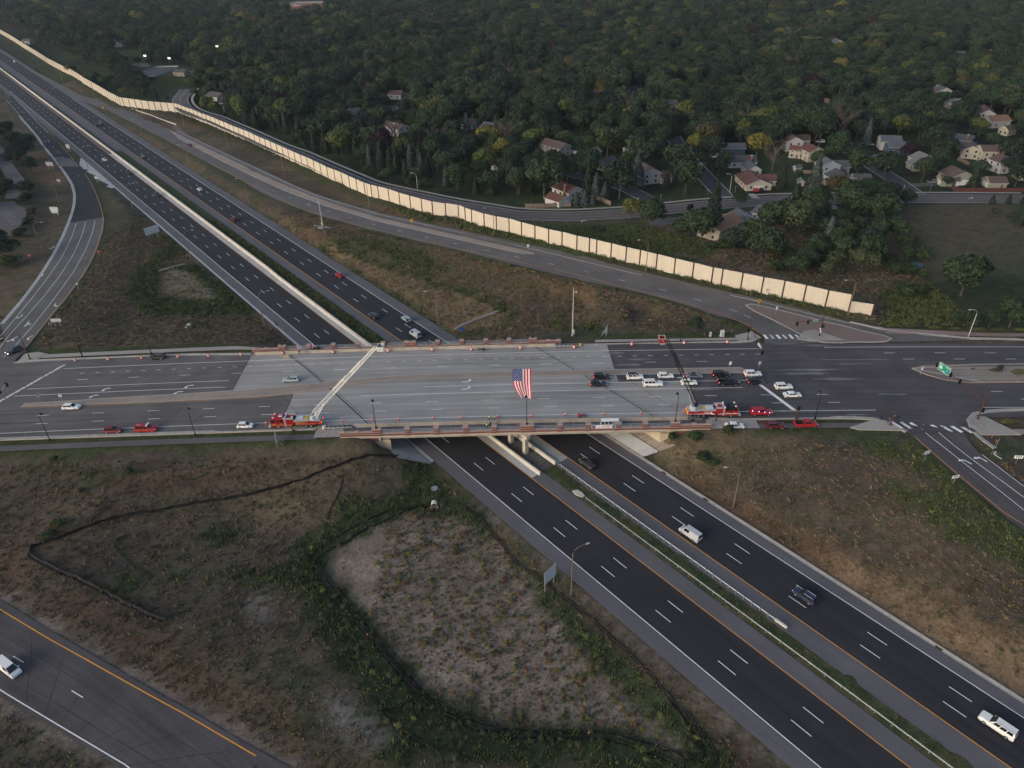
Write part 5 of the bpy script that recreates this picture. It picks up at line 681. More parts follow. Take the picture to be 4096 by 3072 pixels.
for side,y0,PL_,sg,e0,e1 in (('near',YN,NEARP,1,-44.2,50.5),('far',YF-.5,FARP,-1,-79.8,15.4)):
    oy=y0 if side=='near' else y0+.5  # outer face
    k=MB(); bandx(k,e0,e1,y0,y0+.5,-.42,.02,CREAM); bp_('fascia_band',k)
    for i in range(len(PL_)-1):
        a=PL_[i][0]+PL_[i][1]/2; b2=PL_[i+1][0]-PL_[i+1][1]/2
        k=MB(); bandx(k,a,b2,y0+.04,y0+.46,.02,.58,BRK); bp_('brick_wall',k)
        k=MB(); bandx(k,a,b2,y0-.03,y0+.53,.58,.74,CAPM); bp_('wall_cap',k)
        k=MB()
        for zz in (1.05,1.4,1.8):
            k.tube([xs(x,y0+.25,zz) for x in np.linspace(a-.1,b2+.1,3)],.045,GALV,5)
        m=max(2,int((b2-a)/2.2))
        for q in range(1,m): x=a+(b2-a)*q/m; k.tube([xs(x,y0+.25,.7),xs(x,y0+.25,1.8)],.035,GALV,4)
        bp_('railing',k)
    for x,w in PL_:
        k=MB(); 
        for z0,z1,mt,gw in ((.02,.62,BRK,0),(.62,.74,CAPM,.06),(.74,1.22,BRK,-.02),(1.22,1.32,CAPM,.03),(1.32,1.75,BRK,-.03),(1.75,1.82,CAPM,.02),(1.82,2.06,BRK,-.03),(2.06,2.32,CAPM,.12)):
            k.box((x,y0+.25,float(zcross(x))+z0),(w+2*gw,.78+2*gw,z1-z0),mt)
        bp_('pilaster',k)
    for a,b2 in ((e0,PL_[0][0]-PL_[0][1]/2),(PL_[-1][0]+PL_[-1][1]/2,e1)):
        k=MB(); bandx(k,a,b2,y0+.02,y0+.5,.02,.62,BRK); bandx(k,a,b2,y0-.02,y0+.54,.62,.74,CAPM); bandx(k,a,b2,y0+.04,y0+.48,.74,1.18,BRK); bandx(k,a,b2,y0-.06,y0+.58,1.18,1.38,CAPM)
        xm=(a+b2)/2+(.2 if a<0 else -.2); xe=a+.75 if a==e0 else b2-.75
        for x in (xm,xe): k.box((x,y0+.26,float(zcross(x))+1.38),(1.25,.8,.22),CAPM,top=.9)
        bp_('end_parapet',k)
# abutments, wing walls, slope paving
k=MB(); zt=5.9
def tq(t0,t1,y0,y1,z0,z1,mat,mb):
    q=[(xt(y0,t0),y0),(xt(y0,t1),y0),(xt(y1,t1),y1),(xt(y1,t0),y1)]; mb.prism(q,z0,z1,mat)
tq(TL-1.4,TL+1.9,YN+.4,YF-.4,1.2,5.5,ABUT,k); tq(TL-2.2,TL-.1,YN+.42,YF-.42,5.5,6.75,ABUT,k); bp_('abutment',k)
k=MB(); tq(TR_-1.9,TR_+1.4,YN+.4,YF-.4,1.2,5.5,ABUT,k); tq(TR_+.1,TR_+2.2,YN+.42,YF-.42,5.5,6.75,ABUT,k); bp_('abutment',k)
for y,sg in ((YN+.08,1),(YF-.58,-1)):
    for xa,xb in ((xt(y,TL)-.2,xt(y,TL)-10.6),(xt(y,TR_)+.2,xt(y,TR_)+11)):
        k=MB(); q=[(xa,1.0),(xa,6.85),(xb,float(zcross(xb))-.42),(xb,float(zcross(xb))-1.0)]
        if xa<xb: pass
        a=[(x,y,z) for x,z in q]; b2=[(x,y+.45,z) for x,z in q]; k.face(a,CREAM); k.face(b2[::-1],CREAM)
        for i in range(4): k.face([a[i],a[(i+1)%4],b2[(i+1)%4],b2[i]],CREAM)
        bp_('wing_wall',k)
        k=MB(); yo=y-.03 if sg>0 else y+.48; s_=1 if xb>xa else -1; q=[(xa+s_*.5,5.35),(xa+s_*.5,6.45),(xa+s_*7.6,6.35),(xa+s_*6.0,5.45)]; k.face([(x,yo-.02 if sg>0 else yo,z) for x,z in (q if True else q)],BRK); k.face([(x,yo+.02,z) for x,z in q[::-1]],BRK); bp_('brick_panel',k)
k=MB()
for i in range(10):
    for j in range(2):
        y0,y1=142.2+i*4.9,142.2+i*4.9+4.86; t0,t1=-28.2-j*3.35,-28.2-j*3.35-3.3; z=lambda t: (-(t+28.2))*.37+.06
        q=[(xt(y0,t0),y0,z(t0)),(xt(y0,t1),y0,z(t1)),(xt(y1,t1),y1,z(t1)),(xt(y1,t0),y1,z(t0))]; k.face(q[::-1],CB); k.face([(p[0],p[1],p[2]-.3) for p in q],CB)
bp_('slope_paving',k)
TANP=pave('tan_slope_paving',(.24,.205,.17),joint=3.0)
k=MB()
for i in range(10):
    for j,(ta,tb,mt) in enumerate(((14.9,18.0,CB),(18.25,21.3,TANP))):
        y0,y1=143.2+i*4.8,143.2+i*4.8+4.77; z=lambda t: (t-14.9)*.52+.1
        q=[(xt(y0,ta),y0,z(ta)),(xt(y0,tb),y0,z(tb)),(xt(y1,tb),y1,z(tb)),(xt(y1,ta),y1,z(ta))]; k.face(q,mt); k.face([(p[0],p[1],p[2]-.3) for p in q[::-1]],mt)
bp_('slope_paving',k)
for i in range(9):
    s=3.7-6.0*i; p=fs(s,-6.9); 
    if p[1]<YF: k=MB(); k.box((p[0],p[1],-.3),(1.15,1.15,5.5),CREAM,rz=FA); bp_('pier_column',k)
k=MB(); a=fs(4.6,-6.9); b2=fs(-46,-6.9); k.box(((a[0]+b2[0])/2,(a[1]+b2[1])/2,5.1),(51.5,1.35,.95),CREAM,rz=FA,top=1.0); bp_('pier_cap',k)
# road barriers on the deck
def jersey(name,pts,h,wb,wt,mat,label,par=None,step=6.0,gap=.03):
    pl=np.array(pts,float); n=max(1,int(np.linalg.norm(np.diff(pl,axis=0),axis=1).sum()/step)); R_=resample(pl,n*4+1)
    root=thing(name,label,'barrier',tuple(R_[0])) if par is None else par; o=R_[0] if par is None else np.zeros(3)
    for i in range(n):
        seg=R_[i*4:i*4+5]-o; A=offs(seg,wb/2); B=offs(seg,-wb/2); A2=offs(seg,wt/2); B2=offs(seg,-wt/2); k=MB(); H_=np.array((0,0,h)); m_=np.array((0,0,h*.3)); Am=offs(seg,wt*.62)+m_; Bm=offs(seg,-wt*.62)+m_
        for j in range(4):
            for X,Y,Xd,Yd in ((A,Am,0,0),(Am,A2+H_,0,0)): k.face([X[j],Y[j],Y[j+1],X[j+1]],mat)
            k.face([A2[j]+H_,B2[j]+H_,B2[j+1]+H_,A2[j+1]+H_],mat)
            for X,Y in ((Bm,B),(B2+H_,Bm)): k.face([X[j],Y[j],Y[j+1],X[j+1]],mat)
        for j in (0,4): k.face([A[j],B[j],Bm[j],B2[j]+H_,A2[j]+H_,Am[j]],mat)
        part('barrier_segment',k,root)
    return root
jersey('concrete_barrier',[xs(x,149.45) for x in np.linspace(-41.3,45.5,30)],.9,.55,.25,BARC,'tan concrete barrier between the bridge path and the near traffic lanes',step=6)
jersey('concrete_barrier',[xs(x,188.85) for x in np.linspace(-78.5,13.5,30)],.9,.55,.25,BARC,'stained tan concrete barrier along the far edge of the bridge deck',step=6)
jersey('median_wall',[fs(s,-10.0 if s>-150 else -9.6) for s in np.linspace(-980,-62,80)],1.25,.85,.55,PALEB,'long pale concrete median wall between the two freeway carriageways beyond the bridge',step=9)
jersey('median_wall',[fs(s,-9.9) for s in np.linspace(-46,13.0,20)],.95,.8,.4,PALEB,'pale concrete wall beside the bridge piers along the southbound lanes',step=8)
jersey('median_wall',[fs(s,-4.25) for s in np.linspace(-46,12.4,20)],.95,.8,.4,PALEB,'pale concrete wall beside the bridge piers along the northbound lanes',step=8)
nb=resample(L['north_far'],200); m=(nb[:,0]<-232)&(nb[:,0]>-318); jersey('ramp_barrier',offs(nb,-.3)[m],.8,.5,.25,PALEB,'low white barrier along the outer edge of the entrance ramp below the noise wall',step=9)
# guardrail with posts
gp=thing('guardrail','grey steel beam guardrail on posts along the grass median below the bridge','guardrail',fs(13.5,-4.0))
g0=np.array(fs(13.5,-4.0)); SS=list(np.arange(13.5,19,.95))+list(np.arange(19.6,78,1.9)); k=MB(); k.box((0,0,-.25),(.14,.16,.98),GALV,rz=FA); pm=k.mesh('post')
for s in SS: p=np.array(fs(s,-4.05))-g0; ob('post',pm,gp,tuple(p))
k=MB()
for i in range(len(SS)-1):
    for (y0,z0),(y1,z1) in (((.10,.45),(.18,.52)),((.18,.52),(.10,.585)),((.10,.585),(.18,.65)),((.18,.65),(.10,.74))):
        a,b2,c,d=[np.array(fs(s_,-4.05+y_,z_))-g0 for s_,y_,z_ in ((SS[i],y0,z0),(SS[i+1],y0,z0),(SS[i+1],y1,z1),(SS[i],y1,z1))]; k.face([a,b2,c,d],GALV)
part('rail_beam',k,gp)
k=MB(); k.box((0,0,.35),(2.6,.4,.5),PALEB,rz=FA); part('end_terminal',k,gp,tuple(np.array(fs(77.5,-4.0))-g0))
cp=thing('cable_barrier','thin steel cable barrier on slim posts along the southbound edge of the grass median','barrier',fs(27,-7.7)); c0=np.array(fs(27,-7.7)); k=MB(); k.box((0,0,-.2),(.09,.09,1.05),GALV); pm=k.mesh('post')
CS=np.arange(27,170,3.1)
for s in CS: ob('post',pm,cp,tuple(np.array(fs(s,-7.7,.1))-c0))
for zz in (.55,.68,.82):
    k=MB(); k.tube([np.array(fs(s,-7.7,zz))-c0 for s in np.linspace(27,169,30)],.022,GALV,4); part('cable',k,cp)
k=MB(); k.prism([(x,y) for x,y in ((-1.6,-.6),(-.2,-.9),(1.5,-.3),(1.7,.4),(.3,.8),(-1.3,.6))],-.2,.14,PALEB); part('anchor_block',k,cp,tuple(np.array(fs(24.3,-7.4))-c0),FA)
# ---------------- noise wall ----------------
PANEL=pave('noise_wall_panel',(.55,.485,.395),streak=.05,fine=.10,patch=.05,su=1,sv=1); POSTM=M('dark_brown_post',(.045,.027,.022),.7,var=.1)
NW=thing('noise_wall','long tan noise wall of tall panels between dark brown posts above the entrance ramp','noise wall',tuple(L['wall'][0])); w0=L['wall'][0]; WL=L['wall']
k=MB(); k.box((0,0,-.6),(.42,.55,6.5),POSTM); k.box((0,0,5.9),(.5,.62,.12),POSTM); pmesh=k.mesh('post')
nW=len(WL)
for i in range(nW):
    a=WL[i]; z=hz(a[0],a[1]); last=i==nW-1; t_=WL[min(i+1,nW-1)]-WL[max(i-1,0)]; an=math.atan2(t_[1],t_[0]); o=ob('post',pmesh,NW,(a[0]-w0[0],a[1]-w0[1],z-w0[2]),an)
    if last: o.scale=(1,1,.62)
    if i<nW-1:
        b2=WL[i+1]; ln=float(np.hypot(b2[0]-a[0],b2[1]-a[1]))-.3; an=math.atan2(b2[1]-a[1],b2[0]-a[0]); h_=5.85 if i<nW-2 else 3.7; h_+= .0; zb=min(z,hz(b2[0],b2[1]))-.4; k=MB(); zz=0.0; nb_=5
        hh=(h_+.4+abs(z-hz(b2[0],b2[1]))*.5)
        for q in range(nb_): # stacked planks with shadow joints
            k.box((0,0,hh*q/nb_+.01),(ln,.2,hh/nb_-.02),PANEL)
        k.box((0,0,hh),(ln,.3,.09),PANEL)
        part('panel',k,NW,((a[0]+b2[0])/2-w0[0],(a[1]+b2[1])/2-w0[1],zb-w0[2]),an)
# ---------------- silt fences, rail fence ----------------
BLK=M('black_fabric',(.012,.012,.013),.8,var=.2,scale=1.5); WOOD=M('weathered_wood',(.075,.052,.042),.9,var=.2,scale=1.2); STEELP=M('white_stake',(.20,.19,.17),.8)
def silt(key,label,h=.55,lean=.5):
    pl=L[key]; n=max(4,int(np.linalg.norm(np.diff(pl[:,:2],axis=0),axis=1).sum()/1.6)); R_=resample(pl,n); R_[:,:2]+=(rng.random((n,2))-.5)*.35; z=hgt(R_[:,0],R_[:,1]); o=np.array((R_[0,0],R_[0,1],z[0])); th=thing('silt_fence',label,'silt fence',tuple(o))
    hs=h*(.75+.5*rng.random(n)); A=np.c_[R_[:,:2],z-.1]-o; T=offs(np.c_[R_[:,:2],z+hs],lean*.35)-o; B=offs(np.c_[R_[:,:2],z-.08],-.5*h)-o; k=MB()
    for i in range(n-1): k.face([A[i],A[i+1],T[i+1],T[i]],BLK); k.face([B[i]+(0,0,.22),B[i+1]+(0,0,.22),A[i+1]+(0,0,.2),A[i]+(0,0,.2)],BLK)
    part('fabric',k,th); k=MB(); k.box((0,0,-.1),(.05,.05,h+.2),STEELP); pm=k.mesh('stake')
    for i in range(0,n,2): ob('stake',pm,th,tuple(A[i]+(0,0,.1)))
silt('silt_a','longest black silt fence looping across the brown slope left of the bridge',.95)
silt('silt_b','black silt fence along the freeway edge of the sandy basin',.4); silt('silt_c','black silt fence ringing the sandy basin close to the sand',.45); silt('silt_d','outer black silt fence around the sandy basin in the green ditch',.45); silt('silt_e','short black silt fence beside the pale bare patch near the bottom road',.45); silt('silt_f','low black line of fabric running downhill on the brown slope above the basin',.25); silt('silt_g','curled low black fabric line on the dark slope below the long silt fence',.25)
rf=resample(L['rail_fence'],30); z=hgt(rf[:,0],rf[:,1]); RF=thing('rail_fence','brown three rail wooden fence on the slope below the near path','fence',(rf[0,0],rf[0,1],z[0])); o=np.array((rf[0,0],rf[0,1],z[0])); k=MB(); k.box((0,0,-.2),(.16,.16,1.35),WOOD); pm=k.mesh('post'); Q=np.c_[rf[:,:2],z]-o
for i in range(30):
    ob('post',pm,RF,tuple(Q[i]))
    if i<29:
        for zz in (.35,.68,1.0): k=MB(); k.tube([Q[i]+(0,0,zz),Q[i+1]+(0,0,zz)],.07,WOOD,4); part('rail',k,RF)
# ---------------- lamps ----------------
BRZ=M('bronze_pole',(.20,.15,.11),.55,.3,var=.08); BLKP=M('black_painted_metal',(.012,.012,.014),.5,.2,var=0); LGP=M('light_grey_pole',(.46,.46,.45),.5,.3,var=.05); RST=M('rust_brown_steel',(.085,.040,.028),.65,.2,var=.12); LENS=M('lamp_lens',(.6,.62,.62),.3,var=0); CBX=M('cabinet_grey',(.52,.53,.52),.6,var=.05)
def cobra(mat,h=12.4,arm=3.2):
    a=MB(); a.tube([(0,0,0),(0,0,h*.5),(0,0,h-2.2)],[.17,.14,.11],mat,7); a.lathe([(.28,0),(.28,.12),(.2,.14)],mat,8)
    b=MB(); b.tube([(0,0,h-2.3),(.05,0,h-1.3),(.4,0,h-.5),(1.1,0,h-.08),(2.0,0,h+.05),(arm,0,h+.06)],[.11,.10,.09,.08,.07,.06],mat,6)
    c=MB(); c.box((arm+.35,0,h-.06),(.85,.34,.16),LGP,top=.8); d=MB(); d.box((arm+.4,0,h-.1),(.5,.26,.04),LENS)
    return [('pole',a.mesh('pole',True),(0,0,0),[]),('arm',b.mesh('arm',True),(0,0,0),[]),('lamp_head',c.mesh('lamp_head'),(0,0,0),[('lens',d.mesh('lens'),(0,0,0))])]
CP=cobra(BRZ); CG=cobra(LGP,9.5,2.2); CL=cobra(BRZ,13.0,3.0)
lr=('on the bank nearest the top left corner','second along the left bank from the top left corner','left of the exit ramp beside the new concrete gutter','in the gore between exit ramp and southbound lanes','left of the exit ramp bend beside a grey sign back','left of the exit ramp above the red wrong way sign','between the big white sign back and the gore along the southbound shoulder','right of the big white sign back along the southbound shoulder','nearest the far bridge parapet along the southbound shoulder','standing closest to the camera by the southbound shoulder')
for i,(p,t) in enumerate(zip(P['cobra_r'],lr)): spawn(CP if i<9 else CL,'street_lamp','bronze curved lamp '+t,'street lamp',p,math.radians(25 if i<9 else 25),'freeway lamps')
ll=('farthest up the bank below the noise wall','second from the far end of the noise wall bank','third from the far end of the noise wall bank','beside the far yellow diamond sign','on the grass strip past the yellow diamond sign','against the bend of the noise wall','in front of the wall where the frontage road curves away','beside the dark red car on the ramp','on the bank in front of the wall opposite the dark red car','on the green bank left of the camera mast','on the green bank right of the camera mast','on the bank beside the middle yellow diamond sign','standing just in front of the camera mast slab','on the tan dry basin by the northbound lanes','on the grass strip left of the camera mast','in front of the wall above the ramp bend','leaning brown at the low end of the noise wall','on the brown slope right of the lower freeway','grey beside the far right sidewalk')
for i,(p,t) in enumerate(zip(P['cobra_l'],ll)): spawn(CG if i==18 else CP,'street_lamp','curved lamp '+t,'street lamp',p,math.radians(180),'freeway lamps')
for p,t in zip(P['yard_lamp'],('behind the wall among the leftmost spruces','behind the wall near the small round maple','at the corner by the white wagon driveway','on the corner lawn near the red car and garage')): spawn(CG,'street_lamp','slim grey street lamp '+t,'street lamp',p,math.radians(180),'frontage lamps',.95)
def deco():
    a=MB(); a.tube([(0,0,0),(0,0,3),(0,0,7.6)],[.12,.09,.07],BLKP,7); a.lathe([(.26,0),(.24,.5),(.14,.7)],BLKP,8)
    b=MB(); b.tube([(0,0,7.5),(.2,0,8.2),(.75,0,8.5),(1.05,0,8.2)],.045,BLKP,5); c=MB(); c.lathe([(.42,7.62),(.36,7.8),(.16,7.98),(.06,8.25)],BLKP,10,(1.05,0,0)); d=MB(); d.lathe([(.1,7.42),(.3,7.5),(.34,7.62)],LENS,8,(1.05,0,0))
    return [('pole',a.mesh('pole',True),(0,0,0),[]),('arm',b.mesh('arm'),(0,0,0),[]),('lamp_shade',c.mesh('lamp_shade',True),(0,0,0),[('lens',d.mesh('lens'),(0,0,0))])]
DP=deco()
for x,t in ((-34.7,'on the left end post of the near parapet'),(3.55,'on the wide middle post of the near parapet under the big flag'),(41.2,'on the right end post of the near parapet')): spawn(DP,'bridge_lamp','black decorative lamp '+t,'street lamp',xs(x,YN+.25,2.32),math.radians(95),'decorative lamps')
for x,t in ((-70.3,'on the left end post of the far parapet'),(-31.0,'on the wide middle post of the far parapet'),(6.7,'on the right end post of the far parapet')): spawn(DP,'bridge_lamp','black decorative lamp '+t,'street lamp',xs(x,YF-.25,2.32),math.radians(-85),'decorative lamps')
for p,t,r in zip(P['bridge_lamp_ground'],('on the grass verge at the far left of the near path','on the grass verge left of the white hatchback','behind the black car on the far left verge','on the far verge beside the red ladder bucket','beside the red pickup on the near verge'),(90,90,-90,-90,90)): spawn(DP,'bridge_lamp','black decorative lamp '+t,'street lamp',p,math.radians(r),'decorative lamps')
def mastp(h,rung):
    a=MB(); a.tube([(0,0,0),(0,0,h)],[.24,.13],LGP,8); a.lathe([(.4,0),(.4,.2)],LGP,8); b=MB(); b.box((.3,0,1.2),(.45,.5,1.0),CBX); c=MB(); c.tube([(0,0,h-.9),(.75,0,h-.8)],.05,LGP,5); c.lathe([(.16,h-1.25),(.2,h-1.0),(.1,h-.75)],CBX,8,(.8,0,0)); c.tube([(0,0,h),(0,0,h+.8)],.04,CBX,5)
    return [('pole',a.mesh('pole',True),(0,0,0),[]),('cabinet',b.mesh('cabinet'),(0,0,0),[]),('camera_head',c.mesh('camera_head'),(0,0,0),[])]
spawn(mastp(16,1),'camera_mast','tall grey camera mast behind the far sidewalk right of the bridge','mast',P['mast'][0])
spawn(mastp(12.5,1),'camera_mast','grey camera mast on a small concrete slab beside the entrance ramp','mast',P['mast'][1],math.radians(180))
q=P['mast'][1]; lot('mast_slab',[(q[0]-4,q[1]+2.2),(q[0]-.5,q[1]+2.0),(q[0]+4.5,q[1]-1.8),(q[0]+1,q[1]-2.6),(q[0]-2,q[1]-2)],CB,.12,q[2])
# ---------------- barrels and cones ----------------
ORG=M('safety_orange',(.75,.085,.02),.5,var=0); WRF=M('reflective_white',(.78,.76,.74),.4,var=0); RUB=M('black_rubber',(.02,.02,.02),.8,var=0)
a=MB(); a.lathe([(.30,.06),(.30,.26),(.285,.26),(.285,.48),(.275,.48),(.27,.66),(.265,.66),(.26,.86),(.24,1.0)],[ORG,ORG,WRF,WRF,ORG,ORG,WRF,ORG],12); b=MB(); b.lathe([(.42,0),(.42,.07)],RUB,10); c=MB(); c.box((0,0,1.0),(.18,.04,.1),ORG)
BP=[('drum',a.mesh('drum'),(0,0,0),[('handle',c.mesh('handle'),(0,0,0))]),('base_ring',b.mesh('base_ring'),(0,0,0),[])]
nth=('first','second','third','fourth','fifth','sixth','seventh','eighth','ninth','tenth','eleventh','twelfth','thirteenth','fourteenth','fifteenth','sixteenth')
for i,p in enumerate(P['barrel']): spawn(BP,'traffic_barrel','orange and white barrel, %s from left along the far road edge'%nth[i],'barrel',p,i*.7,'barrels along the far edge',1.15)
a=MB(); a.lathe([(.17,.04),(.12,.32),(.10,.32),(.075,.5),(.07,.5),(.03,.74)],[ORG,ORG,WRF,WRF,ORG],10); b=MB(); b.box((0,0,0),(.42,.42,.045),ORG)
KP=[('cone_body',a.mesh('cone_body'),(0,0,0),[]),('base_plate',b.mesh('base_plate'),(0,0,0),[])]
for i,p in enumerate(P['cone']): spawn(KP,'traffic_cone','orange traffic cone with white collar, %s from the left along the near edge line'%nth[i],'cone',p,i*.5,'cones along the near edge line',1.35)
# ---------------- crash cushions ----------------
YLW=M('yellow_plastic',(.72,.42,.03),.5,var=.05)
def cushion(a,b,label,nose):
    a=np.array(a); b=np.array(b); ln=float(np.linalg.norm(b-a)); an=math.atan2(b[1]-a[1],b[0]-a[0]); th=thing('crash_cushion',label,'crash cushion',tuple(a),an); k=MB()
    for sg in (-1,1): k.box((ln/2,sg*.42,.32),(ln,.06,.5),GALV)
    part('side_rail',k,th)
    n=6
    for i in range(n+1): k=MB(); k.box((ln*i/n,0,.1),(.1,.86,.78),GALV); part('diaphragm',k,th)
    for i in range(n): k=MB(); k.box((ln*(i+.5)/n,0,.12),(ln/n*.72,.62,.55),RUB); part('bay',k,th)
    k=MB(); k.lathe([(.46,.2),(.46,.92)],nose,12); part('nose',k,th)
cushion(P['atten'][0],P['atten'][1],'grey steel crash cushion with cream nose behind the left fire truck',M('cream_plastic',(.62,.58,.45),.5,var=.05)); cushion(P['atten'][2],P['atten'][3],'grey steel crash cushion with yellow nose at the far right end of the bridge',YLW)
# ---------------- traffic signals ----------------
SGN=M('traffic_green',(.01,.24,.14),.5,var=0); SWH=M('sign_white',(.75,.76,.76),.5,var=0); SBK=M('sign_back_aluminium',(.46,.49,.51),.5,.0,var=.06); SYE=M('sign_yellow',(.78,.40,.01),.5,var=0); SRD=M('sign_red',(.55,.03,.03),.5,var=0); SBL=M('sign_blue',(.03,.16,.45),.5,var=0); REDL=M('red_light',(.5,.02,.01),.4,var=0,emit=(1,.08,.03),es=5); DKL=M('dark_lens',(.02,.012,.01),.3,var=0)
def sig_mesh():
    k=MB(); k.box((0,0,-.58),(.36,.4,1.16),BLKP)
    for z in (-.38,0,.38): k.lathe([(.16,-.2),(.17,-.42)],BLKP,8,(0,0,z),'Y')
    k.box((0,.21,-.66),(.62,.03,1.32),BLKP); return k.mesh('signal_head')
SH=sig_mesh()
def lens_m(m): k=MB(); k.lathe([(.13,-.215),(.12,-.225)],m,8,(0,0,0),'Y'); return k.mesh('signal_lens')
LR,LD=lens_m(REDL),lens_m(DKL)
def head(par,loc,rz,red=False):
    h=ob('signal_head',SH,par,loc,rz); 
    for z in (.38,0,-.38): ob('signal_lens',LR if (red and z>.3) else LD,h,(0,0,z))
def text_on(par,txt,size,loc,rot,mat=None): return ob('lettering',text_mesh(txt,size,mat or SWH),par,loc,rot=rot)
def signal(base,h,arm,ah,label,heads=(),top=None,mat=None):
    mat=mat or RST; th=thing('traffic_signal',label,'traffic signal',tuple(base)); k=MB(); k.tube([(0,0,.5),(0,0,ah),(0,0,h)],[.19,.15,.09],mat,8); part('pole',k,th,smooth=True); k=MB(); k.lathe([(.36,0),(.34,.35),(.24,.6),(.2,.62)],mat,8); part('base_cover',k,th)
    if arm: k=MB(); k.tube([(0,0,ah-.2),(arm[0]*.5,arm[1]*.5,ah+.25),(arm[0],arm[1],ah+.45)],[.13,.10,.07],mat,6); part('mast_arm',k,th); k=MB(); k.tube([(0,0,ah-1.0),(arm[0]*.5,arm[1]*.5,ah-.1)],[.07,.06],mat,5); part('brace',k,th)
    for loc,rz,rd in heads: head(th,loc,rz,rd)
    return th
def ped(th,loc,rz):
    k=MB(); k.box((0,0,-.25),(.45,.3,.5),BLKP); h=ob('pedestrian_head',k.mesh('pedestrian_head'),th,loc,rz); k=MB(); k.box((0,-.17,-.2),(.34,.02,.4),SWH); ob('display',k.mesh('display'),h)
B_=P['posts']
s1=signal(B_['s1'],9.0,(-1.4,-15.6),5.4,'brown mast arm signal on the far corner by the right crosswalk','',None); head(s1,(-1.5,-16.6,5.4),math.radians(90)); head(s1,(-.35,-.2,3.6),math.radians(90)); ped(s1,(.1,-.35,2.0),0); ped(s1,(-.1,-.3,2.6),.5)
k=MB(); k.box((0,0,-.45),(.05,2.6,.9),SBK); part('sign_back',k,s1,(-1.15,-13.0,5.55),.1); k=MB(); k.tube([(0,0,8.9),(1.4,-.6,9.1)],.05,RST,5); k.box((1.7,-.7,9.0),(.6,.25,.12),RST); part('lamp_arm',k,s1)
s2=signal(B_['s2'],7.3,(-8.4,-1.6),5.6,'brown mast arm signal with green street sign on the brick coloured island'); head(s2,(-8.5,-1.7,5.3),0); head(s2,(-5.0,-1.1,5.5),0); head(s2,(.3,-.3,3.6),math.radians(40)); ped(s2,(-.2,-.35,2.0),-.3); ped(s2,(-.15,-.3,1.4),.3); ped(s2,(-.3,-.2,2.7),-.6)
k=MB(); k.box((0,0,-.3),(1.9,.04,.6),SWH); g_=ob('street_sign',k.mesh('street_sign'),s2,(-2.6,-.75,5.75),math.radians(10)); k=MB(); k.box((0,-.025,-.25),(1.8,.02,.5),SGN); ob('green_panel',k.mesh('green_panel'),g_); text_on(g_,'Main St',.36,(0,-.04,0),(math.radians(90),0,0))
s3=signal(B_['s3'],9.0,(-3.2,17.2),5.8,'brown mast arm signal with big green highway sign at the right corner'); a3=math.radians(-75)
for f,dz in ((1.0,-.1),(.70,.0),(.50,.0)): head(s3,(-3.2*f-.25,17.2*f,6.2-(.1)),a3)
head(s3,(.45,-.1,2.9),math.radians(0),True); k=MB(); k.tube([(0,0,8.9),(-1.3,.7,9.3)],.05,RST,5); k.box((-1.6,.8,9.2),(.6,.25,.12),RST); part('lamp_arm',k,s3)
k=MB(); k.box((0,0,-1.15),(4.0,.05,2.3),SWH); g_=ob('highway_sign',k.mesh('highway_sign'),s3,(-3.2*.84-.35,17.2*.84,6.5),a3); k=MB(); k.box((0,-.03,-1.08),(3.86,.02,2.16),SGN); ob('green_panel',k.mesh('green_panel'),g_)
text_on(g_,'EAST',.52,(-1.15,-.05,.72),(math.radians(90),0,0)); text_on(g_,'SOUTH',.52,(1.0,-.05,.72),(math.radians(90),0,0)); k=MB(); k.box((-1.1,-.045,-.45),(.8,.01,.8),SWH,top=1); ob('route_shield',k.mesh('route_shield'),g_); text_on(g_,'10',.5,(-1.1,-.06,-.05),(math.radians(90),0,0),BLKP); k=MB(); k.box((1.0,-.045,-.5),(.8,.01,.8),SBL,top=1); ob('route_shield',k.mesh('route_shield'),g_); text_on(g_,'47',.46,(1.0,-.06,-.1),(math.radians(90),0,0)); k=MB(); k.face([(-.35,-.05,-.85),(.1,-.05,-.65),(.1,-.05,-.78),(.6,-.05,-.78),(.6,-.05,-.92),(.1,-.05,-.92),(.1,-.05,-1.05)],SWH); ob('arrow',k.mesh('arrow'),g_)
s4=signal(B_['s4'],9.2,None,5.4,'brown signal pole with small arm on the corner by the left exit ramp'); ped(s4,(.05,-.35,2.2),.4); ped(s4,(-.1,-.35,1.7),-.4); k=MB(); k.tube([(0,0,9.0),(-1.4,-.5,9.15)],.05,RST,5); k.box((-1.7,-.6,9.05),(.6,.25,.12),RST); part('lamp_arm',k,s4)
s5=signal(B_['s5'],4.6,None,3.0,'slim black signal pole on the far left verge among the barrels',mat=BLKP); head(s5,(.3,0,3.9),math.radians(90)); k=MB(); k.box((.55,0,3.3),(.04,.5,1.2),SRD); part('red_backplate',k,s5)
s7=signal(B_['s7'],4.4,None,3.0,'short brown signal pole behind the bed of the red pickup'); head(s7,(-.2,-.25,3.7),math.radians(90))
s8=signal(B_['s8'],3.6,None,2.4,'short pedestrian signal pole among the walkers on the corner'); ped(s8,(0,-.25,3.3),.6); ped(s8,(.3,0,3.2),1.2)
s6=signal((-139.0,150.0-2.0,float(zcross(-139))),9.2,(-1.7,19.5),5.7,'grey mast arm signal reaching over the left edge of the cross road',mat=LGP); head(s6,(-1.7,19.6,5.9),math.radians(-90)); head(s6,(-1.5,16,5.9),math.radians(-90))
k=MB(); k.box((0,0,-.35),(.04,1.3,.7),SBK); part('sign_back',k,s6,(-1.4,13.6,6.0))
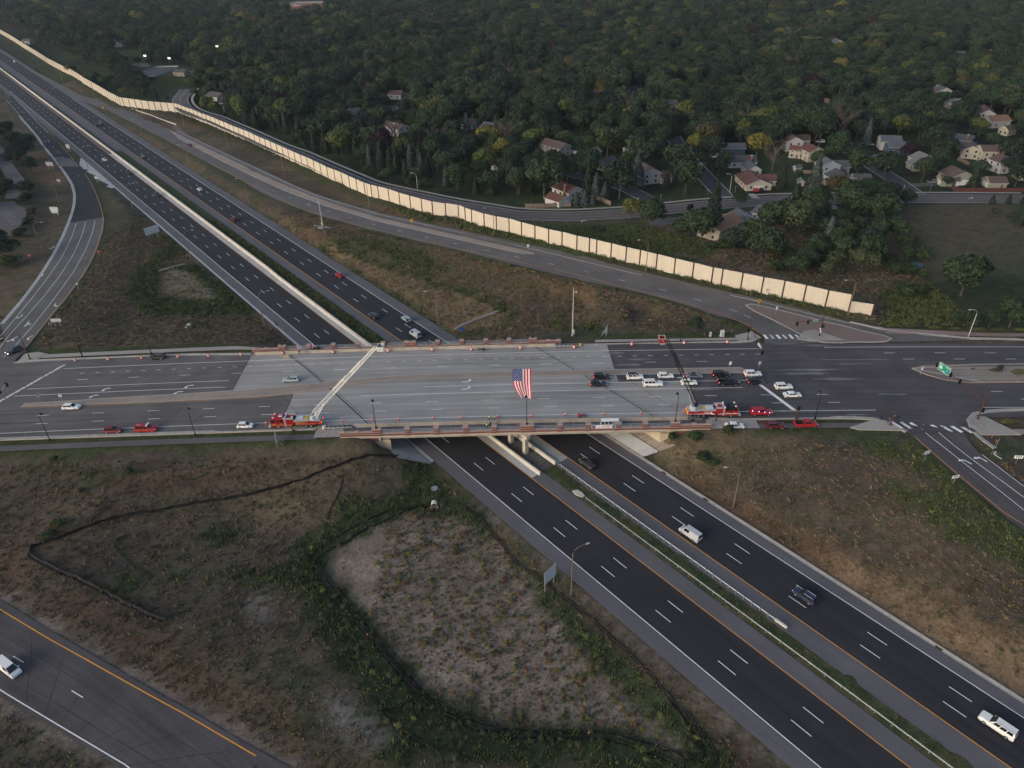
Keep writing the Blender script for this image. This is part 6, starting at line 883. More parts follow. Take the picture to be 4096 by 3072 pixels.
# ---------------- signs ----------------
S_=P['sign']
def two_post(a,b,zb,h,wx,label,name='sign_panel',ribs=6):
    a=np.array(a); b=np.array(b); c=(a+b)/2; an=math.atan2(b[1]-a[1],b[0]-a[0]); ln=float(np.hypot(*(b-a)[:2])); th=thing('highway_sign',label,'sign',tuple(c),an)
    for sg in (-1,1): k=MB(); k.tube([(sg*ln/2,0,-.3),(sg*ln/2,0,zb+h-.3)],.1,GALV,6); part('post',k,th)
    for i in range(ribs): k=MB(); k.box((0,-.16,zb+h*i/ribs),(wx,.05,h/ribs-.03),SBK); part('panel_plank',k,th)
    for z in (.2,.5,.8): k=MB(); k.box((0,-.09,zb+h*z),(wx*.96,.06,.1),GALV); part('brace',k,th)
    return th
def one(p,rz,label,builder,h=2.6,name='road_sign'):
    th=thing(name,label,'sign',tuple(p),rz); k=MB(); k.tube([(0,0,-.2),(0,0,h+.3)],.05,GALV,6); part('post',k,th); builder(th,h); return th
two_post(S_['big1a'],S_['big1b'],2.4,3.6,3.8,'large grey back of a highway sign beside the near southbound shoulder'); two_post(S_['big2a'],S_['big2b'],2.2,3.4,6.6,'large pale back of a highway sign on the green bank left of the freeway')
two_post(S_['gate_a'],S_['gate_b'],2.0,1.2,3.4,'pale grey sign back on two braced posts near the exit ramp')
def shift(p,dx,dy): return (p[0]+dx,p[1]+dy,p[2])
for key,w,h,t in (('back1',3.6,2.0,'sign back with horizontal planks left of the exit ramp'),('back2',4.6,2.4,'grey planked sign back beside the new concrete gutter'),('back3',4.4,2.0,'low grey planked sign back on the left bank'),('back4',2.2,1.2,'small pale sign back by the exit ramp bend'),('back5',2.4,1.3,'small pale sign on two posts in the gore grass'),('exit',2.6,2.6,'exit gore sign back standing on the pale concrete triangle')): p=S_[key]; two_post((p[0]-w*.3,p[1]+.2,p[2]),(p[0]+w*.3,p[1]-.2,p[2]),1.9,h,w,t)
def dia(th,h): 
    k=MB(); s=.85; k.face([(0,-.07,h-s+.6),(s,-.07,h+.6),(0,-.07,h+s+.6),(-s,-.07,h+.6)],SYE); k.face([(0,-.05,h-s+.6),(-s,-.05,h+.6),(0,-.05,h+s+.6),(s,-.05,h+.6)],SBK); part('diamond_panel',k,th); k=MB(); k.face([(-.12,-.085,h+.2),(.02,-.085,h+.2),(.2,-.085,h+.7),(.28,-.085,h+.7),(.08,-.085,h+1.05),(-.12,-.085,h+.7),(0,-.085,h+.7)],BLKP); part('symbol',k,th)
one(S_['dia1'],math.radians(15),'yellow diamond warning sign farthest up the ramp beside a tall lamp',dia); one(S_['dia2'],math.radians(15),'yellow diamond warning sign on the verge midway along the ramp',dia); one(S_['dia3'],math.radians(20),'yellow diamond warning sign on the tip of the brick coloured island',dia)
def rect(w,h_,mat,back=None,txt=None,tm=None,ts=.3,sym=None):
    def f(th,h):
        k=MB(); k.box((0,-.07,h-.1),(w,.03,h_),mat); p=part('panel',k,th)
        if txt:
            for i,tx in enumerate(txt): text_on(p,tx,ts,(0,-.1,h+h_/2-.1+ts*.55*(len(txt)-1)-i*ts*1.15),(math.radians(90),0,0),tm or SWH)
        if sym=='arrows':
            for dx in (-.45,0,.45):
                k=MB(); k.face([(dx-.06,-.1,h),(dx+.06,-.1,h),(dx+.06,-.1,h+.45),(dx+.2,-.1,h+.45),(dx,-.1,h+.75),(dx-.2,-.1,h+.45),(dx-.06,-.1,h+.45)],BLKP); ob('arrow',k.mesh('arrow'),p)
        if sym=='keep':
            k=MB(); k.face([(-.25,-.1,h+.9),(.2,-.1,h+.9),(.25,-.1,h+.7),(.02,-.1,h+.5),(.1,-.1,h+.2),(-.08,-.1,h+.2),(-.1,-.1,h+.55),(.02,-.1,h+.75),(-.25,-.1,h+.75)],BLKP); ob('arrow',k.mesh('arrow'),p)
    return f
one(S_['dne1'],.5,'red wrong way sign on the green bank right of the exit ramp',rect(1.2,.8,SRD,txt=('WRONG','WAY'),ts=.33)); one(S_['dne2'],.3,'red wrong way sign on the brown bank left of the exit ramp',rect(1.2,.8,SRD,txt=('WRONG','WAY'),ts=.33))
def dne(th,h):
    k=MB(); k.box((0,-.06,h-.1),(1.1,.02,1.1),SWH); p=part('panel',k,th); k=MB(); k.lathe([(.52,-.075),(.52,-.085)],SRD,18,(0,0,h+.45),'Y'); ob('red_disc',k.mesh('red_disc'),p); k=MB(); k.box((0,-.1,h+.36),(.76,.01,.18),SWH); ob('white_bar',k.mesh('white_bar'),p)
one(S_['dne3'],.9,'leaning do not enter sign by the stop line of the exit ramp',dne)
one(S_['w1'],.4,'small white sign on the bank right of the exit ramp lanes',rect(.6,.8,SWH),2.2); one(S_['w2'],.3,'white and grey sign on the middle of the brick coloured island',rect(.8,1.0,SWH),2.3); one(S_['w3'],.3,'pale sign in front of the noise wall left of the island',rect(.7,.9,SBK),2.3); one(S_['w4'],.3,'small white sign at the end of the ramp median strip',rect(.8,1.1,SWH),1.6)
one(S_['lane1'],math.radians(10),'white lane use sign with black arrows left of the east exit ramp',rect(1.8,.9,SWH,sym='arrows'),2.0); one(S_['lane2'],.3,'grey back of a sign left of the east exit ramp near the crosswalk',rect(1.8,1.1,SBK),1.9); one(S_['lane3'],-.1,'white lane use sign right of the east exit ramp at the picture edge',rect(2.0,.9,SWH,sym='arrows'),1.6); one(S_['lane4'],.8,'tilted grey sign back right of the crosswalk corner',rect(1.3,1.0,SBK),1.7)
for key,t in (('k1','white keep right sign on the left median tip'),('k2','grey sign back on the left median tip'),('k3','white sign on the median right of the black sedan queue'),('k4','grey sign on the median end by the stop line'),('k5','white keep right sign on the rounded nose of the east median')): p=S_[key]; one((p[0],p[1],float(zcross(p[0]))+.1),.2 if key!='k2' else 1.2,t,rect(.75,1.05,SBK if key in('k2','k4') else SWH,sym='keep' if key in ('k1','k5') else None),1.7)
p=S_['blue']; one(p,.4,'small blue sign by the pale berm of the dry basin',rect(1.5,1.1,SBL),1.4)
def board(p,rz,label):
    th=thing('info_board',label,'sign',tuple(p),rz); k=MB(); k.box((0,0,1.2),(.06,2.6,2.3),SBK); part('panel',k,th)
    for sg in (-1,1): k=MB(); k.tube([(0,sg*.9,-.2),(0,sg*.9,3.4)],.05,LGP,5); k.tube([(1.6,sg*.9,-.2),(0,sg*.9,2.6)],.04,LGP,5); part('braced_post',k,th)
board(S_['bl'],math.radians(160),'edge on sign board with braced posts behind the far right sidewalk'); board(S_['bl2'],math.radians(15),'edge on sign board with braced posts below the left fire truck')
for p,t in zip(P['street_sign'],('on the lawn left of the yellow car street','on the lawn by the red car garage','near the dark pickup driveway')):
    th=thing('street_name_sign','green street name sign '+t,'sign',tuple(p),.3); k=MB(); k.tube([(0,0,-.2),(0,0,3.2)],.05,GALV,5); part('post',k,th)
    for r in (0,math.pi/2): k=MB(); k.box((0,0,2.95 if r else 3.2),(1.1,.04,.24),SGN); part('blade',k,th,rz=r)
for p,t in zip(P['stop'],('at the street with the yellow car','at the street with the blue spruces','at the street with the brown roofs')):
    th=thing('stop_sign','grey back of a stop sign '+t,'sign',tuple(p),.4); k=MB(); k.tube([(0,0,-.2),(0,0,2.9)],.05,GALV,5); part('post',k,th); k=MB(); k.lathe([(.4,.05),(.4,.08)],SBK,8,(0,0,2.6),'Y'); part('octagon',k,th); k=MB(); k.lathe([(.38,.085),(.38,.09)],SRD,8,(0,0,2.6),'Y'); part('face',k,th)
st=('red and white stake on the brown slope left of the east exit ramp','leaning red and white stake right of the crosswalk','second leaning red and white stake right of the crosswalk','orange stake beside the silt fence ring','orange stake in the left dry basin','orange stake by the exit ramp stop line','orange stake on the bank of the camera mast','orange post by the far right corner','orange stake near the grey cabinets','orange marker on the far left verge','orange block on the black silt fence','orange stake behind the noise wall on the left','orange stake behind the noise wall on the right')
for p,t in zip(P['stakes'],st):
    th=thing('marker_stake',t,'marker',tuple(p),.3); k=MB(); k.box((0,0,-.2),(.12,.05,1.3),ORG); part('stake',k,th); k=MB(); k.box((0,-.03,.75),(.13,.02,.2),WRF); part('band',k,th)
for p,(w,h),t in zip(P['box'],((1.1,1.9),(.6,1.3),(.5,.9)),('tall white signal cabinet on the far verge','smaller white cabinet beside the tall one','small white box at the foot of the camera mast')):
    th=thing('control_cabinet',t,'cabinet',tuple(p)); k=MB(); k.box((0,0,.12),(w,w*.7,h),CBX); part('housing',k,th); k=MB(); k.box((0,0,-.1),(w*1.3,w,.22),KERB); part('plinth',k,th); k=MB(); k.box((0,-w*.36,.25),(w*.85,.02,h*.8),LGP); part('door',k,th)
for p,t in zip(P['culvert'],('pale culvert end at the foot of the left ditch','pale culvert end at the top corner of the sandy basin')):
    th=thing('culvert',t,'culvert',tuple(p)); k=MB(); k.lathe([(.75,-.2),(.75,.9),(.6,.9),(.6,-.2)],PALEB,14,(0,0,.2),'Y'); part('pipe',k,th); k=MB(); k.box((0,-.6,-.2),(1.9,.8,.35),PALEB); part('apron',k,th)
bm=P['berm']
for a,b,t in ((bm[0],bm[1],'curved pale check berm across the left dry basin'),(bm[2],bm[3],'straight pale check berm at the end of the far dry basin')):
    a=np.array(a); b=np.array(b); pts=[a+(b-a)*i/8+np.array((0,.6*math.sin(i*.4),0)) for i in range(9)]; k=MB(); k.tube([(p[0],p[1],hz(p[0],p[1])+.1) for p in pts],[.5,.62,.65,.6,.66,.62,.64,.6,.5],M('check_berm',(.27,.245,.2),.95,var=.2,scale=1.5),7); o=ob('check_berm',k.mesh('check_berm',True),label=t,cat='berm')
p=P['grate'][0]; k=MB(); k.lathe([(.9,-.1),(.9,.22),(.7,.26)],GALV,14); ob('drain_cover',k.mesh('drain_cover'),loc=tuple(p),label='round grey drain cover in the bare patch beside the southbound shoulder',cat='drain')
k=MB(); k.tube([(0,0,0),(0,0,1.0)],.06,WRF,6); 
# utility poles in the wood
UW=M('utility_wood',(.12,.09,.07),.9,var=.15)
def upole():
    k=MB(); k.tube([(0,0,-.5),(0,0,13)],[.18,.12],UW,6); a=MB(); a.box((0,0,12.2),(2.6,.12,.14),UW); a.box((0,0,11.2),(2.2,.12,.14),UW); return [('pole',k.mesh('pole'),(0,0,0),[]),('crossarm',a.mesh('crossarm'),(0,0,0),[])]
UP=upole()
for p,t in (((-283,795,5),'left of a pair above the park willows'),((-270,812,5),'right of a pair above the park willows'),((24,424,5.2),'behind the beige two storey house'),((52,418,5.2),'in the yard behind the beige house'),((330,1180,5),'on the far skyline wood, left one'),((560,1160,5),'on the far skyline wood, middle one'),((745,1040,5),'on the far skyline wood, right one')): spawn(UP,'utility_pole','wooden utility pole '+t,'utility pole',p,.4,'utility poles')
# park lights
FLB=M('flood_lamp_face',(.8,.8,.8),.4,var=0,emit=(1,.98,.94),es=1.2)
for p,t in (((-333,722,5.2),'left of the hockey rink'),((-303,703,5.2),'in front of the hockey rink'),((-284,775,5.2),'behind the hockey rink')):
    th=thing('rink_light','tall park floodlight pole with white lamps '+t,'floodlight',p); k=MB(); k.tube([(0,0,0),(0,0,15)],[.2,.12],UW,6); part('pole',k,th)
    for dx,dz in ((-.7,14.4),(.7,14.4),(-.7,15.2),(.7,15.2)): k=MB(); k.box((dx,-.3,dz),(.9,.4,.6),FLB); part('lamp',k,th)
RB=resample(np.vstack([L['rink'],L['rink'][:1]]),46); th=thing('rink_boards','pale board fence around the empty hockey rink in the park','fence',tuple(RB[0])); 
for i in range(45):
    a=RB[i]-RB[0]; b=RB[i+1]-RB[0]; ln=float(np.hypot(*(b-a)[:2])); k=MB(); k.box((0,0,0),(ln*.98,.12,1.2),M('rink_board',(.33,.36,.37),.7)); part('board',k,th,tuple((a+b)/2+(0,0,.1)),math.atan2(b[1]-a[1],b[0]-a[0]))
# ---------------- vehicles ----------------
GLS=M('car_glass',(.012,.014,.017),.12,var=0,spec=.6); TYR=M('tyre',(.012,.012,.012),.85,var=0); RIM=M('alloy_rim',(.40,.41,.42),.35,.7,var=0); HLT=M('headlamp',(.7,.7,.68),.2,var=0); TLT=M('tail_lamp',(.28,.012,.012),.3,var=0); TLON=M('tail_lamp_lit',(.5,.02,.02),.3,var=0,emit=(1,.10,.06),es=2.2); HLON=M('headlamp_lit',(.8,.78,.7),.2,var=0,emit=(1,.93,.8),es=4); TRM=M('black_trim',(.014,.014,.015),.6,var=0); CHR=M('chrome',(.6,.6,.6),.2,.9,var=0)
def paint(name,c): return M('paint_'+name,c,.35,0.0,var=0,spec=.5)
PC=dict(black=(.010,.011,.014),white=(.72,.72,.70),silver=(.42,.44,.46),grey=(.14,.16,.19),red=(.32,.010,.016),maroon=(.095,.010,.018),darkred=(.16,.01,.02),navy=(.02,.03,.06),yellow=(.62,.52,.16),cream=(.6,.57,.5),blue=(.10,.17,.25),dark=(.03,.033,.037),teal=(.30,.37,.38),green=(.05,.07,.05))
ST={ # length,width,height, belt, hood, nose, rear deck ; cabin base rear/front, roof rear/front (fractions from the rear)
'suv':(4.85,1.92,1.72,1.05,1.02,.80,1.05,(.02,.70),(.07,.54)),'suvl':(5.6,2.02,1.9,1.12,1.12,.92,1.12,(.01,.71),(.04,.57)),'cross':(4.55,1.86,1.62,1.0,.98,.76,1.0,(.02,.71),(.12,.53)),'sedan':(4.8,1.84,1.42,.92,.90,.68,.98,(.12,.74),(.30,.58)),'hatch':(4.1,1.74,1.48,.95,.92,.7,.95,(.02,.76),(.14,.55)),'van':(5.4,2.0,2.2,1.15,1.12,.85,1.15,(.01,.86),(.02,.72)),'wagon':(4.7,1.82,1.5,.95,.92,.7,.95,(.02,.72),(.10,.54)),'pickup':(5.85,2.0,1.9,1.12,1.12,.95,1.12,(.40,.74),(.43,.64)),'pickcap':(5.75,2.0,1.9,1.12,1.12,.92,1.12,(.01,.75),(.02,.63))}
WH=None
def wheel():
    global WH
    if not WH:
        a=MB(); a.lathe([(.30,-.11),(.345,-.10),(.345,.10),(.30,.11)],TYR,14,(0,0,0),'Y'); b=MB(); b.lathe([(.06,-.118),(.235,-.114),(.235,.114),(.06,.118)],RIM,10,(0,0,0),'Y'); WH=(a.mesh('tyre'),b.mesh('rim'))
    return WH
PROTO={}
def car_proto(style,col,lit=False,head=False,simple=False,roof=None):
    key=(style,col,lit,head,simple,roof)
    if key in PROTO: return PROTO[key]
    Lg,Wd,Hh,belt,hood,nose,rear,cb,rf=ST[style]; m=paint(col,PC[col]); X=lambda f:-Lg/2+Lg*f; w=Wd/2; pick=style=='pickup'
    sec=[(0,.42,rear*.80,.90),(.012,.30,rear*.93,.96),(.04,.24,rear,1.0),(cb[1]-.0,.22,belt,1.0),(.80,.22,hood,1.0),(.93,.24,(hood+nose)/2+.06,.97),(.985,.28,nose,.88),(1.0,.36,nose-.18,.78)]
    b=MB(); rings=[]
    for f,z0,z1,ww in sec:
        y=w*ww; zm=(z0+z1)/2+.05; rings.append([(X(f),-y*.93,z0),(X(f),-y,zm*.8),(X(f),-y,zm),(X(f),-y*.90,z1-.05),(X(f),-y*.80,z1),(X(f),y*.80,z1),(X(f),y*.90,z1-.05),(X(f),y,zm),(X(f),y,zm*.8),(X(f),y*.93,z0)])
    for i,(A,B) in enumerate(zip(rings[:-1],rings[1:])):
        for k in range(10):
            if pick and k==4 and i==2:
                # open bed: rim, floor, walls
                x0,x1=X(.045),X(cb[0]-.012); yb=w*.72; A5,A6=A[4],A[5]; fl=.62
                b.face([(X(.04),-w*.8,rear),(x1+.1,-w*.8,rear),(x1+.1,-yb,rear),(X(.04),-yb,rear)],m); b.face([(X(.04),yb,rear),(x1+.1,yb,rear),(x1+.1,w*.8,rear),(X(.04),w*.8,rear)],m); b.face([(x0,-yb,fl),(x1,-yb,fl),(x1,yb,fl),(x0,yb,fl)],TRM)
                b.face([(x0,-yb,rear),(x1,-yb,rear),(x1,-yb,fl),(x0,-yb,fl)],TRM); b.face([(x0,yb,fl),(x1,yb,fl),(x1,yb,rear),(x0,yb,rear)],TRM); b.face([(x0,-yb,fl),(x0,yb,fl),(x0,yb,rear),(x0,-yb,rear)],TRM); b.face([(x1,-yb,rear),(x1,yb,rear),(x1,yb,fl),(x1,-yb,fl)],TRM); b.face([(x1,-w*.8,rear),(X(cb[1]),-w*.8,belt),(X(cb[1]),w*.8,belt),(x1,w*.8,rear)],m); b.face([(X(.04),-yb,rear),(x0,-yb,rear),(x0,yb,rear),(X(.04),yb,rear)],m); continue
            k2=(k+1)%10; b.face([A[k],B[k],B[k2],A[k2]],m)
    b.face(rings[0][::-1],m); b.face(rings[-1],m); b.box((X(.988),0,.34),(.08,Wd*.62,.26),TRM); b.box((X(.006),0,.30),(.08,Wd*.8,.2),TRM)
    for yy in (-1,1): b.box((X(.5),yy*w*.96,.2),(Lg*.5,.06,.12),TRM)
    # roof and pillars
    rm=m if not roof else M('roof_glass',(.006,.006,.008),.15,var=0,spec=.6); bx0,bx1,rx0,rx1=X(cb[0]),X(cb[1]),X(rf[0]),X(rf[1]); yb=w*.84; yr=w*.70; zt=Hh
    b.face([(rx0,-yr,zt-.03),(rx1,-yr,zt-.03),(rx1,yr,zt-.03),(rx0,yr,zt-.03)],rm)
    b.face([(rx0,-yr,zt-.03),(rx0,yr,zt-.03),(rx0-.02,yr,zt-.10),(rx0-.02,-yr,zt-.10)],m)
    def lerp(a,c,t): return tuple(a[i]+(c[i]-a[i])*t for i in range(3))
    for sg in (-1,1):
        P0,P1,P2,P3=(bx0,sg*yb,belt-.02),(bx1,sg*yb,belt-.02),(rx1,sg*yr,zt-.03),(rx0,sg*yr,zt-.03); b.face([P0,P1,P2,P3] if sg<0 else [P3,P2,P1,P0],m)
        if style in('suv','suvl','wagon'): b.tube([(rx0+.2,sg*yr*.92,zt+.03),(rx1-.2,sg*yr*.92,zt+.03)],.025,CHR if style!='suvl' else TRM,4)
        b.box((bx1-.25,sg*(w+.06),belt+.02),(.12,.18,.13),m)
    g=[]
    def pane(nm,q): 
        k=MB(); k.face(q,GLS); g.append((nm,k.mesh(nm),(0,0,0),[]))
    e=.012
    q=[(bx1+e,-yb*.93,belt+.03),(bx1+e,yb*.93,belt+.03),(rx1+e+.02,yr*.93,zt-.07),(rx1+e+.02,-yr*.93,zt-.07)]; pane('windshield',[(x+.01,y,z+.012) for x,y,z in q]); bw=MB(); bw.face([(bx1,-yb,belt-.02),(bx1,yb,belt-.02),(rx1,yr,zt-.03),(rx1,-yr,zt-.03)],m); b.face([(bx1,-yb,belt-.02),(bx1,yb,belt-.02),(rx1,yr,zt-.03),(rx1,-yr,zt-.03)],m); b.face([(bx0,yb,belt-.02),(bx0,-yb,belt-.02),(rx0,-yr,zt-.03),(rx0,yr,zt-.03)],m)
    pane('rear_window',[(bx0-.014+(rx0-bx0)*.25,yb*.86,belt+.16),(bx0-.014+(rx0-bx0)*.25,-yb*.86,belt+.16),(rx0-.016,-yr*.88,zt-.09),(rx0-.016,yr*.88,zt-.09)])
    for sg in (-1,1):
        lo0,lo1=lerp((bx0,sg*yb,belt),(bx1,sg*yb,belt),.10 if style!='pickcap' else .46),lerp((bx0,sg*yb,belt),(bx1,sg*yb,belt),.90); hi0,hi1=lerp((rx0,sg*yr,zt),(rx1,sg*yr,zt),.08 if style!='pickcap' else .46),lerp((rx0,sg*yr,zt),(rx1,sg*yr,zt),.94)
        cuts=((0,.30),(.34,.66),(.70,1)) if style=='suvl' else (((0,.47),(.52,1)) if style not in('van',) else ((.62,1),))
        for c0,c1 in cuts:
            A,B=lerp(lo0,lo1,c0),lerp(lo0,lo1,c1); C_,D_=lerp(hi0,hi1,c1),lerp(hi0,hi1,c0); q=[lerp(A,D_,.10),lerp(B,C_,.10),lerp(A,D_,.86),lerp(B,C_,.86)]; q=[q[0],q[1],q[3],q[2]]; q=[(x,y+sg*.014,z) for x,y,z in q]; pane('side_window',q if sg<0 else q[::-1])
    parts=[('body',b.mesh('body'),(0,0,0),[])]+g
    t_,r_=wheel(); sc=1
    for x in (X(.19),X(.81)):
        for sg in (-1,1): parts.append(('wheel',t_,(x,sg*(w-.10),.345),[('rim',r_,(0,0,0))]))
    for sg in (-1,1):
        k=MB(); k.box((X(.962),sg*w*.70,nose-.10),(.22,.36,.14),HLON if head else HLT); parts.append(('headlight',k.mesh('headlight'),(0,0,0),[])); k=MB(); k.box((X(.012),sg*w*.80,rear-.30),(.12,.24,.24),TLON if lit else TLT); parts.append(('taillight',k.mesh('taillight'),(0,0,0),[]))
    if style=='pickcap': 
        k=MB()
        for sg in (-1,1): k.box((X(.2),sg*(w*.80),1.35),(Lg*.26,.04,.34),m)
        parts.append(('cap_panel',k.mesh('cap_panel'),(0,0,0),[]))
    PROTO[key]=parts; return parts
def car(style,col,p,rz,label,cat='car',group=None,lit=False,head=False,roof=None,name='parked_car',z=.0): return spawn(car_proto(style,col,lit,head,False,roof),name,label,cat,(p[0],p[1],p[2]+z+.01),rz,group)
Qv=P['queue']; gq='vehicles waiting at the stop line'
def cx(k,st,col,label,cat,rz=0,**kw): 
    p=Qv[k]; return car(st,col,(p[0],p[1]+.9*math.cos(rz)*0+.85,p[2]),rz,label,cat,**kw)
cx('black_suv','suv','black','black suv with chrome window line beside the median, leftmost of the queue','suv',lit=True,group=gq); cx('black_crossover','cross','black','black crossover with lit red tail lamp rolling up behind the white long suv','suv',lit=True,group=gq)
cx('white_pano','suv','white','white suv with a black glass roof in the median lane','suv',roof=1,group=gq); cx('white_compact','cross','white','white compact suv with small sunroof in the median lane behind the ladder','suv',group=gq); cx('white_long','suvl','white','long white suv with roof rack in the second queue lane','suv',group=gq)
cx('grey_sedan','sedan','grey','grey sedan with black roof right of the black ladder','car',lit=True,roof=1,group=gq); cx('white_coupe','cross','white','white crossover partly behind the black fire ladder','suv',group=gq,roof=None); cx('black_suv2','suv','black','black suv with bright brake lights between the grey sedan and white suv','suv',lit=True,group=gq); cx('black_pickup','pickup','black','black pickup truck with covered bed in the queue','pickup',lit=True,group=gq); cx('white_suv3','suv','white','white suv first at the stop line beside the median','suv',lit=True,group=gq); cx('black_suv3','cross','black','black crossover with lit brake lamp at the stop line','suv',lit=True,group=gq)
p=Qv['black_pickup']; 
cx('move_white_a','suv','white','upper of two white vehicles crossing the right stop line','suv',name='moving_car'); cx('move_white_b','sedan','white','lower white car of two crossing the right stop line','car',name='moving_car')
r1=cx('red_cap','pickcap','red','bright red fire department pickup with canopy behind the right fire truck','pickup'); blu=M('blue_strobe',(.3,.3,.9),.3,var=0,emit=(.45,.4,1),es=4)
for x,y,z in ((-2.6,-.93,1.55),(-.9,-1.0,1.35),(.6,-1.02,1.1),(1.9,-1.0,.95)): k=MB(); k.box((x,y,z),(.16,.05,.2),blu); part('strobe_light',k,r1)
cx('white_sedan','sedan','white','white sedan parked half on the path right of the bridge','car',math.radians(-4)); cx('maroon','suv','maroon','maroon suv with roof rails parked on the near path','suv'); cx('red_pickup','pickup','red','bright red pickup truck with open black bed parked on the near path','pickup')
cx('red_cross','cross','darkred','dark red crossover parked on the left shoulder','suv'); r2=cx('red_fire','suvl','red','red fire department suv with white roof light bar on the left shoulder','suv')
k=MB(); k.box((.55,0,1.93),(.35,1.5,.12),WRF); part('light_bar',k,r2); text_on(r2,'C3',.7,(-1.75,0,1.90),(0,0,0)); GLD=M('gold_lettering',(.6,.42,.08),.5,var=0); text_on(r2,'FIRE',.32,(.55,-1.03,.78),(math.radians(90),0,0),GLD)
cx('white_hatch','hatch','white','small white hatchback alone on the left shoulder','car'); cx('move_white_c','wagon','white','white car driving in the near lanes at the far left','car',name='moving_car'); cx('move_white_d','wagon','teal','pale silver car driving left on the concrete deck','car',math.pi,name='moving_car')
cx('shoulder_suv','suv','black','black suv standing among the barrels on the far left shoulder','suv',math.pi); p=Qv['turn_suv']; car('suv','dark',(p[0]+.4,p[1]+.6,p[2]+.42),math.radians(-122),'dark grey suv with lit turn lamp waiting at the exit ramp stop line','suv',head=True)
fw=P['fw']; gf='cars driving on the freeway'; fa=FA
def fcar(k,st,col,label,lane,rev=False,cat='car',**kw):
    p=fw[k]; s=(p[0]-FO[0])*FD[0]+(p[1]-FO[1])*FD[1]; car(st,col,fs(s,lane,.01),fa+(math.pi if rev else 0),label,cat,gf,name='moving_car',**kw)
fcar('lw1','sedan','white','white car southbound beside the pale concrete shoulder start',-17.9); fcar('ld1','suv','dark','dark suv southbound just behind the white car',-14.2,cat='suv'); fcar('ld2','sedan','dark','dark car southbound next to the median wall far away',-14.2); fcar('ld3','suv','navy','dark blue suv southbound left of the long median wall',-14.2,cat='suv',lit=True)
fcar('rw1','van','white','white van northbound farthest up the freeway',9.2,True,'van'); fcar('rb1','sedan','blue','bluish car northbound near the ramp merge',9.2,True); fcar('rd1','suv','dark','left of two dark cars northbound side by side',1.8,True,'suv'); fcar('rd2','suv','grey','right of two dark cars northbound side by side',5.5,True,'suv'); fcar('rg1','sedan','grey','grey car northbound in the fast lane',1.8,True); fcar('rp1','wagon','cream','pale car northbound opposite the dark red ramp car',5.5,True); fcar('rr1','cross','maroon','dark maroon car northbound in the fast lane above the basin',1.8,True); fcar('rr2','sedan','red','red car northbound hugging the outer white line',9.2,True); fcar('rd3','suv','dark','dark suv northbound nearest the far parapet in the fast lane',1.8,True,'suv'); fcar('rc1','wagon','teal','pale teal car northbound in the outer lane behind the bridge',9.2,True); fcar('rs1','van','silver','silver van northbound next to the far parapet',5.5,True,'van'); fcar('rd4','sedan','dark','dark car northbound just below the bridge',1.8,True); fcar('rs2','van','silver','long silver van northbound below the guardrail end',1.8,True,'van'); fcar('rd5','suv','navy','dark suv northbound right of the silver van',5.5,True,'suv'); fcar('rw2','suvl','white','white suv northbound at the bottom right corner',5.5,True,'suv')
p=P['ramp_car']; car('cross','maroon',p,math.radians(142),'dark red car alone on the entrance ramp','car',name='moving_car'); p=P['sw_van']; car('van','white',p,math.radians(-31),'white van on the road at the bottom left corner','van',name='moving_car')
yc=P['yard_cars']
for k_,st,col,rz,label,cat in (('red_hatch','hatch','red',.25,'red hatchback parked by the driveway of the beige house','car'),('silver','cross','silver',.5,'silver car parked before the garage of the beige house','car'),('yellow','hatch','yellow',1.9,'small yellow car parked on the dark residential street','car'),('silver_pick','pickup','silver',0,'silver pickup parked beneath the bare tree','pickup'),('red_suv','cross','red',1.5,'red suv in the driveway beside the garbage bins','suv'),('black_car','sedan','black',1.5,'black car in the driveway next to the red suv','car'),('white_suv','suv','white',3.1,'white suv parked behind the white two storey house','suv'),('silver_pick2','pickup','silver',3.1,'silver pickup under the tall spruce by the street','pickup'),('dark_sedan','sedan','blue',0,'blue grey sedan parked on the lawn side drive','car'),('dark_pick','pickup','grey',0,'dark pickup in front of the red garage gable','pickup'),('wagon','wagon','teal',3.0,'pale blue wagon before the low house on the curve','car'),('dark_p2','sedan','black',.8,'dark car in the shaded driveway beneath spruces','car'),('white_d','cross','white',0,'white car on the dusky driveway among tall trees','car'),('maroon_pick','pickup','maroon',3.0,'maroon pickup on the lot beside the tan roof house','pickup'),('grey_car','sedan','silver',3.0,'silver car on the lot behind the maroon pickup','car'),('green_car','wagon','green',3.0,'dark green car on the lot in front of the maroon pickup','car'),('blue_move','sedan','navy',3.1,'dark blue car driving along the frontage road','car')):
    p=yc[k_]; car(st,col,(p[0],p[1],5.27),rz,label,cat)
p=yc['trailer']; th=thing('box_trailer','white enclosed trailer beside the sage green house','trailer',(p[0],p[1],5.2),.1); k=MB(); k.box((0,0,.5),(6.2,2.3,2.1),paint('white',PC['white']),top=.96); part('box',k,th); t_,r_=wheel()
for x in (-.4,.5):
    for sg in (-1,1): w_=ob('wheel',t_,th,(x,sg*1.05,.345)); ob('rim',r_,w_)
k=MB(); k.tube([(3.1,0,.5),(4.3,0,.5)],.06,TRM,5); part('drawbar',k,th)
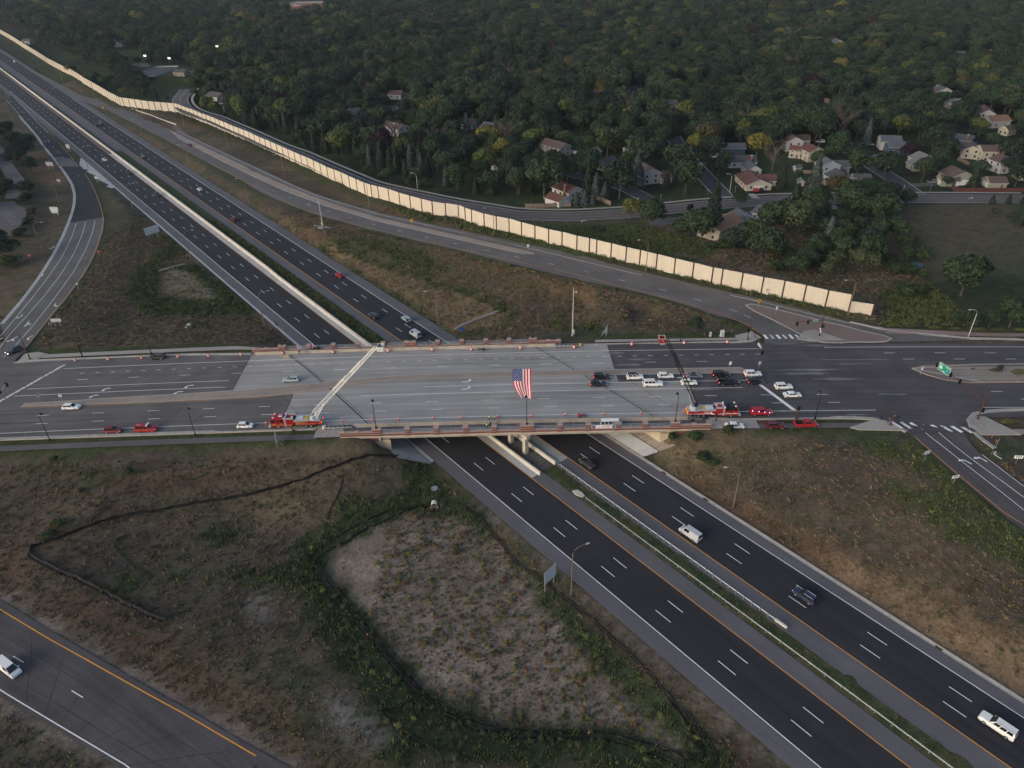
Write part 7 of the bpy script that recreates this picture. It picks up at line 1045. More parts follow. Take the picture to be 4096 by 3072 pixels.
# ---------------- fire trucks ----------------
FRED=paint('fire_red',(.27,.010,.016)); FSIL=M('diamond_plate',(.50,.51,.52),.4,.5,var=.06,scale=3); FWHT=paint('apparatus_white',(.74,.74,.70)); FBLK=paint('gloss_black',(.008,.008,.009)); YELS=M('yellow_stripe',(.70,.55,.05),.5,var=0)
a=MB(); a.lathe([(.40,-.16),(.53,-.15),(.53,.15),(.40,.16)],TYR,16,(0,0,0),'Y'); b=MB(); b.lathe([(.08,-.172),(.33,-.165),(.33,.165),(.08,.172)],RIM,12,(0,0,0),'Y'); TWH=(a.mesh('tyre'),b.mesh('rim'))
def fire_truck(loc,rz,label,roofm,ladm,num,ang,tip,white_ladder,bucket_mat,stripe,unit):
    """truck points along +x; origin on the road at mid length"""
    th=thing('fire_truck',label,'fire truck',loc,rz); Lh=6.7
    cab=MB(); # cab-forward body
    prof=[(2.9,.55),(6.35,.55),(6.55,1.0),(6.5,1.75),(6.2,2.95),(5.9,3.12),(2.9,3.12)]; w=1.24
    A=[(x,-w,z) for x,z in prof]; B=[(x,w,z) for x,z in prof]; cab.face(A,FRED); cab.face(B[::-1],FRED)
    for i in range(len(prof)):
        j=(i+1)%len(prof); cab.face([A[i],B[i],B[j],A[j]],roofm if i in (3,4,5) and False else FRED)
    part('cab',cab,th); k=MB(); k.box((4.45,0,3.121),(2.9,2.44,.06),roofm); k.box((4.45,0,2.3),(2.95,2.49,.82),roofm) if roofm is not FRED else None; part('cab_roof',k,th)
    k=MB(); k.face([(6.235,-1.1,2.0),(6.235+.21,-1.1,1.95),(6.24,-1.1,2.85)],GLS); k.face([(6.475,-1.12,1.9),(6.475,1.12,1.9),(6.25,1.12,2.82),(6.25,-1.12,2.82)],GLS); part('windshield',k,th)
    for sg in (-1,1):
        for x0,x1 in ((5.2,6.1),(4.2,4.75),(3.15,3.95)):
            k=MB(); q=[(x0,sg*1.252,1.95),(x1,sg*1.252,1.95),(x1-(.12 if x1>6 else 0),sg*1.252,2.65),(x0,sg*1.252,2.65)]; k.face(q if sg<0 else q[::-1],GLS); part('side_window',k,th)
        k=MB(); k.box((6.62,sg*.95,.95),(.1,.36,.3),HLT); part('headlight',k,th); k=MB(); k.box((-6.68,sg*1.0,1.4),(.08,.25,.4),TLON); part('taillight',k,th)
        k=MB(); k.box((6.25,sg*1.38,1.9),(.12,.2,.5),CHR); part('mirror',k,th)
    k=MB(); k.box((6.85,0,.45),(.55,2.45,.42),FSIL,top=.95); k.box((6.62,0,1.0),(.06,1.3,.55),CHR); part('front_bumper',k,th)
    body=MB(); body.box((-1.9,0,.95),(9.5,2.46,1.15),FRED); body.box((1.7,0,.6),(2.3,2.47,2.2),FRED); body.box((-1.9,0,.6),(9.3,1.6,.4),TRM); part('body',body,th)
    k=MB(); k.box((2.62,0,.6),(.42,2.5,2.5),FSIL); part('pump_panel',k,th)
    k=MB(); 
    for sg in (-1,1): k.box((1.5,sg*1.05,2.8),(2.2,.34,.3),FSIL); k.box((-1.6,sg*1.06,2.1),(4.2,.34,.42),FSIL)
    k.box((-4.9,0,2.1),(3.3,2.46,.16),FSIL); k.box((1.5,0,2.4),(2.1,1.7,.3),TRM); k.box((.9,.3,2.7),(.5,.5,.35),CBX); part('top_deck',k,th)
    k=MB(); k.box((-.9,0,2.1),(1.9,1.7,.35),M('hatch_grey',(.55,.57,.58),.5,var=.04)); part('hose_bed_cover',k,th); k=MB(); k.box((-2.5,0,2.1),(1.2,1.5,.22),M('yellow_hose',(.55,.38,.06),.8,var=.3,scale=4)); part('hose',k,th)
    k=MB(); 
    for sg in (-1,1):
        for x0,x1,z in ((-6.4,-.3,1.25),(-.3,2.5,1.05),(2.9,6.4,1.12)): q=[(x0,sg*1.262,z),(x1,sg*1.262,z),(x1,sg*1.262,z+.16),(x0,sg*1.262,z+.16)]; k.face(q if sg<0 else q[::-1],stripe)
        q=[(-.9,sg*1.264,1.35),(-.3,sg*1.264,1.05),(.05,sg*1.264,1.05),(-.5,sg*1.264,1.75),(-2.5,sg*1.264,1.75),(-2.5,sg*1.264,1.62),(-.75,sg*1.264,1.62)]; k.face(q if sg<0 else q[::-1],stripe)
    part('side_stripe',k,th); k=MB()
    for i in range(6): k.face([(-6.665,-1.2+i*.4,.95),(-6.665,-1.0+i*.4,.95),(-6.665,-.8+i*.4,2.05),(-6.665,-1.0+i*.4,2.05)][::-1],YELS)
    part('chevrons',k,th)
    for x,y,mt in ((5.6,.85,FWHT),(5.6,-.85,FWHT),(2.75,1.1,FWHT),(2.75,-1.1,FWHT)): k=MB(); k.box((x,y,3.18 if x>3 else 3.1),(.35,.5,.16),mt); part('warning_light',k,th)
    k=MB(); k.box((3.9,.0,3.18),(.9,.75,.22),FWHT if roofm is FRED else FBLK); k.lathe([(.2,.1),(.2,.24)],TRM,8,(3.7,0,3.18)); k.lathe([(.2,.1),(.2,.24)],TRM,8,(4.15,0,3.18)); part('air_conditioner',k,th)
    for x in (4.6,-2.55,-3.95):
        for sg in (-1,1): w_=ob('wheel',TWH[0],th,(x,sg*1.1,.53)); ob('rim',TWH[1],w_)
    for x in (.55,-5.55):
        for sg in (-1,1):
            k=MB(); k.box((x,sg*1.7,1.1),(.3,1.2,.3),TRM); k.tube([(x,sg*2.2,1.2),(x,sg*2.2,.08)],.12,TRM,6); k.box((x,sg*2.2,.03),(.75,.75,.06),TRM); k.box((x-.17,sg*2.22,.5),(.06,.1,.5),YELS); part('outrigger',k,th)
    for sg,rot in ((-1,(math.radians(90),0,0)),(1,(math.radians(90),0,math.pi))):
        text_on(th,num,.42,(3.6,sg*1.28,1.55),rot,GLD); text_on(th,'FIRE',.36,(5.5,sg*1.28,1.45),rot,GLD); text_on(th,unit,.30,(-.6,sg*1.28,1.88),rot,GLD)
    # turntable and ladder
    tx,tz=-4.9,2.26; k=MB(); k.lathe([(1.15,0),(1.15,.22),(.8,.25)],FSIL,16,(tx,0,tz)); k.box((tx+.6,.8,tz+.2),(.7,.6,.8),ladm); k.box((tx-.8,0,tz+.2),(.6,1.3,.6),CBX); k.box((tx-.2,-.9,tz+.2),(.5,.5,.8),CBX); part('turntable',k,th)
    Tp=Vector(tip); R0=Vector((tx,0,tz+1.0)); v=Tp-R0; ln=v.length; u=v.normalized(); side=Vector((0,1,0)); upv=u.cross(side); upv=upv if upv.z>0 else -upv
    if abs(upv.z)<.2: upv=Vector((0,0,1))
    segs=((0,.55,.66,.85),(.33,.78,.52,.72),(.62,1.0,.40,.6))
    for s0,s1,hw,hh in segs:
        k=MB(); a_=R0+u*ln*s0; b_=R0+u*ln*s1; n_=int(ln*(s1-s0)/1.9); rt=.10 if ladm is FBLK else .07
        for sg in (-1,1):
            o1=side*sg*hw; k.tube([a_+o1,b_+o1],rt,ladm,4); k.tube([a_+o1+upv*hh,b_+o1+upv*hh],rt*.85,ladm,4)
            for i in range(n_): p0=a_+(b_-a_)*(i/n_); p1=a_+(b_-a_)*((i+1)/n_); k.tube([p0+o1,(p0+p1)/2+o1+upv*hh,p1+o1],rt*.45,ladm,3,False)
        for i in range(n_*2+1): p0=a_+(b_-a_)*(i/(n_*2)); k.tube([p0-side*hw,p0+side*hw],.025,FSIL if ladm is not FBLK else ladm,3,False)
        if s0==0: k.box((0,0,0),(.01,.01,.01),ladm)
        part('ladder_section',k,th)
    k=MB()
    for sg in (-1,1): k.tube([(tx+.6*(1 if u.x>0 else -1),sg*.45,tz+.3),tuple(R0+u*4.2+side*sg*.45-upv*.1)],.13,FSIL if ladm is FBLK else ladm,6)
    part('lift_cylinder',k,th)
    if True:
        pl=MB(); o=R0+u*ln*.2+upv*.7; 
    k=MB(); bx=Tp+Vector((.9 if tip[0]>tx else -.9,0,-.2)); k.box((bx.x,bx.y,bx.z-.45),(1.5,2.0,.12),FSIL)
    for dx,dy,sx_,sy_ in ((0,-1.0,1.5,.06),(0,1.0,1.5,.06),(.75,0,.06,2.0),(-.75,0,.06,2.0)): k.box((bx.x+dx,bx.y+dy,bx.z-.35),(sx_,sy_,1.05),bucket_mat)
    k.box((bx.x,bx.y-1.08,bx.z-.75),(1.1,.1,.35),FSIL); bk=part('bucket',k,th); k=MB()
    for dx in (-.75,.75): k.tube([(bx.x+dx,bx.y-1.0,bx.z+.75),(bx.x+dx,bx.y+1.0,bx.z+.75)],.05,FWHT,4)
    for dy in (-1,1): k.tube([(bx.x-.75,bx.y+dy,bx.z+.75),(bx.x+.75,bx.y+dy,bx.z+.75)],.05,FWHT,4)
    ob('bucket_rail',k.mesh('bucket_rail'),bk); fwd=-1 if abs(rz)<1 else 1; yy=-1.05 if abs(rz)<1 else 1.05; text_on(bk,num,.6,(bx.x,bx.y+yy*1.02,bx.z+.2),(math.radians(90),0,0 if abs(rz)<1 else math.pi),M('tan_lettering',(.6,.35,.15),.5,var=0) if white_ladder else FWHT)
    return th
zL=float(zcross(-56)); zR=float(zcross(52.5))
LT=fire_truck((-56.4,150.9,zL),math.pi,'red fire truck with white ladder raised, parked left of the bridge','' and FRED or FRED,M('ladder_white',(.72,.71,.66),.5,var=.06),'R2',0,(-23.6,0,22.9),True,FWHT,M('gold_stripe',(.42,.26,.10),.5,var=0),'FIRE RESCUE')
RT=fire_truck((52.2,151.2,zR),0,'red fire truck with black cab roof and black ladder raised, right of the bridge',FBLK,FBLK,'L3',0,(-14.4,0,23.2),False,FRED,FWHT,'FIRE')
# rope and flag
ROPE=M('rope',(.05,.05,.05),.8,var=0); fx0,fx1,fzt,fzb=.2,4.85,22.85,13.95; fy=150.6; A=Vector((-32.6,150.9,29.6)); B=Vector((37.6,151.2,29.7)); k=MB()
k.tube([A,A.lerp(Vector((fx0,fy,fzt+.1)),.5)-Vector((0,0,.5)),(fx0,fy,fzt+.08),(fx1,fy,fzt+.1),B.lerp(Vector((fx1,fy,fzt+.1)),.5)-Vector((0,0,.5)),B],.022,ROPE,4); ob('flag_rope',k.mesh('flag_rope'),label='thin rope strung between the two ladder buckets above the bridge',cat='rope')
FR_,FW_,FB_=M('flag_red',(.50,.012,.05),.7,var=0),M('flag_white',(.74,.73,.74),.7,var=0),M('flag_blue',(.025,.045,.20),.7,var=0)
def flagpt(u,v): # u 0..1 across from the left, v 0..1 down
    x=fx0+(fx1-fx0)*u; g_=max(0,v-.45)/.55; x=x+(1-u)*g_**1.4*2.0; y=fy+.12*math.sin(u*9+v*3)*(.3+v)-.25*g_*math.sin(u*14)*.8+.5*g_*g_*(1-u); z=fzt-(fzt-fzb)*v+.25*g_*math.sin(u*7)*.5; return (x,y,z)
nu,nv=26,40; meshes={}
for nm,mt,cond in (('red_stripes',FR_,lambda u,v:not(u<7/13 and v<.4) and int((1-u)*13)%2==0),('white_stripes',FW_,lambda u,v:not(u<7/13 and v<.4) and int((1-u)*13)%2==1),('canton',FB_,lambda u,v:u<7/13 and v<.4)):
    k=MB()
    for i in range(nu):
        for j in range(nv):
            uc,vc=(i+.5)/nu,(j+.5)/nv
            if cond(uc,vc): k.face([flagpt(i/nu,(j+1)/nv),flagpt((i+1)/nu,(j+1)/nv),flagpt((i+1)/nu,j/nv),flagpt(i/nu,j/nv)],mt)
    meshes[nm]=k
FL=thing('large_flag','large american flag hanging vertically from the rope above the bridge','flag',(fx0,fy,fzb))
for nm in meshes: part(nm,meshes[nm],FL,(-fx0,-fy,-fzb),smooth=True)
k=MB()
for r in range(11):
    for c in range(5 if r%2==0 else 4):
        u=(7/13)*((c+.5)/5 if r%2==0 else (c+1)/5); v=.4*(r+.6)/11.2; x,y,z=flagpt(u,v); pts=[]
        for q in range(10): rr=.13 if q%2==0 else .055; an=math.pi/2+q*math.pi/5; pts.append((x+rr*math.cos(an),y-.045,z+rr*math.sin(an)))
        k.face(pts[::-1],FW_)
part('stars',k,FL,(-fx0,-fy,-fzb))
# small flags on the railings
def small_flag(x,y,z,label,lean=.2,s=1.0):
    th=thing('small_flag',label,'flag',(x,y,z),lean); k=MB(); k.tube([(0,0,-.9),(.1,0,1.7*s)],.025,GALV,4); part('staff',k,th)
    for i in range(7): k=MB(); k.face([(.12+i*.1,-.01,.4*s-.1*i),(.22+i*.1,-.02,.35*s-.1*i),(.22+i*.1,.03,1.55*s-.08*i),(.12+i*.1,.02,1.6*s-.08*i)],FB_ if i==0 else (FR_ if i%2 else FW_)); part('stripe',k,th)
for x,y,t,ln in ((15.3,145.3,'on the near railing between posts right of the middle',1.2),(1.2,145.3,'on the near railing left of the wide middle post',1.3)): small_flag(*xs(x,y,1.4),'small american flag drooping '+t,ln)
for x,t in ((-66.0,'beside the two people at the far parapet, left one'),(-62.6,'upright on the far parapet post beside two people'),(-61.2,'beside the black case at the far parapet')): small_flag(*xs(x,189.6,1.2),'small american flag '+t,.3)
k=MB(); k.box((0,0,0),(1.1,.7,.7),TRM,top=.85); k.box((-1.1,.1,0),(.8,.6,.55),TRM,top=.9); ob('black_bags',k.mesh('black_bags'),loc=xs(-59.2,189.5,.9),label='black bags piled on the far barrier beside the small flags',cat='bag')
# banner on the near railing
th=thing('memorial_banner','long printed banner with stripes and bold lettering tied to the near railing','banner',xs(23.0,144.98,.85)); k=MB(); k.box((0,0,0),(6.1,.03,1.05),FW_); part('sheet',k,th); BNB=M('banner_blue',(.10,.16,.27),.7,var=.2,scale=5); k=MB(); k.box((-2.5,-.02,.05),(.95,.02,.95),BNB); k.box((-2.5,-.035,.1),(.4,.01,.5),FR_); part('printed_portrait',k,th); k=MB(); k.box((2.55,-.02,.05),(.85,.02,.95),BNB); part('printed_crowd',k,th); k=MB()
for i in range(3):
    z0=.62+.13*i; k.face([(-.2,-.02,z0),(.6,-.02,z0-.05),(1.3,-.02,z0+.04),(2.0,-.02,z0),(2.0,-.02,z0+.06),(1.3,-.02,z0+.1),(.6,-.02,z0+.01),(-.2,-.02,z0+.06)],FR_)
k.face([(-1.9,-.02,.06),(.6,-.02,.1),(2.0,-.02,.05),(2.0,-.02,.12),(.6,-.02,.17),(-1.9,-.02,.12)],FR_); part('printed_stripes',k,th); ob('lettering',text_mesh('NEVER FORGET',.46,BLKP),th,(.05,-.03,.40),rot=(math.radians(90),0,0))
# white shuttle cart
p=P['cart']; th=thing('shuttle_cart','long white roofed shuttle cart on the path behind the banner','cart',(24.9,147.3,float(zcross(25))+.03),0); k=MB(); k.box((0,0,1.75),(4.6,1.25,.12),FWHT,top=.97); part('roof',k,th); k=MB(); k.box((-.2,0,.35),(4.6,1.2,.4),FWHT); part('body',k,th); k=MB(); k.lathe([(.62,.35),(.6,.75),(.3,1.0)],FWHT,12,(2.5,0,0)); part('nose',k,th); k=MB(); k.box((2.35,0,1.0),(.08,1.1,.85),GLS,ry=-.35); part('windscreen',k,th)
for x in (-1.8,-.8,.2,1.2): k=MB(); k.box((x,0,.75),(.45,1.1,.12),TRM); k.box((x-.22,0,.85),(.08,1.1,.45),TRM); part('seat',k,th)
for x in (-2.2,0,2.2): k=MB(); k.tube([(x,-.58,.7),(x,-.58,1.78)],.03,TRM,4); k.tube([(x,.58,.7),(x,.58,1.78)],.03,TRM,4); part('roof_post',k,th)
for x in (-1.7,1.9):
    for sg in (-1,1): w_=ob('wheel',t_,th,(x,sg*.55,.3),scale=.85); ob('rim',r_,w_)
# motorcycles
def moto(loc,rz,label,col,trike):
    th=thing('motorcycle',label,'motorcycle',loc,rz); m=paint(col,PC[col]); ta,rb=wheel()
    for x,y in ((.85,0),)+(((-.75,-.5),(-.75,.5)) if trike else ((-.75,0),)): w_=ob('wheel',ta,th,(x,y,.33),scale=(.95,.6,.95)); ob('rim',rb,w_)
    k=MB(); k.tube([(.85,0,.4),(.6,0,.85),(.45,0,1.1)],[.05,.05,.04],CHR,5); part('fork',k,th); k=MB(); k.tube([(.42,-.38,1.15),(.5,0,1.08),(.42,.38,1.15)],.03,TRM,5); part('handlebar',k,th); k=MB(); k.lathe([(.05,-.32),(.2,-.2),(.24,.05),(.08,.35)],m,8,(.15,0,.82),'X'); part('tank',k,th,smooth=True); k=MB(); k.box((-.35,0,.68),(.75,.36,.14),TRM,top=.9); part('seat',k,th); k=MB(); k.box((.05,0,.25),(.7,.4,.42),CHR,top=.8); part('engine',k,th); k=MB(); k.box((-.8,0,.5),(.6,1.15 if trike else .7,.5),m,top=.85); part('luggage_body',k,th); k=MB(); k.face([(.55,-.25,1.0),(.55,.25,1.0),(.42,.2,1.45),(.42,-.2,1.45)],GLS); k.box((.68,0,.75),(.25,.5,.3),m,top=.7); part('fairing',k,th)
moto(tuple(P['moto'][0]),math.pi,'black touring motorcycle by the far barrier between barrels','black',False); moto((P['moto'][1][0],P['moto'][1][1]+.3,P['moto'][1][2]),0,'red touring trike motorcycle on the near shoulder of the bridge','red',True)
# ---------------- people ----------------
SKN=M('skin',(.36,.20,.14),.6,var=0); VST=M('hi_vis_vest',(.55,.72,.10),.6,var=0); VOR=M('orange_vest',(.75,.42,.12),.6,var=0); DKC=M('dark_cloth',(.014,.015,.022),.9,var=0); DEN=M('denim',(.14,.24,.36),.9,var=.1); GRC=M('brown_shirt',(.16,.08,.05),.9,var=0); HAIR=M('dark_hair',(.02,.014,.01),.8,var=0); HATW=M('white_cap',(.7,.7,.7),.7,var=0)
def person(loc,rz,label,top,bottom,vest=None,pose='stand',hat=None,group=None):
    st=.16 if pose=='walk' else .02; bm=PMESH[pose].copy()
    bm.materials.clear()
    for m in (top,bottom,SKN,HAIR): bm.materials.append(m)
    for f in bm.polygons:
        c=f.center; mi=0
        if c.z>1.68 or (c.z>1.56 and c.y<-.02): mi=3
        elif c.z>1.47: mi=2
        elif c.z<.97 and abs(c.x)<.19: mi=1
        elif c.z<1.0 and abs(c.x)>=.19: mi=2
        f.material_index=mi; f.use_smooth=True
    th=thing('person',label,'person',loc,rz,group); ob('body',bm,th)
    if vest: k=MB(); k.lathe([(.19,.98),(.20,1.2),(.215,1.38),(.12,1.47)],vest,10); v_=ob('vest',k.mesh('vest',True),th,scale=(1,.72,1)); k=MB(); k.lathe([(.207,1.12),(.209,1.18)],WRF,10); ob('reflective_band',k.mesh('reflective_band'),v_)
    if hat: k=MB(); k.lathe([(.10,1.70),(.09,1.80),(.03,1.83)],hat,8,(0,.03,0)); ob('hat',k.mesh('hat'),th)
    k=MB()
    for sg in (-1,1): k.box((sg*.12,(st*sg)*1.6+.06,0),(.09,.27,.08),TRM)
    ob('shoes',k.mesh('shoes'),th)
    return th
pb=P['people']
for p,rz,lb,vs,ht in zip(pb['bridge'],(2.6,-1.6,-1.2,-.2,.2,2.8,1.4),('person in hi vis vest and dark cap at the back of the bridge group','person in orange tinted vest left of centre in the bridge group','person in bright vest leftmost of the group on the bridge path','person in pale green vest seen from behind nearest the railing','person all in dark clothes in the middle of the bridge group','person in hi vis vest at the back right of the bridge group','person in lime vest at the right of the bridge group by a post'),(VST,VOR,VST,VST,None,VST,VST),(HAIR,HAIR,None,None,None,HAIR,None)):
    y=p[1]; z=float(zcross(p[0]))
    person((p[0],min(y,148.9) if 146<y<149.3 else y,z+.03),rz,lb,DKC if vs is None else GRC,DKC,vs,'stand',ht)
for p,lb,tp,bt_,ht in zip(pb['far'],('person in black uniform and white cap facing the far parapet','person in light blue clothes leaning at the far parapet'),(DKC,DEN),(DKC,DEN),(HATW,None)): person((p[0],187.9,p[2]+.01),.2,lb,tp,bt_,None,'stand',ht)
for p,rz,lb in zip(pb['corner'],(.6,-.8,1.0,2.2,1.2),('person in dark clothes walking alone on the corner pad','person in brown top left of the signal pole on the corner','person behind the signal pole on the corner, farthest back','person in light cap crossing off the corner kerb','person striding nearest the crosswalk bars on the corner')): person((p[0],p[1],float(zcross(p[0]))+.13),rz,lb,GRC if 'brown' in lb else DKC,DKC,None,'walk',HAIR)
for f in bpy.data.objects:
    pass
person(tuple(Vector((-32.0,150.9,30.0-.55))),1.2,'person in dark gear standing in the white ladder bucket',DKC,DKC,None,'stand',HAIR); person(tuple(Vector((36.6,151.2,30.0-.55))),.5,'person in dark gear standing in the red ladder bucket',DKC,DKC,None,'stand',HAIR)
# ---------------- houses ----------------
def shingle(name,c): return M('shingles_'+name,c,.9,var=.22,scale=1.1,detail=6)
ROOF=dict(brown=(.095,.066,.055),redb=(.105,.050,.042),grey=(.16,.155,.155),char=(.070,.068,.072),slate=(.085,.092,.105),tan=(.20,.115,.072),lroof=(.33,.34,.36)); WALL=dict(white=(.44,.43,.42),beige=(.31,.285,.24),cream=(.40,.365,.30),lgrey=(.33,.325,.33),blueg=(.26,.29,.34),navy=(.055,.085,.12),sage=(.25,.27,.22),blue=(.07,.13,.19),tan=(.33,.26,.19),yellow=(.52,.46,.30))
RN=dict(brown='brown',redb='red brown',grey='grey',char='charcoal',slate='slate grey',tan='orange tan',lroof='pale'); WN=dict(white='white',beige='beige',cream='cream',lgrey='pale grey',blueg='blue grey',navy='dark blue',sage='sage green',blue='blue',tan='tan',yellow='pale yellow')
TRIM=M('white_trim',(.62,.61,.58),.7,var=.05); PANE=M('window_glass',(.02,.024,.03),.1,var=0,spec=.6); GDR=M('garage_door',(.62,.62,.60),.6,var=.04); BRKC=M('chimney_brick',(.22,.10,.07),.9,var=.2,scale=3)
WHERE=dict(h_beige2='at the red hatchback driveway',h_bluegarage='behind the linden tree',h_tan='between the linden and the street trees',h_red1='behind three small blue spruces',h_red2='low beside the board fence and black car',h_brown2='behind the big grey spruce',h_brown2g='attached beside the grey spruce house',h_blueranch='behind the bare tree',h_chim='with brick chimney under the bare tree',h_grey3='small, before the chimney house',h_redgar='with lit garage at the red suv',h_redgar_b='wing beside the red suv garage',h_small='tiny gable hidden among street trees',h_tanranch='large, just behind the noise wall',h_greyb='next to the orange tan roof',h_greyc='second behind the orange tan roof',h_deck='with deck lost in the trees',h_wht2='beside the white suv',h_wht2b='low wing beside the white suv',h_cream='with gambrel side before the white suv',h_cream2='small porch gable facing the gazebo',h_bluegrey='tall gable behind the grey fence',h_bluegrey2='low wing at the brown roof street',h_white3='with deck and barn shed',h_white3g='garage wing beside the barn shed house',h_greyd='across the street under tall oaks',h_blue2='behind the purple maple',h_greye='right of the purple maple',h_greyeg='small garage right of the purple maple',h_green='beside the white trailer',h_greeng='garage wing at the dark pickup',h_garage='detached garage behind the red fence',h_cream3='front gable by the white fence',h_cream3b='tall with brick chimney near the right edge',h_white4='split level above the red deck',h_white5='cut by the right picture edge',h_blue3='two storey above the white fence',h_tan3='on the rise near the right edge',h_shed3='small, below the rise near the right edge',h_gable='tall gable among the right hand oaks',h_grey5='with white chimney in the dusky oaks',h_cream5='half hidden by a yellow tree',h_tan5='low in the dark wood centre right',h_or='tiny roof in the dark wood',h_yel='tall in the far wood clearing',h_wht6='lower of the far clearing group',h_tan6='right of the far clearing group',h_wht7='left of the far clearing group',h_far1='left of three on the far right',h_far2='middle of three on the far right',h_far3='right of three on the far right',h_gable2='narrow gable in the middle wood',h_grey7='two storey in the middle wood',h_br8='low beside the grey two storey in the wood',h_p1='at the head of the cul de sac',h_p2='with chimney by two purple maples',h_p3='with garage behind blue spruces',h_p4='right of the blue spruces',h_p5='garage gable above the spruce row',h_p6='left of the cul de sac among trees',h_w1='on the curve with the pale wagon',h_w2='behind the park field, white one',h_w3='behind the park field, right one',h_w4='behind the far noise wall',h_w5='in the wood above the park',h_n1='large pale hall in the far wood',h_n2='far behind the ball field lane',h_n3='second behind the ball field lane',h_n4='in the top wood, left of centre',h_n5='in the top wood near the centre',h_n6='in the top wood right of centre',h_n7='in the top wood beside the pale one',h_n8='on the top edge of the wood',h_n9='on the top edge right of centre',h_n10='with lights near the top right')
CAMXY=Vector((0,0)); HSE=[]
def window(par,x,y,z,w,h,rz,full):
    k=MB(); k.box((0,0,0),(w+.16,.05,h+.16),TRIM); f=ob('window',k.mesh('window') if (w,h) not in WCACHE else WCACHE[(w,h)][0],par,(x,y,z),rz)
    if (w,h) not in WCACHE:
        k2=MB(); k2.box((0,-.03,.08),(w,.03,h),PANE); WCACHE[(w,h)]=(f.data,k2.mesh('pane'))
    ob('pane',WCACHE[(w,h)][1],f)
WCACHE={}
def house(key,a,b,rh,wh,w,roof,wall,label,cat='house',name='house',garage=False,chim=False,win=True,minl=7.5,maxl=17):
    a=Vector(a[:2]); b=Vector(b[:2]); c=(a+b)/2; d=b-a; ln=max(minl,min(maxl,d.length+.6)); an=math.atan2(d.y,d.x); zg=min(hz(c.x+dx,c.y+dy) for dx in (-4,4) for dy in (-4,4)); zg=max(zg,5.0)
    th=thing(name,label,cat,(c.x,c.y,zg-.02),an); HSE.append((c.x,c.y,max(ln,w)/2+2.2)); wm=M('siding_'+wall,WALL[wall],.8,var=.06,scale=1.0); rm=shingle(roof,ROOF[roof]); hx,hy=ln/2,w/2; k=MB()
    P0=[(-hx,-hy),(hx,-hy),(hx,hy),(-hx,hy)]; rh2=rh-.15
    for i in range(4):
        p,q=P0[i],P0[(i+1)%4]
        if i in(1,3): k.face([(p[0],p[1],-.4),(q[0],q[1],-.4),(q[0],q[1],wh),((p[0]+q[0])/2,0,rh2),(p[0],p[1],wh)],wm)
        else: k.face([(p[0],p[1],-.4),(q[0],q[1],-.4),(q[0],q[1],wh),(p[0],p[1],wh)],wm)
    part('wall',k,th); k=MB(); ov=.45; sl=(rh-wh)/hy
    for sg in (-1,1):
        e=sg*(hy+ov); ez=wh-ov*sl; T=[(-hx-ov,e,ez+.08),(hx+ov,e,ez+.08),(hx+ov,0,rh+.08),(-hx-ov,0,rh+.08)]; B=[(x,y,z-.16) for x,y,z in T]; T,B=(T,B) if sg<0 else (T[::-1],B[::-1]); k.face(T,rm); k.face(B[::-1],TRIM)
        for i in range(4): k.face([B[i],B[(i+1)%4],T[(i+1)%4],T[i]],TRIM)
    k.tube([(hx*.4,hy*.3,rh-hy*.3*sl),(hx*.4,hy*.3,rh-hy*.3*sl+.6)],.08,LGP,5); r_=part('roof',k,th)
    if chim: k=MB(); k.box((hx*.55,-hy-.25,0),(1.0,.7,rh+1.0),BRKC); k.box((hx*.55,-hy-.25,rh+1.0),(1.15,.85,.12),TRIM); part('chimney',k,th)
    tocam=Vector((-c.x,-c.y)).normalized(); full=c.length<520
    if win:
        for i,(nx,ny,wl) in enumerate(((0,-1,ln),(1,0,w),(0,1,ln),(-1,0,w))):
            wn=Vector((nx*math.cos(an)-ny*math.sin(an),nx*math.sin(an)+ny*math.cos(an)))
            if wn.dot(tocam)<.1: continue
            rows=((.9,1.3),(3.4,1.2)) if wh>4.4 else ((1.0,1.3),); n=max(2,int(wl/3.6)) if full else 2; rz=math.atan2(ny,nx)+math.pi/2
            for ri,(z0,h) in enumerate(rows):
                for j in range(n):
                    u=((j+.5)/n-.5)*wl*.9
                    if garage and i in(0,) and ri==0 and j==0: continue
                    x=nx*(hx+.01)+(-ny)*u*(1 if ny else 0)+0; y=ny*(hy+.01)+(nx*u if nx else 0); x=nx*(hx+.02) if nx else u; y=ny*(hy+.02) if ny else u
                    if ri==0 and j==n-1 and i==0: k=MB(); k.box((0,0,0),(1.05,.06,2.1),M('house_door',(.16,.08,.06),.7)); part('door',k,th,(x,y,.05),rz)
                    else: window(th,x,y,z0,1.1,h,rz,full)
    if garage:
        best=max(((0,-1),(1,0),(-1,0),(0,1)),key=lambda q:Vector((q[0]*math.cos(an)-q[1]*math.sin(an),q[0]*math.sin(an)+q[1]*math.cos(an))).dot(tocam) if garage is True else (1 if q==garage else 0)); nx,ny=best; rz=math.atan2(ny,nx)+math.pi/2
        x=nx*(hx+.06); y=ny*(hy+.06); k=MB(); k.box((0,0,0),(4.4,.04,2.3),GDR); p=part('garage_door',k,th,(x,y,.02),rz)
        for q in range(1,4): k=MB(); k.box((0,-.03,q*.56),(4.3,.02,.03),LGP); ob('panel_joint',k.mesh('panel_joint'),p)
    return th
GAR={'h_beige2':None,'h_bluegarage':None,'h_redgar':(1,0),'h_brown2g':None,'h_p3':True,'h_p5':True,'h_greeng':(-1,0),'h_garage':(-1,0),'h_greyeg':(-1,0),'h_white3g':None,'h_red2':(1,0),'h_w1':True,'h_white4':None}
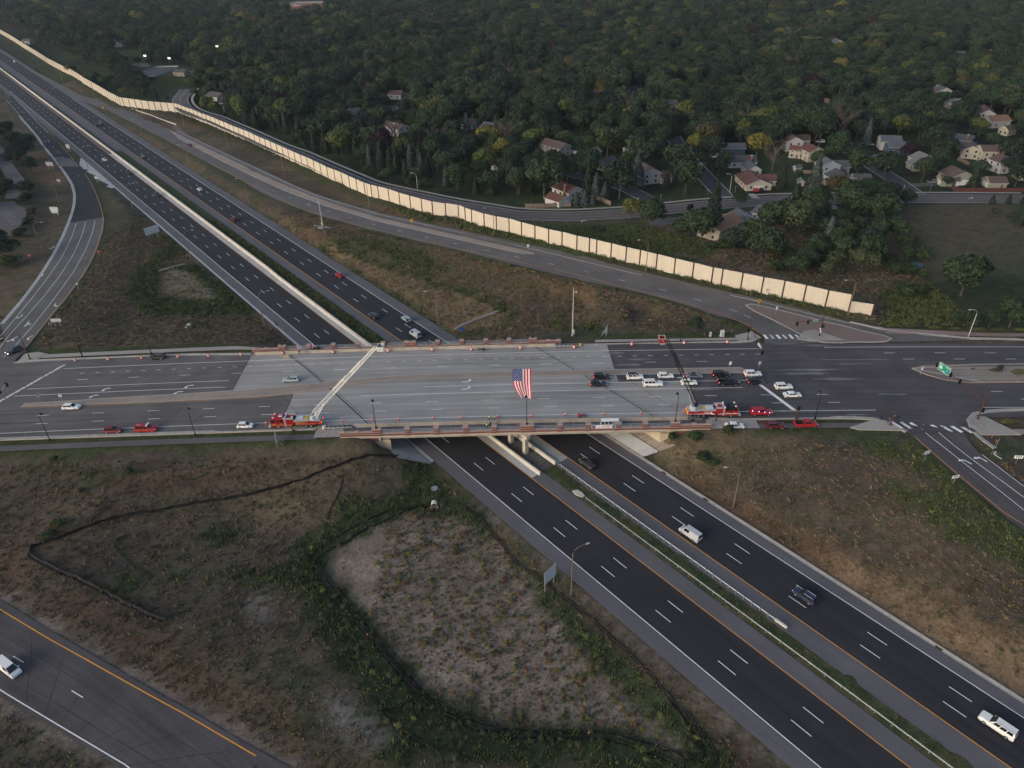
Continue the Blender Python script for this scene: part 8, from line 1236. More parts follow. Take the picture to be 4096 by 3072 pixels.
for key,v in P['houses'].items():
    (a,b),rh,wh,w,roof,wall=v[0],v[1],v[2],v[3],v[4],v[5]
    if key in ('h_cream2','h_brown2g','h_deck','h_white5','h_cream3'): mn=6.0
    elif key in ('h_small','h_wht7'): mn=5
    else: mn=8.0
    st='two storey ' if wh>4.4 else ''
    house(key,a,b,rh,wh,w,roof,wall,f"{WN[wall]} house, {RN[roof]} roof, {WHERE[key]}",garage=GAR.get(key) or False,chim=key in ('h_red1','h_chim','h_p2','h_cream3b','h_blue3','h_grey5'),minl=mn)
sh=P['sheds']
for k_,w,l,h,rf,wl,rz,t in (('a',2.6,3.0,2.3,'grey','cream',1.4,'small cream garden shed on the lawn by the big spruce'),('b',2.8,3.2,2.0,'char','white',.4,'white barn shaped shed beside the pale grey house'),('c',2.8,3.0,2.0,'char','tan',.5,'brown wooden playhouse shed beside the deck'),('d',2.4,2.8,1.9,'slate','lgrey',.3,'small pale shed with dark roof at the grey fence'),('e',3.2,4.6,2.6,'lroof','white',.3,'white roofless enclosure near the pool at the right edge')):
    p=sh[k_]; d=Vector((math.cos(rz),math.sin(rz),0))*(l/2); c=Vector(p); house('s'+k_,tuple(c-d),tuple(c+d),h+1.0,h,w,rf,wl,t,'shed','garden_shed',win=False,minl=2.4)
SB=M('school_brick',(.22,.095,.065),.9,var=.1,scale=.8); FLT=M('flat_roof',(.30,.27,.25),.9,var=.1)
S0_,S1_,S2_,S3_=[np.array(q) for q in P['school']]; th=thing('school','low red brick school with flat roofs at the top left','building',tuple(S1_)); 
for dx,dy,lx,ly,h in ((-30,16,58,26,5),(8,14,34,24,6.5),(40,62,80,30,7),(0,70,50,24,5)):
    k=MB(); k.box((0,0,-.3),(lx,ly,h),SB); w_=part('wall',k,th,(dx,dy,0)); k=MB(); k.box((0,0,h-.3),(lx+.6,ly+.6,.4),FLT); part('roof',k,th,(dx,dy,0)); k=MB(); k.box((lx*.2,0,h),(3,2.4,1.4),CBX); part('roof_unit',k,th,(dx,dy,0))
    for j in range(6): k=MB(); k.box((-lx/2+lx*(j+.5)/6,-ly/2-.03,1.4),(2.4,.06,1.6),PANE); part('window',k,th,(dx,dy,0))
a,b=[np.array(q) for q in P['pavilion']]; house('pav',(a[0]+6,a[1]+8),(a[0]+17,a[1]+4),5.2,3.0,8,'char','tan','low brick park pavilion with dark roof beside the rink','building','park_pavilion')
# fences, bins, small yard things
WF=M('cedar_fence',(.20,.155,.12),.9,var=.2,scale=1.5); WFR=M('red_stained_fence',(.09,.033,.028),.9,var=.15,scale=1.2); WVN=M('white_vinyl',(.60,.61,.62),.6,var=.04)
for pts,mt,h,t in zip(P['fence_board'],(WF,WF,WF,WFR,WVN,WVN,WF),(1.9,1.9,1.9,1.9,1.9,2.0,1.8),('weathered board fence along the frontage sidewalk below the big willow','short weathered board fence right of the small blue spruces','grey board fence between the shed and the blue grey house','long dark red board fence along the right frontage sidewalk','white vinyl fence beside the beige house','white vinyl fence below the blue house','weathered board fence behind the brown roof house')):
    pl=np.array(pts); n=max(3,int(np.linalg.norm(np.diff(pl[:,:2],axis=0),axis=1).sum()/2.4)); R_=resample(pl,n+1); o=R_[0]; o=np.array((o[0],o[1],5.1)); th=thing('board_fence',t,'fence',tuple(o)); k=MB(); k.box((0,0,-.2),(.14,.14,h+.3),mt); pm=k.mesh('post')
    for i in range(n+1):
        q=R_[i]; ob('post',pm,th,(q[0]-o[0],q[1]-o[1],0))
        if i<n:
            q2=R_[i+1]; l_=float(np.hypot(q2[0]-q[0],q2[1]-q[1])); k=MB(); nb_=8
            for j in range(nb_): k.box((-l_/2+l_*(j+.5)/nb_,0,.05),(l_/nb_*.9,.05,h-.06*(j%2)),mt)
            part('board_panel',k,th,((q[0]+q2[0])/2-o[0],(q[1]+q2[1])/2-o[1],0),math.atan2(q2[1]-q[1],q2[0]-q[0]))
BIN=M('teal_bin',(.01,.10,.10),.6,var=0)
for x,t in ((109.6,'left'),(111.9,'middle'),(114.0,'right')):
    th=thing('wheelie_bin','teal garbage bin, %s of three at the kerb by the red suv'%t,'bin',(x,326.6,5.25)); k=MB(); k.box((0,0,.08),(.6,.7,1.0),BIN,top=1.15); part('bin_body',k,th); k=MB(); k.box((0,0,1.08),(.75,.85,.08),BIN); part('lid',k,th)
k=MB(); k.lathe([(2.2,0),(2.2,.75),(2.1,.75),(2.1,.6)],M('pool_blue',(.05,.10,.13),.4),18); th=ob('trampoline',k.mesh('trampoline'),loc=(153,246,hz(153,246)),label='round dark trampoline in the fenced yard behind the wall',cat='trampoline')
p=P['med_tree']
# planting beds in the east median
# ---------------- vegetation ----------------
def leafmat(name,c1,c2,sat=1.0):
    m=bpy.data.materials.new(name); m.use_nodes=True; n=m.node_tree.nodes; l=m.node_tree.links; b=n['Principled BSDF']; b.inputs['Roughness'].default_value=.75; b.inputs['Specular IOR Level'].default_value=.15
    oi=n.new('ShaderNodeObjectInfo'); x=n.new('ShaderNodeMix'); x.data_type='RGBA'; x.inputs[6].default_value=(*c1,1); x.inputs[7].default_value=(*c2,1); l.new(oi.outputs['Random'],x.inputs[0])
    g=n.new('ShaderNodeNewGeometry'); t=n.new('ShaderNodeTexNoise'); t.inputs['Scale'].default_value=.7; t.inputs['Detail'].default_value=3; l.new(g.outputs['Position'],t.inputs['Vector']); r=n.new('ShaderNodeMapRange'); r.inputs[1].default_value=.3; r.inputs[2].default_value=.7; r.inputs[3].default_value=.65; r.inputs[4].default_value=1.4; l.new(t.outputs[0],r.inputs[0])
    y=n.new('ShaderNodeMix'); y.data_type='RGBA'; y.blend_type='MULTIPLY'; y.inputs[0].default_value=1; l.new(x.outputs[2],y.inputs[6]); l.new(r.outputs[0],y.inputs[7]); l.new(y.outputs[2],b.inputs['Base Color']); MATS[name]=m; return m
LF=dict(oak=leafmat('leaf_dark_green',(.016,.027,.018),(.024,.037,.023)),maple=leafmat('leaf_green',(.022,.041,.019),(.033,.052,.025)),yg=leafmat('leaf_yellow_green',(.058,.074,.022),(.075,.085,.026)),yellow=leafmat('leaf_yellow',(.12,.12,.026),(.15,.13,.03)),autumn=leafmat('leaf_autumn',(.062,.052,.024),(.052,.050,.024)),purple=leafmat('leaf_purple',(.020,.010,.014),(.026,.012,.018)),spruce=leafmat('needle_green',(.020,.030,.019),(.027,.038,.024)),blue=leafmat('needle_blue',(.046,.062,.060),(.056,.072,.068)),willow=leafmat('leaf_willow',(.042,.056,.028),(.054,.066,.032)),bush=leafmat('leaf_bush',(.026,.042,.018),(.038,.052,.020)))
BARK=M('bark',(.075,.060,.048),.95,var=.25,scale=1.5); TWIG=M('bare_twigs',(.13,.10,.085),.95,var=.2,scale=1.5)
def leaf_cloud(r_,pts,nrm,size,mat,jit=.7):
    """many small bent leaf clumps facing outwards"""
    N=len(pts); d=nrm+(r_.random((N,3))-.5)*2*jit; d/=np.linalg.norm(d,axis=1)[:,None]+1e-9; a=np.cross(d,r_.random((N,3))-.5); a/=np.linalg.norm(a,axis=1)[:,None]+1e-9; c=np.cross(d,a); s=size*(.6+.8*r_.random(N))[:,None]
    v=np.stack([pts-a*s-c*s*.6,pts+a*s-c*s*.7,pts+a*s*.8+c*s*.8+d*s*.2,pts-a*s*.7+c*s*.7-d*s*.2],1).reshape(-1,3); return v
def crown_mesh(name,kind,seed,mat,nl=1500):
    """unit crown: width 1, height 1, standing on z=0 (crown base lifted by the species)"""
    r_=np.random.default_rng(seed); P_=[];N_=[]
    if kind=='round' or kind=='bush':
        base=.20 if kind=='round' else .0; nlobe=int(r_.integers(13,20)); cz=.6 if kind=='round' else .45; ex=np.array((.33,.33,.30 if kind=='round' else .38)); C_=[]
        for i in range(nlobe):
            u=r_.normal(size=3); u/=np.linalg.norm(u); u[2]=abs(u[2])*1.0-.35; q=u*ex*(.55+.5*r_.random()); C_.append((q[0],q[1],cz+q[2],.13+.10*r_.random()))
        C_.append((0,0,cz,.30)); w=np.array([c[3]**2 for c in C_]); w/=w.sum()
        for c,ww in zip(C_,w):
            n=int(nl*ww)+4; u=r_.normal(size=(n,3)); u/=np.linalg.norm(u,axis=1)[:,None]; u[:,2]=np.where((u[:,2]<-.2)&(r_.random(n)<.6),-u[:,2],u[:,2]); rad=c[3]*(.82+.25*r_.random(n))[:,None]; P_.append(np.array(c[:3])+u*rad); N_.append(u)
    elif kind=='spruce':
        n=nl; h=r_.random(n)**.8; rr=.5*(1-h)**.75+.008; tier=1-.30*((h*9)%1.0); a=r_.random(n)*2*math.pi; rr=rr*tier*(.75+.3*r_.random(n))*(1+.18*np.sin(a*5+h*20)); P_.append(np.stack([rr*np.cos(a),rr*np.sin(a),.05+.95*h-.05*rr],1)); N_.append(np.stack([np.cos(a),np.sin(a),.35+0*a],1))
    elif kind=='willow':
        n=nl; C_=[(r_.normal()*.16,r_.normal()*.16,.66+.12*r_.random(),.20+.10*r_.random()) for i in range(9)]
        for c in C_:
            m=n//9; a=r_.random(m)*2*math.pi; t=r_.random(m); rad=c[3]*(.55+.5*np.sqrt(t)); z=c[2]+c[3]*np.cos(t*1.5)-np.clip(t-.55,0,1)*.9*r_.random(m); P_.append(np.stack([c[0]+rad*np.cos(a),c[1]+rad*np.sin(a),z],1)); N_.append(np.stack([np.cos(a),np.sin(a),.6-t],1))
    pts=np.concatenate(P_); nr=np.concatenate(N_); sz=dict(round=.030,bush=.042,spruce=.030,willow=.026)[kind]
    v=leaf_cloud(r_,pts,nr,sz,mat); f=np.arange(len(v)).reshape(-1,4); me=bpy.data.meshes.new(name); me.vertices.add(len(v)); me.vertices.foreach_set('co',v.ravel()); me.loops.add(f.size); me.loops.foreach_set('vertex_index',f.ravel()); me.polygons.add(len(f)); me.polygons.foreach_set('loop_start',np.arange(0,f.size,4)); me.polygons.foreach_set('loop_total',np.full(len(f),4)); me.update(); me.materials.append(mat); return me
def trunk_mesh(name,kind,seed,mat):
    r_=random.Random(seed); k=MB(); top=.62 if kind!='spruce' else .9; k.tube([(0,0,-.04),(.005,0,.2),(0,.005,top)],[.022,.017,.006],mat,6)
    if kind!='spruce':
        for i in range(7 if kind!='bare' else 26):
            z=.2+.45*r_.random(); a=r_.random()*6.28; l_=.16+.18*r_.random(); e=(math.cos(a)*l_,math.sin(a)*l_,z+l_*.9); k.tube([(0,0,z),(e[0]*.5,e[1]*.5,z+l_*.5),e],[.010,.007,.003],mat,4,False)
            if kind=='bare':
                for j in range(5): b=a+(r_.random()-.5)*2; m=.10+.1*r_.random(); k.tube([e,(e[0]+math.cos(b)*m,e[1]+math.sin(b)*m,e[2]+m*(r_.random()+.2))],[.0045,.0015],mat,3,False)
    return k.mesh(name)
SPEC={}
def species(nm,kind,mat,nv,seed,nl=1500): SPEC[nm]=([crown_mesh('crown',kind,seed+i,mat,nl) for i in range(nv)],[trunk_mesh('trunk',kind,seed+i,BARK) for i in range(min(nv,2))])
species('dark','round',LF['oak'],5,100); species('maple','round',LF['maple'],5,200); species('maple_y','round',LF['yg'],3,300); species('yellow','round',LF['yellow'],2,400); species('autumn','round',LF['autumn'],2,500); species('purple','round',LF['purple'],2,600); species('spruce','spruce',LF['spruce'],3,700); species('blue','spruce',LF['blue'],3,800); species('willow','willow',LF['willow'],3,900,1700); species('bush','bush',LF['bush'],4,1000,900)
SPEC['big']=([crown_mesh('crown','round',150+i,LF['maple'],2600) for i in range(3)],SPEC['maple'][1]); SPEC['bare']=(None,[trunk_mesh('trunk','bare',40+i,TWIG) for i in range(3)])
USED=set(); LMK=[]
for o_ in bpy.data.objects:
    if o_.name.startswith('house') and o_.parent is None and 'label' in o_: LMK.append((o_.location.x,o_.location.y,o_['label'].split(',')))
LXY=np.array([(q[0],q[1]) for q in LMK])
def lab(kp,x,y,fall):
    d=np.hypot(LXY[:,0]-x,LXY[:,1]-y); i=int(np.argmin(d))
    if d[i]<38:
        hx_,hy_,tx_=LMK[i]; D_=math.hypot(hx_,hy_); al=((x-hx_)*hx_+(y-hy_)*hy_)/D_; ac=((x-hx_)*hy_-(y-hy_)*hx_)/D_; v='behind' if al>4 else 'in front of' if al<-4 else ''; hh_='right of' if ac>4 else 'left of' if ac<-4 else ''; rel=(v+' and '+hh_) if v and hh_ else (v or hh_ or 'beside')
        for q in (f"{kp} {rel} the {tx_[0]} {tx_[2].strip()}",f"{kp} {rel} the {tx_[0]}, {tx_[1].strip()}"):
            if len(q.split())<=16 and q not in USED: USED.add(q); return q
    return fall
TC={}
def tree(kind,x,y,h,w,label,group,z=None,name=None):
    i=TC[kind]=TC.get(kind,-1)+1; cr,tr=SPEC[kind]; z=hz(x,y) if z is None else z; nm=name or ('shrub' if kind=='bush' else 'bare_tree' if kind=='bare' else 'spruce_tree' if kind in('spruce','blue') else 'tree'); rz=(x*7.3+y*3.1)%6.28
    r=thing(nm,label,'shrub' if kind=='bush' else 'tree',(x,y,z-.05),rz,group,scale=(w,w,h)); ob('trunk',tr[i%len(tr)],r)
    if cr: ob('crown',cr[i%len(cr)],r)
    return r
KN=dict(big='large spreading green',maple='mid green rounded',maple_y='yellow green rounded',dark='dark green rounded',yellow='yellow leaved',autumn='brownish autumn tinted',purple='dark purple leaved',spruce='dark green conical spruce',blue='pale blue green spruce',willow='drooping willow like',bare='bare grey leafless',bush='low green shrub')
def area(x,y):
    t=(x-FO[0])*FN[0]+(y-FO[1])*FN[1]
    if y<143: return 'on the grass slopes in the foreground'
    if y<200 and x<100: return 'on the verge beside the cross road'
    if t<-28: return 'left of the freeway exit ramp'
    if y<262 and x>90: return 'on the rough ground behind the end of the noise wall'
    if x>60 and y<310: return 'between the noise wall and the right frontage road'
    if y<300: return 'near the noise wall'
    if x>140: return 'among the right hand houses'
    if x>75: return 'around the street with the yellow car'
    if x>0: return 'around the beige and red brown houses'
    if x>-120: return 'along the frontage road left of the houses'
    return 'around the park and hockey rink'
ROADS=[(L['frontage_c'][:,:2],15)]+[(L[k_][:,:2],7) for k_ in ('street_a','street_b','street_c','street_d','street_e','street_f','street_g','street_h','street_i','street_j','park_drive')]
NT=0
for kind,x,y,h,w in P['trees']:
    a=area(x,y); kp=f"{KN[kind]} tree" if kind not in('bush','spruce','blue') else KN[kind]; m_=1.0 if y<200 else 1.12; m2=1.0 if y<200 else (1.25 if kind not in('spruce','blue') else 1.12); tree(kind,x,y,h*m_,w*m2,lab(kp,x,y,f"{kp} {a}"),f"{kp}s {a}"); NT+=1
for x,y in ((126,296),(133,291),(141,296),(148,290),(155,295),(122,286),(131,281),(139,284),(147,280),(156,283),(128,272),(137,272),(158,271),(149,268),(122,262),(131,262),(141,259),(118,252),(127,250),(136,247),(112,244),(121,240),(130,238),(142,238),(152,250),(162,258),(115,233),(106,238),(97,262),(90,262)):
    kd=('big','maple','dark','willow','bush')[int(x*3+y)%5]; h=7+(x*7+y)%6 if kd!='bush' else 4; kp=f"{KN[kd]} tree" if kd!='bush' else KN[kd]; tree(kd,x+((y*3)%3)-1.5,y,h,h*1.05,lab(kp,x,y,f"{kp} in the thicket behind the right half of the noise wall"),f"{kp}s in the thicket")
# the wood: the nearest stand as single trees, the rest as one mass
def blocked(x,y):
    b=np.zeros(x.shape,bool); t=(x-FO[0])*FN[0]+(y-FO[1])*FN[1]
    b|=(t<58)&(t>-70)
    for pl,d in ROADS: b|=segdist(x,y,pl)[0]<d
    for k_ in ('park','field','school','grass_i','wallside'): b|=inpoly(x,y,np.array(P['clear'][k_]))
    for hx_,hy_,r in HSE:
        dx,dy=x-hx_,y-hy_; D_=math.hypot(hx_,hy_); ux,uy=-hx_/D_,-hy_/D_; al=dx*ux+dy*uy; ac=np.abs(dx*uy-dy*ux); ln_=10 if D_<440 else 27
        b|=(np.hypot(dx,dy)<r+1.5)|((al>0)&(al<r+ln_)&(ac<r*.8))
    return b
R2=np.random.default_rng(5); cand=[]
def grid(x0,x1,y0,y1,s):
    gx,gy=np.meshgrid(np.arange(x0,x1,s),np.arange(y0,y1,s)); return (gx+(R2.random(gx.shape)-.5)*s*.85).ravel(),(gy+(R2.random(gy.shape)-.5)*s*.85).ravel()
for x0,x1,y0,y1,s in ((-420,420,300,560,9.2),(-900,760,560,1000,10.4),(-1300,1150,1000,1500,12.5),(-1900,1700,1500,2600,17)):
    x,y=grid(x0,x1,y0,y1,s); vis=(x>-.62*y-110)&(x<.62*y+130); north=y>(300+np.clip(-x,0,400)*1.04+8*(x<40)); far=y>760; t=(x-FO[0])*FN[0]+(y-FO[1])*FN[1]
    ok=vis&(north|(far&(t<-90)))&~blocked(x,y); yard=((x>15)&(x<300)&(y<400))|((x>200)&(x<300)&(y<430)); ok&=(~yard|(R2.random(x.shape)<.34))&((fnoise(x,y,45,88)>.30)|(R2.random(x.shape)<.35))
    cand.append(np.stack([x[ok],y[ok],np.full(ok.sum(),s)],1))
x,y=grid(-420,-250,330,760,9); t=(x-FO[0])*FN[0]+(y-FO[1])*FN[1]; ok=(t<-62)&(x>-.64*y-60)&~inpoly(x,y,np.array(L['parking']))&(segdist(x,y,L['service_road_l'][:,:2])[0]>8)&(segdist(x,y,L['service_road_r'][:,:2])[0]>8)&(R2.random(x.shape)<.55); cand.append(np.stack([x[ok],y[ok],np.full(ok.sum(),9.)],1))
Cn=np.concatenate(cand); man=np.array([(q[1],q[2],q[4]) for q in P['trees']]); dmin=np.full(len(Cn),1e9)
for mx,my,mw in man: dmin=np.minimum(dmin,np.hypot(Cn[:,0]-mx,Cn[:,1]-my)-mw*.5)
Cn=Cn[dmin>2.2]; D_=np.hypot(Cn[:,0],Cn[:,1]); Cn=Cn[np.argsort(D_)]; nS=fnoise(Cn[:,0],Cn[:,1],60,77); rr=R2.random(len(Cn)); KIND=[]
EDG=segdist(Cn[:,0],Cn[:,1],L['frontage_c'][:,:2])[0]
for (x,y,s),ns,r,edge in zip(Cn,nS,rr,EDG):
    if edge<32 and x<30 and r<.62: KIND.append('spruce' if r<.36 else ('blue' if r<.46 else 'bush'))
    elif r<.42+.3*(ns-.5): KIND.append('dark')
    elif r<.88: KIND.append('maple')
    elif r<.925: KIND.append('maple_y')
    elif r<.93: KIND.append('yellow')
    elif r<.942: KIND.append('autumn')
    elif r<.948: KIND.append('purple')
    elif r<.965: KIND.append('willow')
    elif r<.985: KIND.append('spruce')
    else: KIND.append('bare')
def dims(kind,s,x=0,y=0):
    q=float(np.clip(R2.random()*.75+(vnoise(x,y,38,55)-.35)*.7,0,1))
    if kind in('spruce','blue'): return 9+6*q,4.6+2.2*q
    if kind=='bush': return 4+3*q,5.5+3*q
    q=q**1.3; h=(9.5+11*q)*(1 if s<9 else (s/9.6)**.6); return h,(8.5+9.0*q+3*R2.random())*(1 if s<9 else (s/9.6)**.8)
NI=300
WL_={k_:f"{v} tree" if k_ not in('bush','spruce','blue') else v for k_,v in KN.items()}
for (x,y,s),k_ in zip(Cn[:NI],KIND[:NI]):
    h,w=dims(k_,s,x,y); tree(k_,x,y,h,w,lab(WL_[k_],x,y,f"{WL_[k_]} in the near edge of the wood beyond the frontage road"),f"{WL_[k_]}s in the near edge of the wood")
SPECIES=('dark','maple','maple_y','yellow','autumn','purple','willow','spruce','bare','blue','bush')
# joined tree meshes used by the far wood
def joined(cr,tr):
    vs=[];fs_=[];mi=[];mats=[];off=0
    for me in (cr,tr):
        if me is None: continue
        v=np.empty(len(me.vertices)*3); me.vertices.foreach_get('co',v); vs.append(v.reshape(-1,3)); mats.append(me.materials[0])
        for p_ in me.polygons: fs_.append(tuple(i+off for i in p_.vertices)); mi.append(len(mats)-1)
        off+=len(me.vertices)
    m=bpy.data.meshes.new('wood_tree'); m.from_pydata(np.concatenate(vs).tolist(),[],fs_)
    for q in mats: m.materials.append(q)
    m.polygons.foreach_set('material_index',mi); m.update(); return m
def gn_scatter(name,pts,scales,rots,meshes,which,kind_label):
    """one object: points carrying instances of small meshes"""
    me=bpy.data.meshes.new(name); me.vertices.add(len(pts)); me.vertices.foreach_set('co',np.asarray(pts,float).ravel())
    for nm,ty,dat in (('sc','FLOAT_VECTOR',scales),('rt','FLOAT_VECTOR',rots)): at=me.attributes.new(nm,ty,'POINT'); at.data.foreach_set('vector',np.asarray(dat,float).ravel())
    at=me.attributes.new('wh','INT','POINT'); at.data.foreach_set('value',np.asarray(which,np.int32))
    col=bpy.data.collections.new(name+'_source')
    for i,m in enumerate(meshes): o=bpy.data.objects.new('%s_source_%02d'%(name,i),m); col.objects.link(o)
    o=ob(name,me,kind='stuff',label=kind_label,cat='vegetation'); ng=bpy.data.node_groups.new(name,'GeometryNodeTree'); ng.interface.new_socket('Geometry',in_out='INPUT',socket_type='NodeSocketGeometry'); ng.interface.new_socket('Geometry',in_out='OUTPUT',socket_type='NodeSocketGeometry'); N=ng.nodes; l=ng.links
    gi=N.new('NodeGroupInput'); go=N.new('NodeGroupOutput'); ip=N.new('GeometryNodeInstanceOnPoints'); ci=N.new('GeometryNodeCollectionInfo'); ci.inputs['Collection'].default_value=col; ci.inputs['Separate Children'].default_value=True; ci.inputs['Reset Children'].default_value=True; ip.inputs['Pick Instance'].default_value=True
    def attr(nm,ty): a=N.new('GeometryNodeInputNamedAttribute'); a.data_type=ty; a.inputs['Name'].default_value=nm; return a.outputs['Attribute']
    l.new(gi.outputs[0],ip.inputs['Points']); l.new(ci.outputs[0],ip.inputs['Instance']); l.new(attr('wh','INT'),ip.inputs['Instance Index']); l.new(attr('sc','FLOAT_VECTOR'),ip.inputs['Scale']); e2r=N.new('FunctionNodeEulerToRotation'); l.new(attr('rt','FLOAT_VECTOR'),e2r.inputs[0]); l.new(e2r.outputs[0],ip.inputs['Rotation']); l.new(ip.outputs[0],go.inputs[0]); md=o.modifiers.new('scatter','NODES'); md.node_group=ng; return o
JM=[];JI={}
for k_ in SPECIES:
    cr,tr=SPEC[k_]; JI[k_]=[]
    for i in range(len(cr) if cr else len(tr)): JI[k_].append(len(JM)); JM.append(joined(cr[i] if cr else None,tr[i%len(tr)]))
rest=Cn[NI:]; kr=KIND[NI:]; zz=hgt(rest[:,0],rest[:,1]); SCs=[];RT_=[];WHI=[]
for (x,y,s),k_ in zip(rest,kr): h,w=dims(k_,s,x,y); SCs.append((w,w,h)); RT_.append((0,0,R2.random()*6.28)); WHI.append(JI[k_][int(R2.integers(len(JI[k_])))])
gn_scatter('wood',np.c_[rest[:,:2],zz-.1],SCs,RT_,JM,WHI,'dense mixed wood stretching from the houses to the horizon')
# grass tufts, weeds and basin shrubs
def tuft(name,seed,mat,nb=9,sp=.5,hh=1.0):
    r_=random.Random(seed); k=MB()
    for i in range(nb):
        a=r_.random()*6.28; d=r_.random()*sp; x,y=math.cos(a)*d,math.sin(a)*d; b=r_.random()*6.28; w=.09+.06*r_.random(); h=hh*(.5+.6*r_.random()); lx,ly=(r_.random()-.5)*.5*h,(r_.random()-.5)*.5*h; k.face([(x-w*math.cos(b),y-w*math.sin(b),0),(x+w*math.cos(b),y+w*math.sin(b),0),(x+lx+w*.4*math.cos(b),y+ly,h),(x+lx-w*.4*math.cos(b),y+ly,h)],mat)
    return k.mesh(name)
def gmat(name,c1,c2): return leafmat(name,c1,c2)
GM=[gmat('grass_brown',(.165,.128,.085),(.125,.10,.07)),gmat('grass_tan',(.26,.19,.11),(.21,.15,.085)),gmat('grass_green',(.062,.082,.032),(.085,.10,.040)),gmat('grass_rust',(.19,.115,.07),(.155,.10,.065)),gmat('weed_yellow',(.16,.16,.05),(.11,.125,.042)),gmat('grass_dark',(.075,.075,.042),(.10,.088,.055))]
TM=[tuft('tuft_%d'%i,i,m,9,.55) for i,m in enumerate(GM)]
R3=np.random.default_rng(31); NG=80000; x=R3.uniform(-190,150,NG); y=R3.uniform(60,330,NG)
t=(x-FO[0])*FN[0]+(y-FO[1])*FN[1]; s=(x-FO[0])*FD[0]+(y-FO[1])*FD[1]
bad=((t>-29.5)&(t<16))&~((t>-8.0)&(t<-4.6)&((s>14)|((s<-64)&(s>-390))))
bad|=(y>139.5)&(y<199)&(t<-37)|(y>139.5)&(y<199)&(t>23)|(y>143)&(y<193)
def nearstrip(a,b,m): 
    A=resample(L[a],40);B=resample(L[b],40); return inpoly(x,y,np.vstack([A[:,:2],B[::-1,:2]]))|(segdist(x,y,A[:,:2])[0]<m)|(segdist(x,y,B[:,:2])[0]<m)
for a,b in (('north_near','north_far'),('west_left','west_right'),('south_west_near','south_west_far'),('south_east_left','south_east_right')): bad|=nearstrip(a,b,1.3)
bad|=(y>295)&(x>-5)|(segdist(x,y,L['wall'][:,:2])[0]<.5)|(segdist(x,y,L['frontage_c'][:,:2])[0]<12)|(y>300+np.clip(-x,0,400)*.98); bas=inpoly(x,y,L['basin_sand']); bad|=bas&(R3.random(NG)<.93)
bad|=(x<-178)|((x>100)&(y>60)&(y<142)&(x>118)); bad|=inpoly(x,y,np.array([(196,309),(330,309),(330,250),(245,268)]))
# foreground slopes look denser than far ones
k_=~bad; x,y,t,s=x[k_],y[k_],t[k_],s[k_]; n=len(x)
ix=np.clip(np.searchsorted(XS,x),0,len(XS)-1); iy=np.clip(np.searchsorted(YS,y),0,len(YS)-1); zc_=ZC[iy,ix]; grn=zc_[:,1]/(zc_[:,0]+1e-6); rdn=zc_[:,0]/(zc_[:,2]+1e-6); lum=zc_.mean(1); wh=np.zeros(n,int); q=R3.random(n)
wh=np.where(grn>1.05,np.where(q<.75,2,np.where(q<.88,4,5)),np.where(lum>.11,np.where(q<.7,1,0),np.where(q<.5,0,np.where(q<.70,5,np.where(q<.86,3,np.where(q<.93,1,2))))))
sc=(.42+.45*R3.random(n))*np.where(grn>1.05,1.25,1.0)*np.where(t*0+y>200,1.25,1.0); sc=np.where((t>-8.2)&(t<-4.4)&(s>12),sc*.45,sc); hh=sc*np.where(wh==2,.75,.5)
gn_scatter('roadside_grass',np.c_[x,y,hgt(x,y)+.02],np.stack([sc*1.3,sc*1.3,hh],1),np.stack([0*x,0*x,R3.random(n)*6.28],1),TM,wh,'long dry and green roadside grass on the slopes and ditches')
# low dark seedlings of the basin
xb=R3.uniform(-30,36,16000); yb=R3.uniform(62,130,16000); m=inpoly(xb,yb,L['basin_sand']); xb,yb=xb[m],yb[m]; nb=len(xb); w_=np.where(R3.random(nb)<.8,0,1); SD=[tuft('seedling_0',70,gmat('seedling_dark',(.10,.075,.055),(.07,.06,.045)),5,.3,.25),tuft('seedling_1',71,GM[0],6,.4,.4)]
sc=.30+.30*R3.random(nb); gn_scatter('basin_seedlings',np.c_[xb,yb,hgt(xb,yb)+.02],np.stack([sc,sc,sc],1),np.stack([0*xb,0*xb,R3.random(nb)*6.28],1),SD,w_,'fine dark seedlings dotted over the sandy basin')
BS=[crown_mesh('foliage','bush',2000+i,m,260) for i,m in enumerate((gmat('shrub_olive',(.12,.115,.035),(.095,.10,.034)),gmat('shrub_green',(.075,.095,.034),(.06,.08,.030)),gmat('shrub_rust',(.17,.085,.04),(.14,.085,.04)),gmat('shrub_dark',(.085,.05,.032),(.075,.075,.04))))]
xb=R3.uniform(-30,36,1500); yb=R3.uniform(62,130,1500); m=inpoly(xb,yb,L['basin_sand']); xb,yb=xb[m][:285],yb[m][:285]; TN=('olive yellow','grey green','rusty orange','dark brown')
for i,(a,b) in enumerate(zip(xb,yb)):
    q=R3.random(); j=0 if q<.45 else 1 if q<.72 else 2 if q<.92 else 3; w=.7+.9*R3.random(); o=ob('shrub',BS[j],loc=(a,b,hz(a,b)-.03),rz=q*6,label='%s tuft shrub on the sandy basin beside the southbound lanes'%TN[j],cat='shrub',group='%s shrubs on the sandy basin'%TN[j],scale=(w,w,w*(.7+.4*q)))
xb=R3.uniform(-30,36,2400); yb=R3.uniform(62,130,2400); m=inpoly(xb,yb,L['basin_sand']); xb,yb=xb[m],yb[m]; nb=len(xb); sc=.35+.55*R3.random(nb); gn_scatter('basin_undergrowth',np.c_[xb,yb,hgt(xb,yb)-.03],np.stack([sc,sc,sc*.7],1),np.stack([0*xb,0*xb,R3.random(nb)*6.28],1),BS,R3.choice(4,nb,p=(.34,.34,.16,.16)),'small mixed weeds covering the sandy basin')
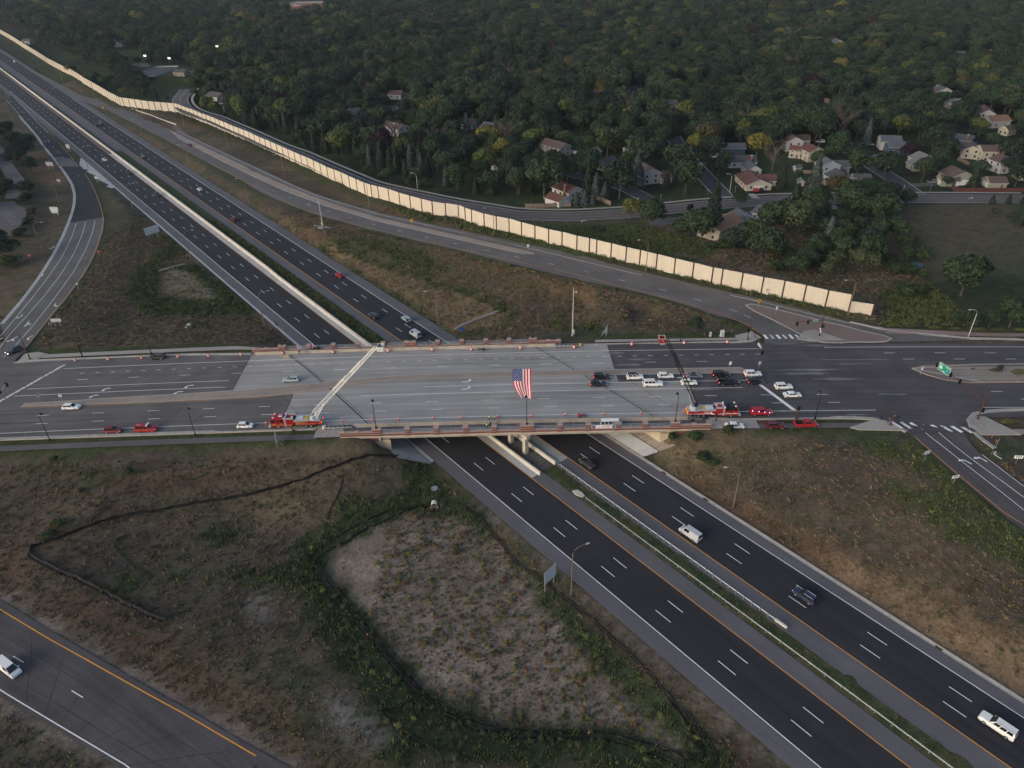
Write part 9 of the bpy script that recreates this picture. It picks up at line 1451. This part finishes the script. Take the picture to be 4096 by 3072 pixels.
# ditch weeds: bigger leafy clumps
xb=R3.uniform(-175,60,9000); yb=R3.uniform(60,300,9000); ix=np.clip(np.searchsorted(XS,xb),0,len(XS)-1); iy=np.clip(np.searchsorted(YS,yb),0,len(YS)-1); zc_=ZC[iy,ix]; t=(xb-FO[0])*FN[0]+(yb-FO[1])*FN[1]
m=(zc_[:,1]/zc_[:,0]>1.12)&((t<-31)|(t>19))&~inpoly(xb,yb,L['basin_sand'])&((yb<139)|(yb>200))&(yb<296+np.clip(-xb,0,400)*.95)&(segdist(xb,yb,L['wall'][:,:2])[0]>.6)
for a,b in (('north_near','north_far'),('west_left','west_right'),('south_west_near','south_west_far'),('south_east_left','south_east_right')):
    A=resample(L[a],40);B=resample(L[b],40); m&=~(inpoly(xb,yb,np.vstack([A[:,:2],B[::-1,:2]]))|(segdist(xb,yb,A[:,:2])[0]<2.5)|(segdist(xb,yb,B[:,:2])[0]<2.5))
xb,yb=xb[m],yb[m]; nb=len(xb); WB=[crown_mesh('weed_%d'%i,'bush',3000+i,mm,160) for i,mm in enumerate((GM[2],GM[5],GM[4],LF['bush']))]; w_=R3.choice(4,nb,p=(.38,.2,.14,.28)); sc=.7+1.0*R3.random(nb)
gn_scatter('ditch_weeds',np.c_[xb,yb,hgt(xb,yb)-.05],np.stack([sc,sc,sc*.75],1),np.stack([0*xb,0*xb,R3.random(nb)*6.28],1),WB,w_,'leafy green weeds filling the ditches and basin rims')
# planting in the east median
for x,y,w,h,k_,t in ((139,171.6,5,.8,3,'dark red brown'),(146,170.6,8,.9,0,'olive yellow'),(168,170.8,10,.9,0,'low olive'),(133,172.5,1.6,.5,3,'tiny dark')): ob('shrub_bed',BS[k_],loc=xs(x,y,.15),label=f'{t} planting bed on the east median gravel',cat='shrub',scale=(w,w*.45,h))
p=P['med_tree']; tree('maple',p[0],p[1],3.4,2.2,'young staked tree on the east median gravel',None,z=float(zcross(p[0])),name='young_tree')
for i in range(9): x=122+i*6.5; ob('hedge_plant',BS[i%2],loc=(x,194.8+max(0,(150-x))*.12+1.2,hz(x,196)),label='low olive hedge clump along the right far sidewalk',cat='shrub',group='hedge clumps along the right sidewalk',scale=(5.5,2.2,1.1))
for i in range(7): x=128+i*9; ob('hedge_plant',BS[0],loc=(x,146.8,float(zcross(x))-.1),label='low hedge clump behind the right corner sidewalk',cat='shrub',group='hedge clumps at the right corner',scale=(6,2.0,1.0))

# ---------------- evening haze ----------------
hb=MB(); hb.box((0,900,-4),(7000,6400,128),M('haze_air',(1,1,1),var=0)); hm=bpy.data.materials['haze_air']; hn=hm.node_tree.nodes; hn.remove(hn['Principled BSDF']); pv=hn.new('ShaderNodeVolumePrincipled'); pv.inputs['Density'].default_value=.00005; pv.inputs['Color'].default_value=(.80,.88,1.0,1); pv.inputs['Anisotropy'].default_value=.2
hm.node_tree.links.new(pv.outputs[0],hn['Material Output'].inputs['Volume']); ob('haze',hb.mesh('haze'),kind='stuff',label='thin evening haze over the far wood',cat='haze')
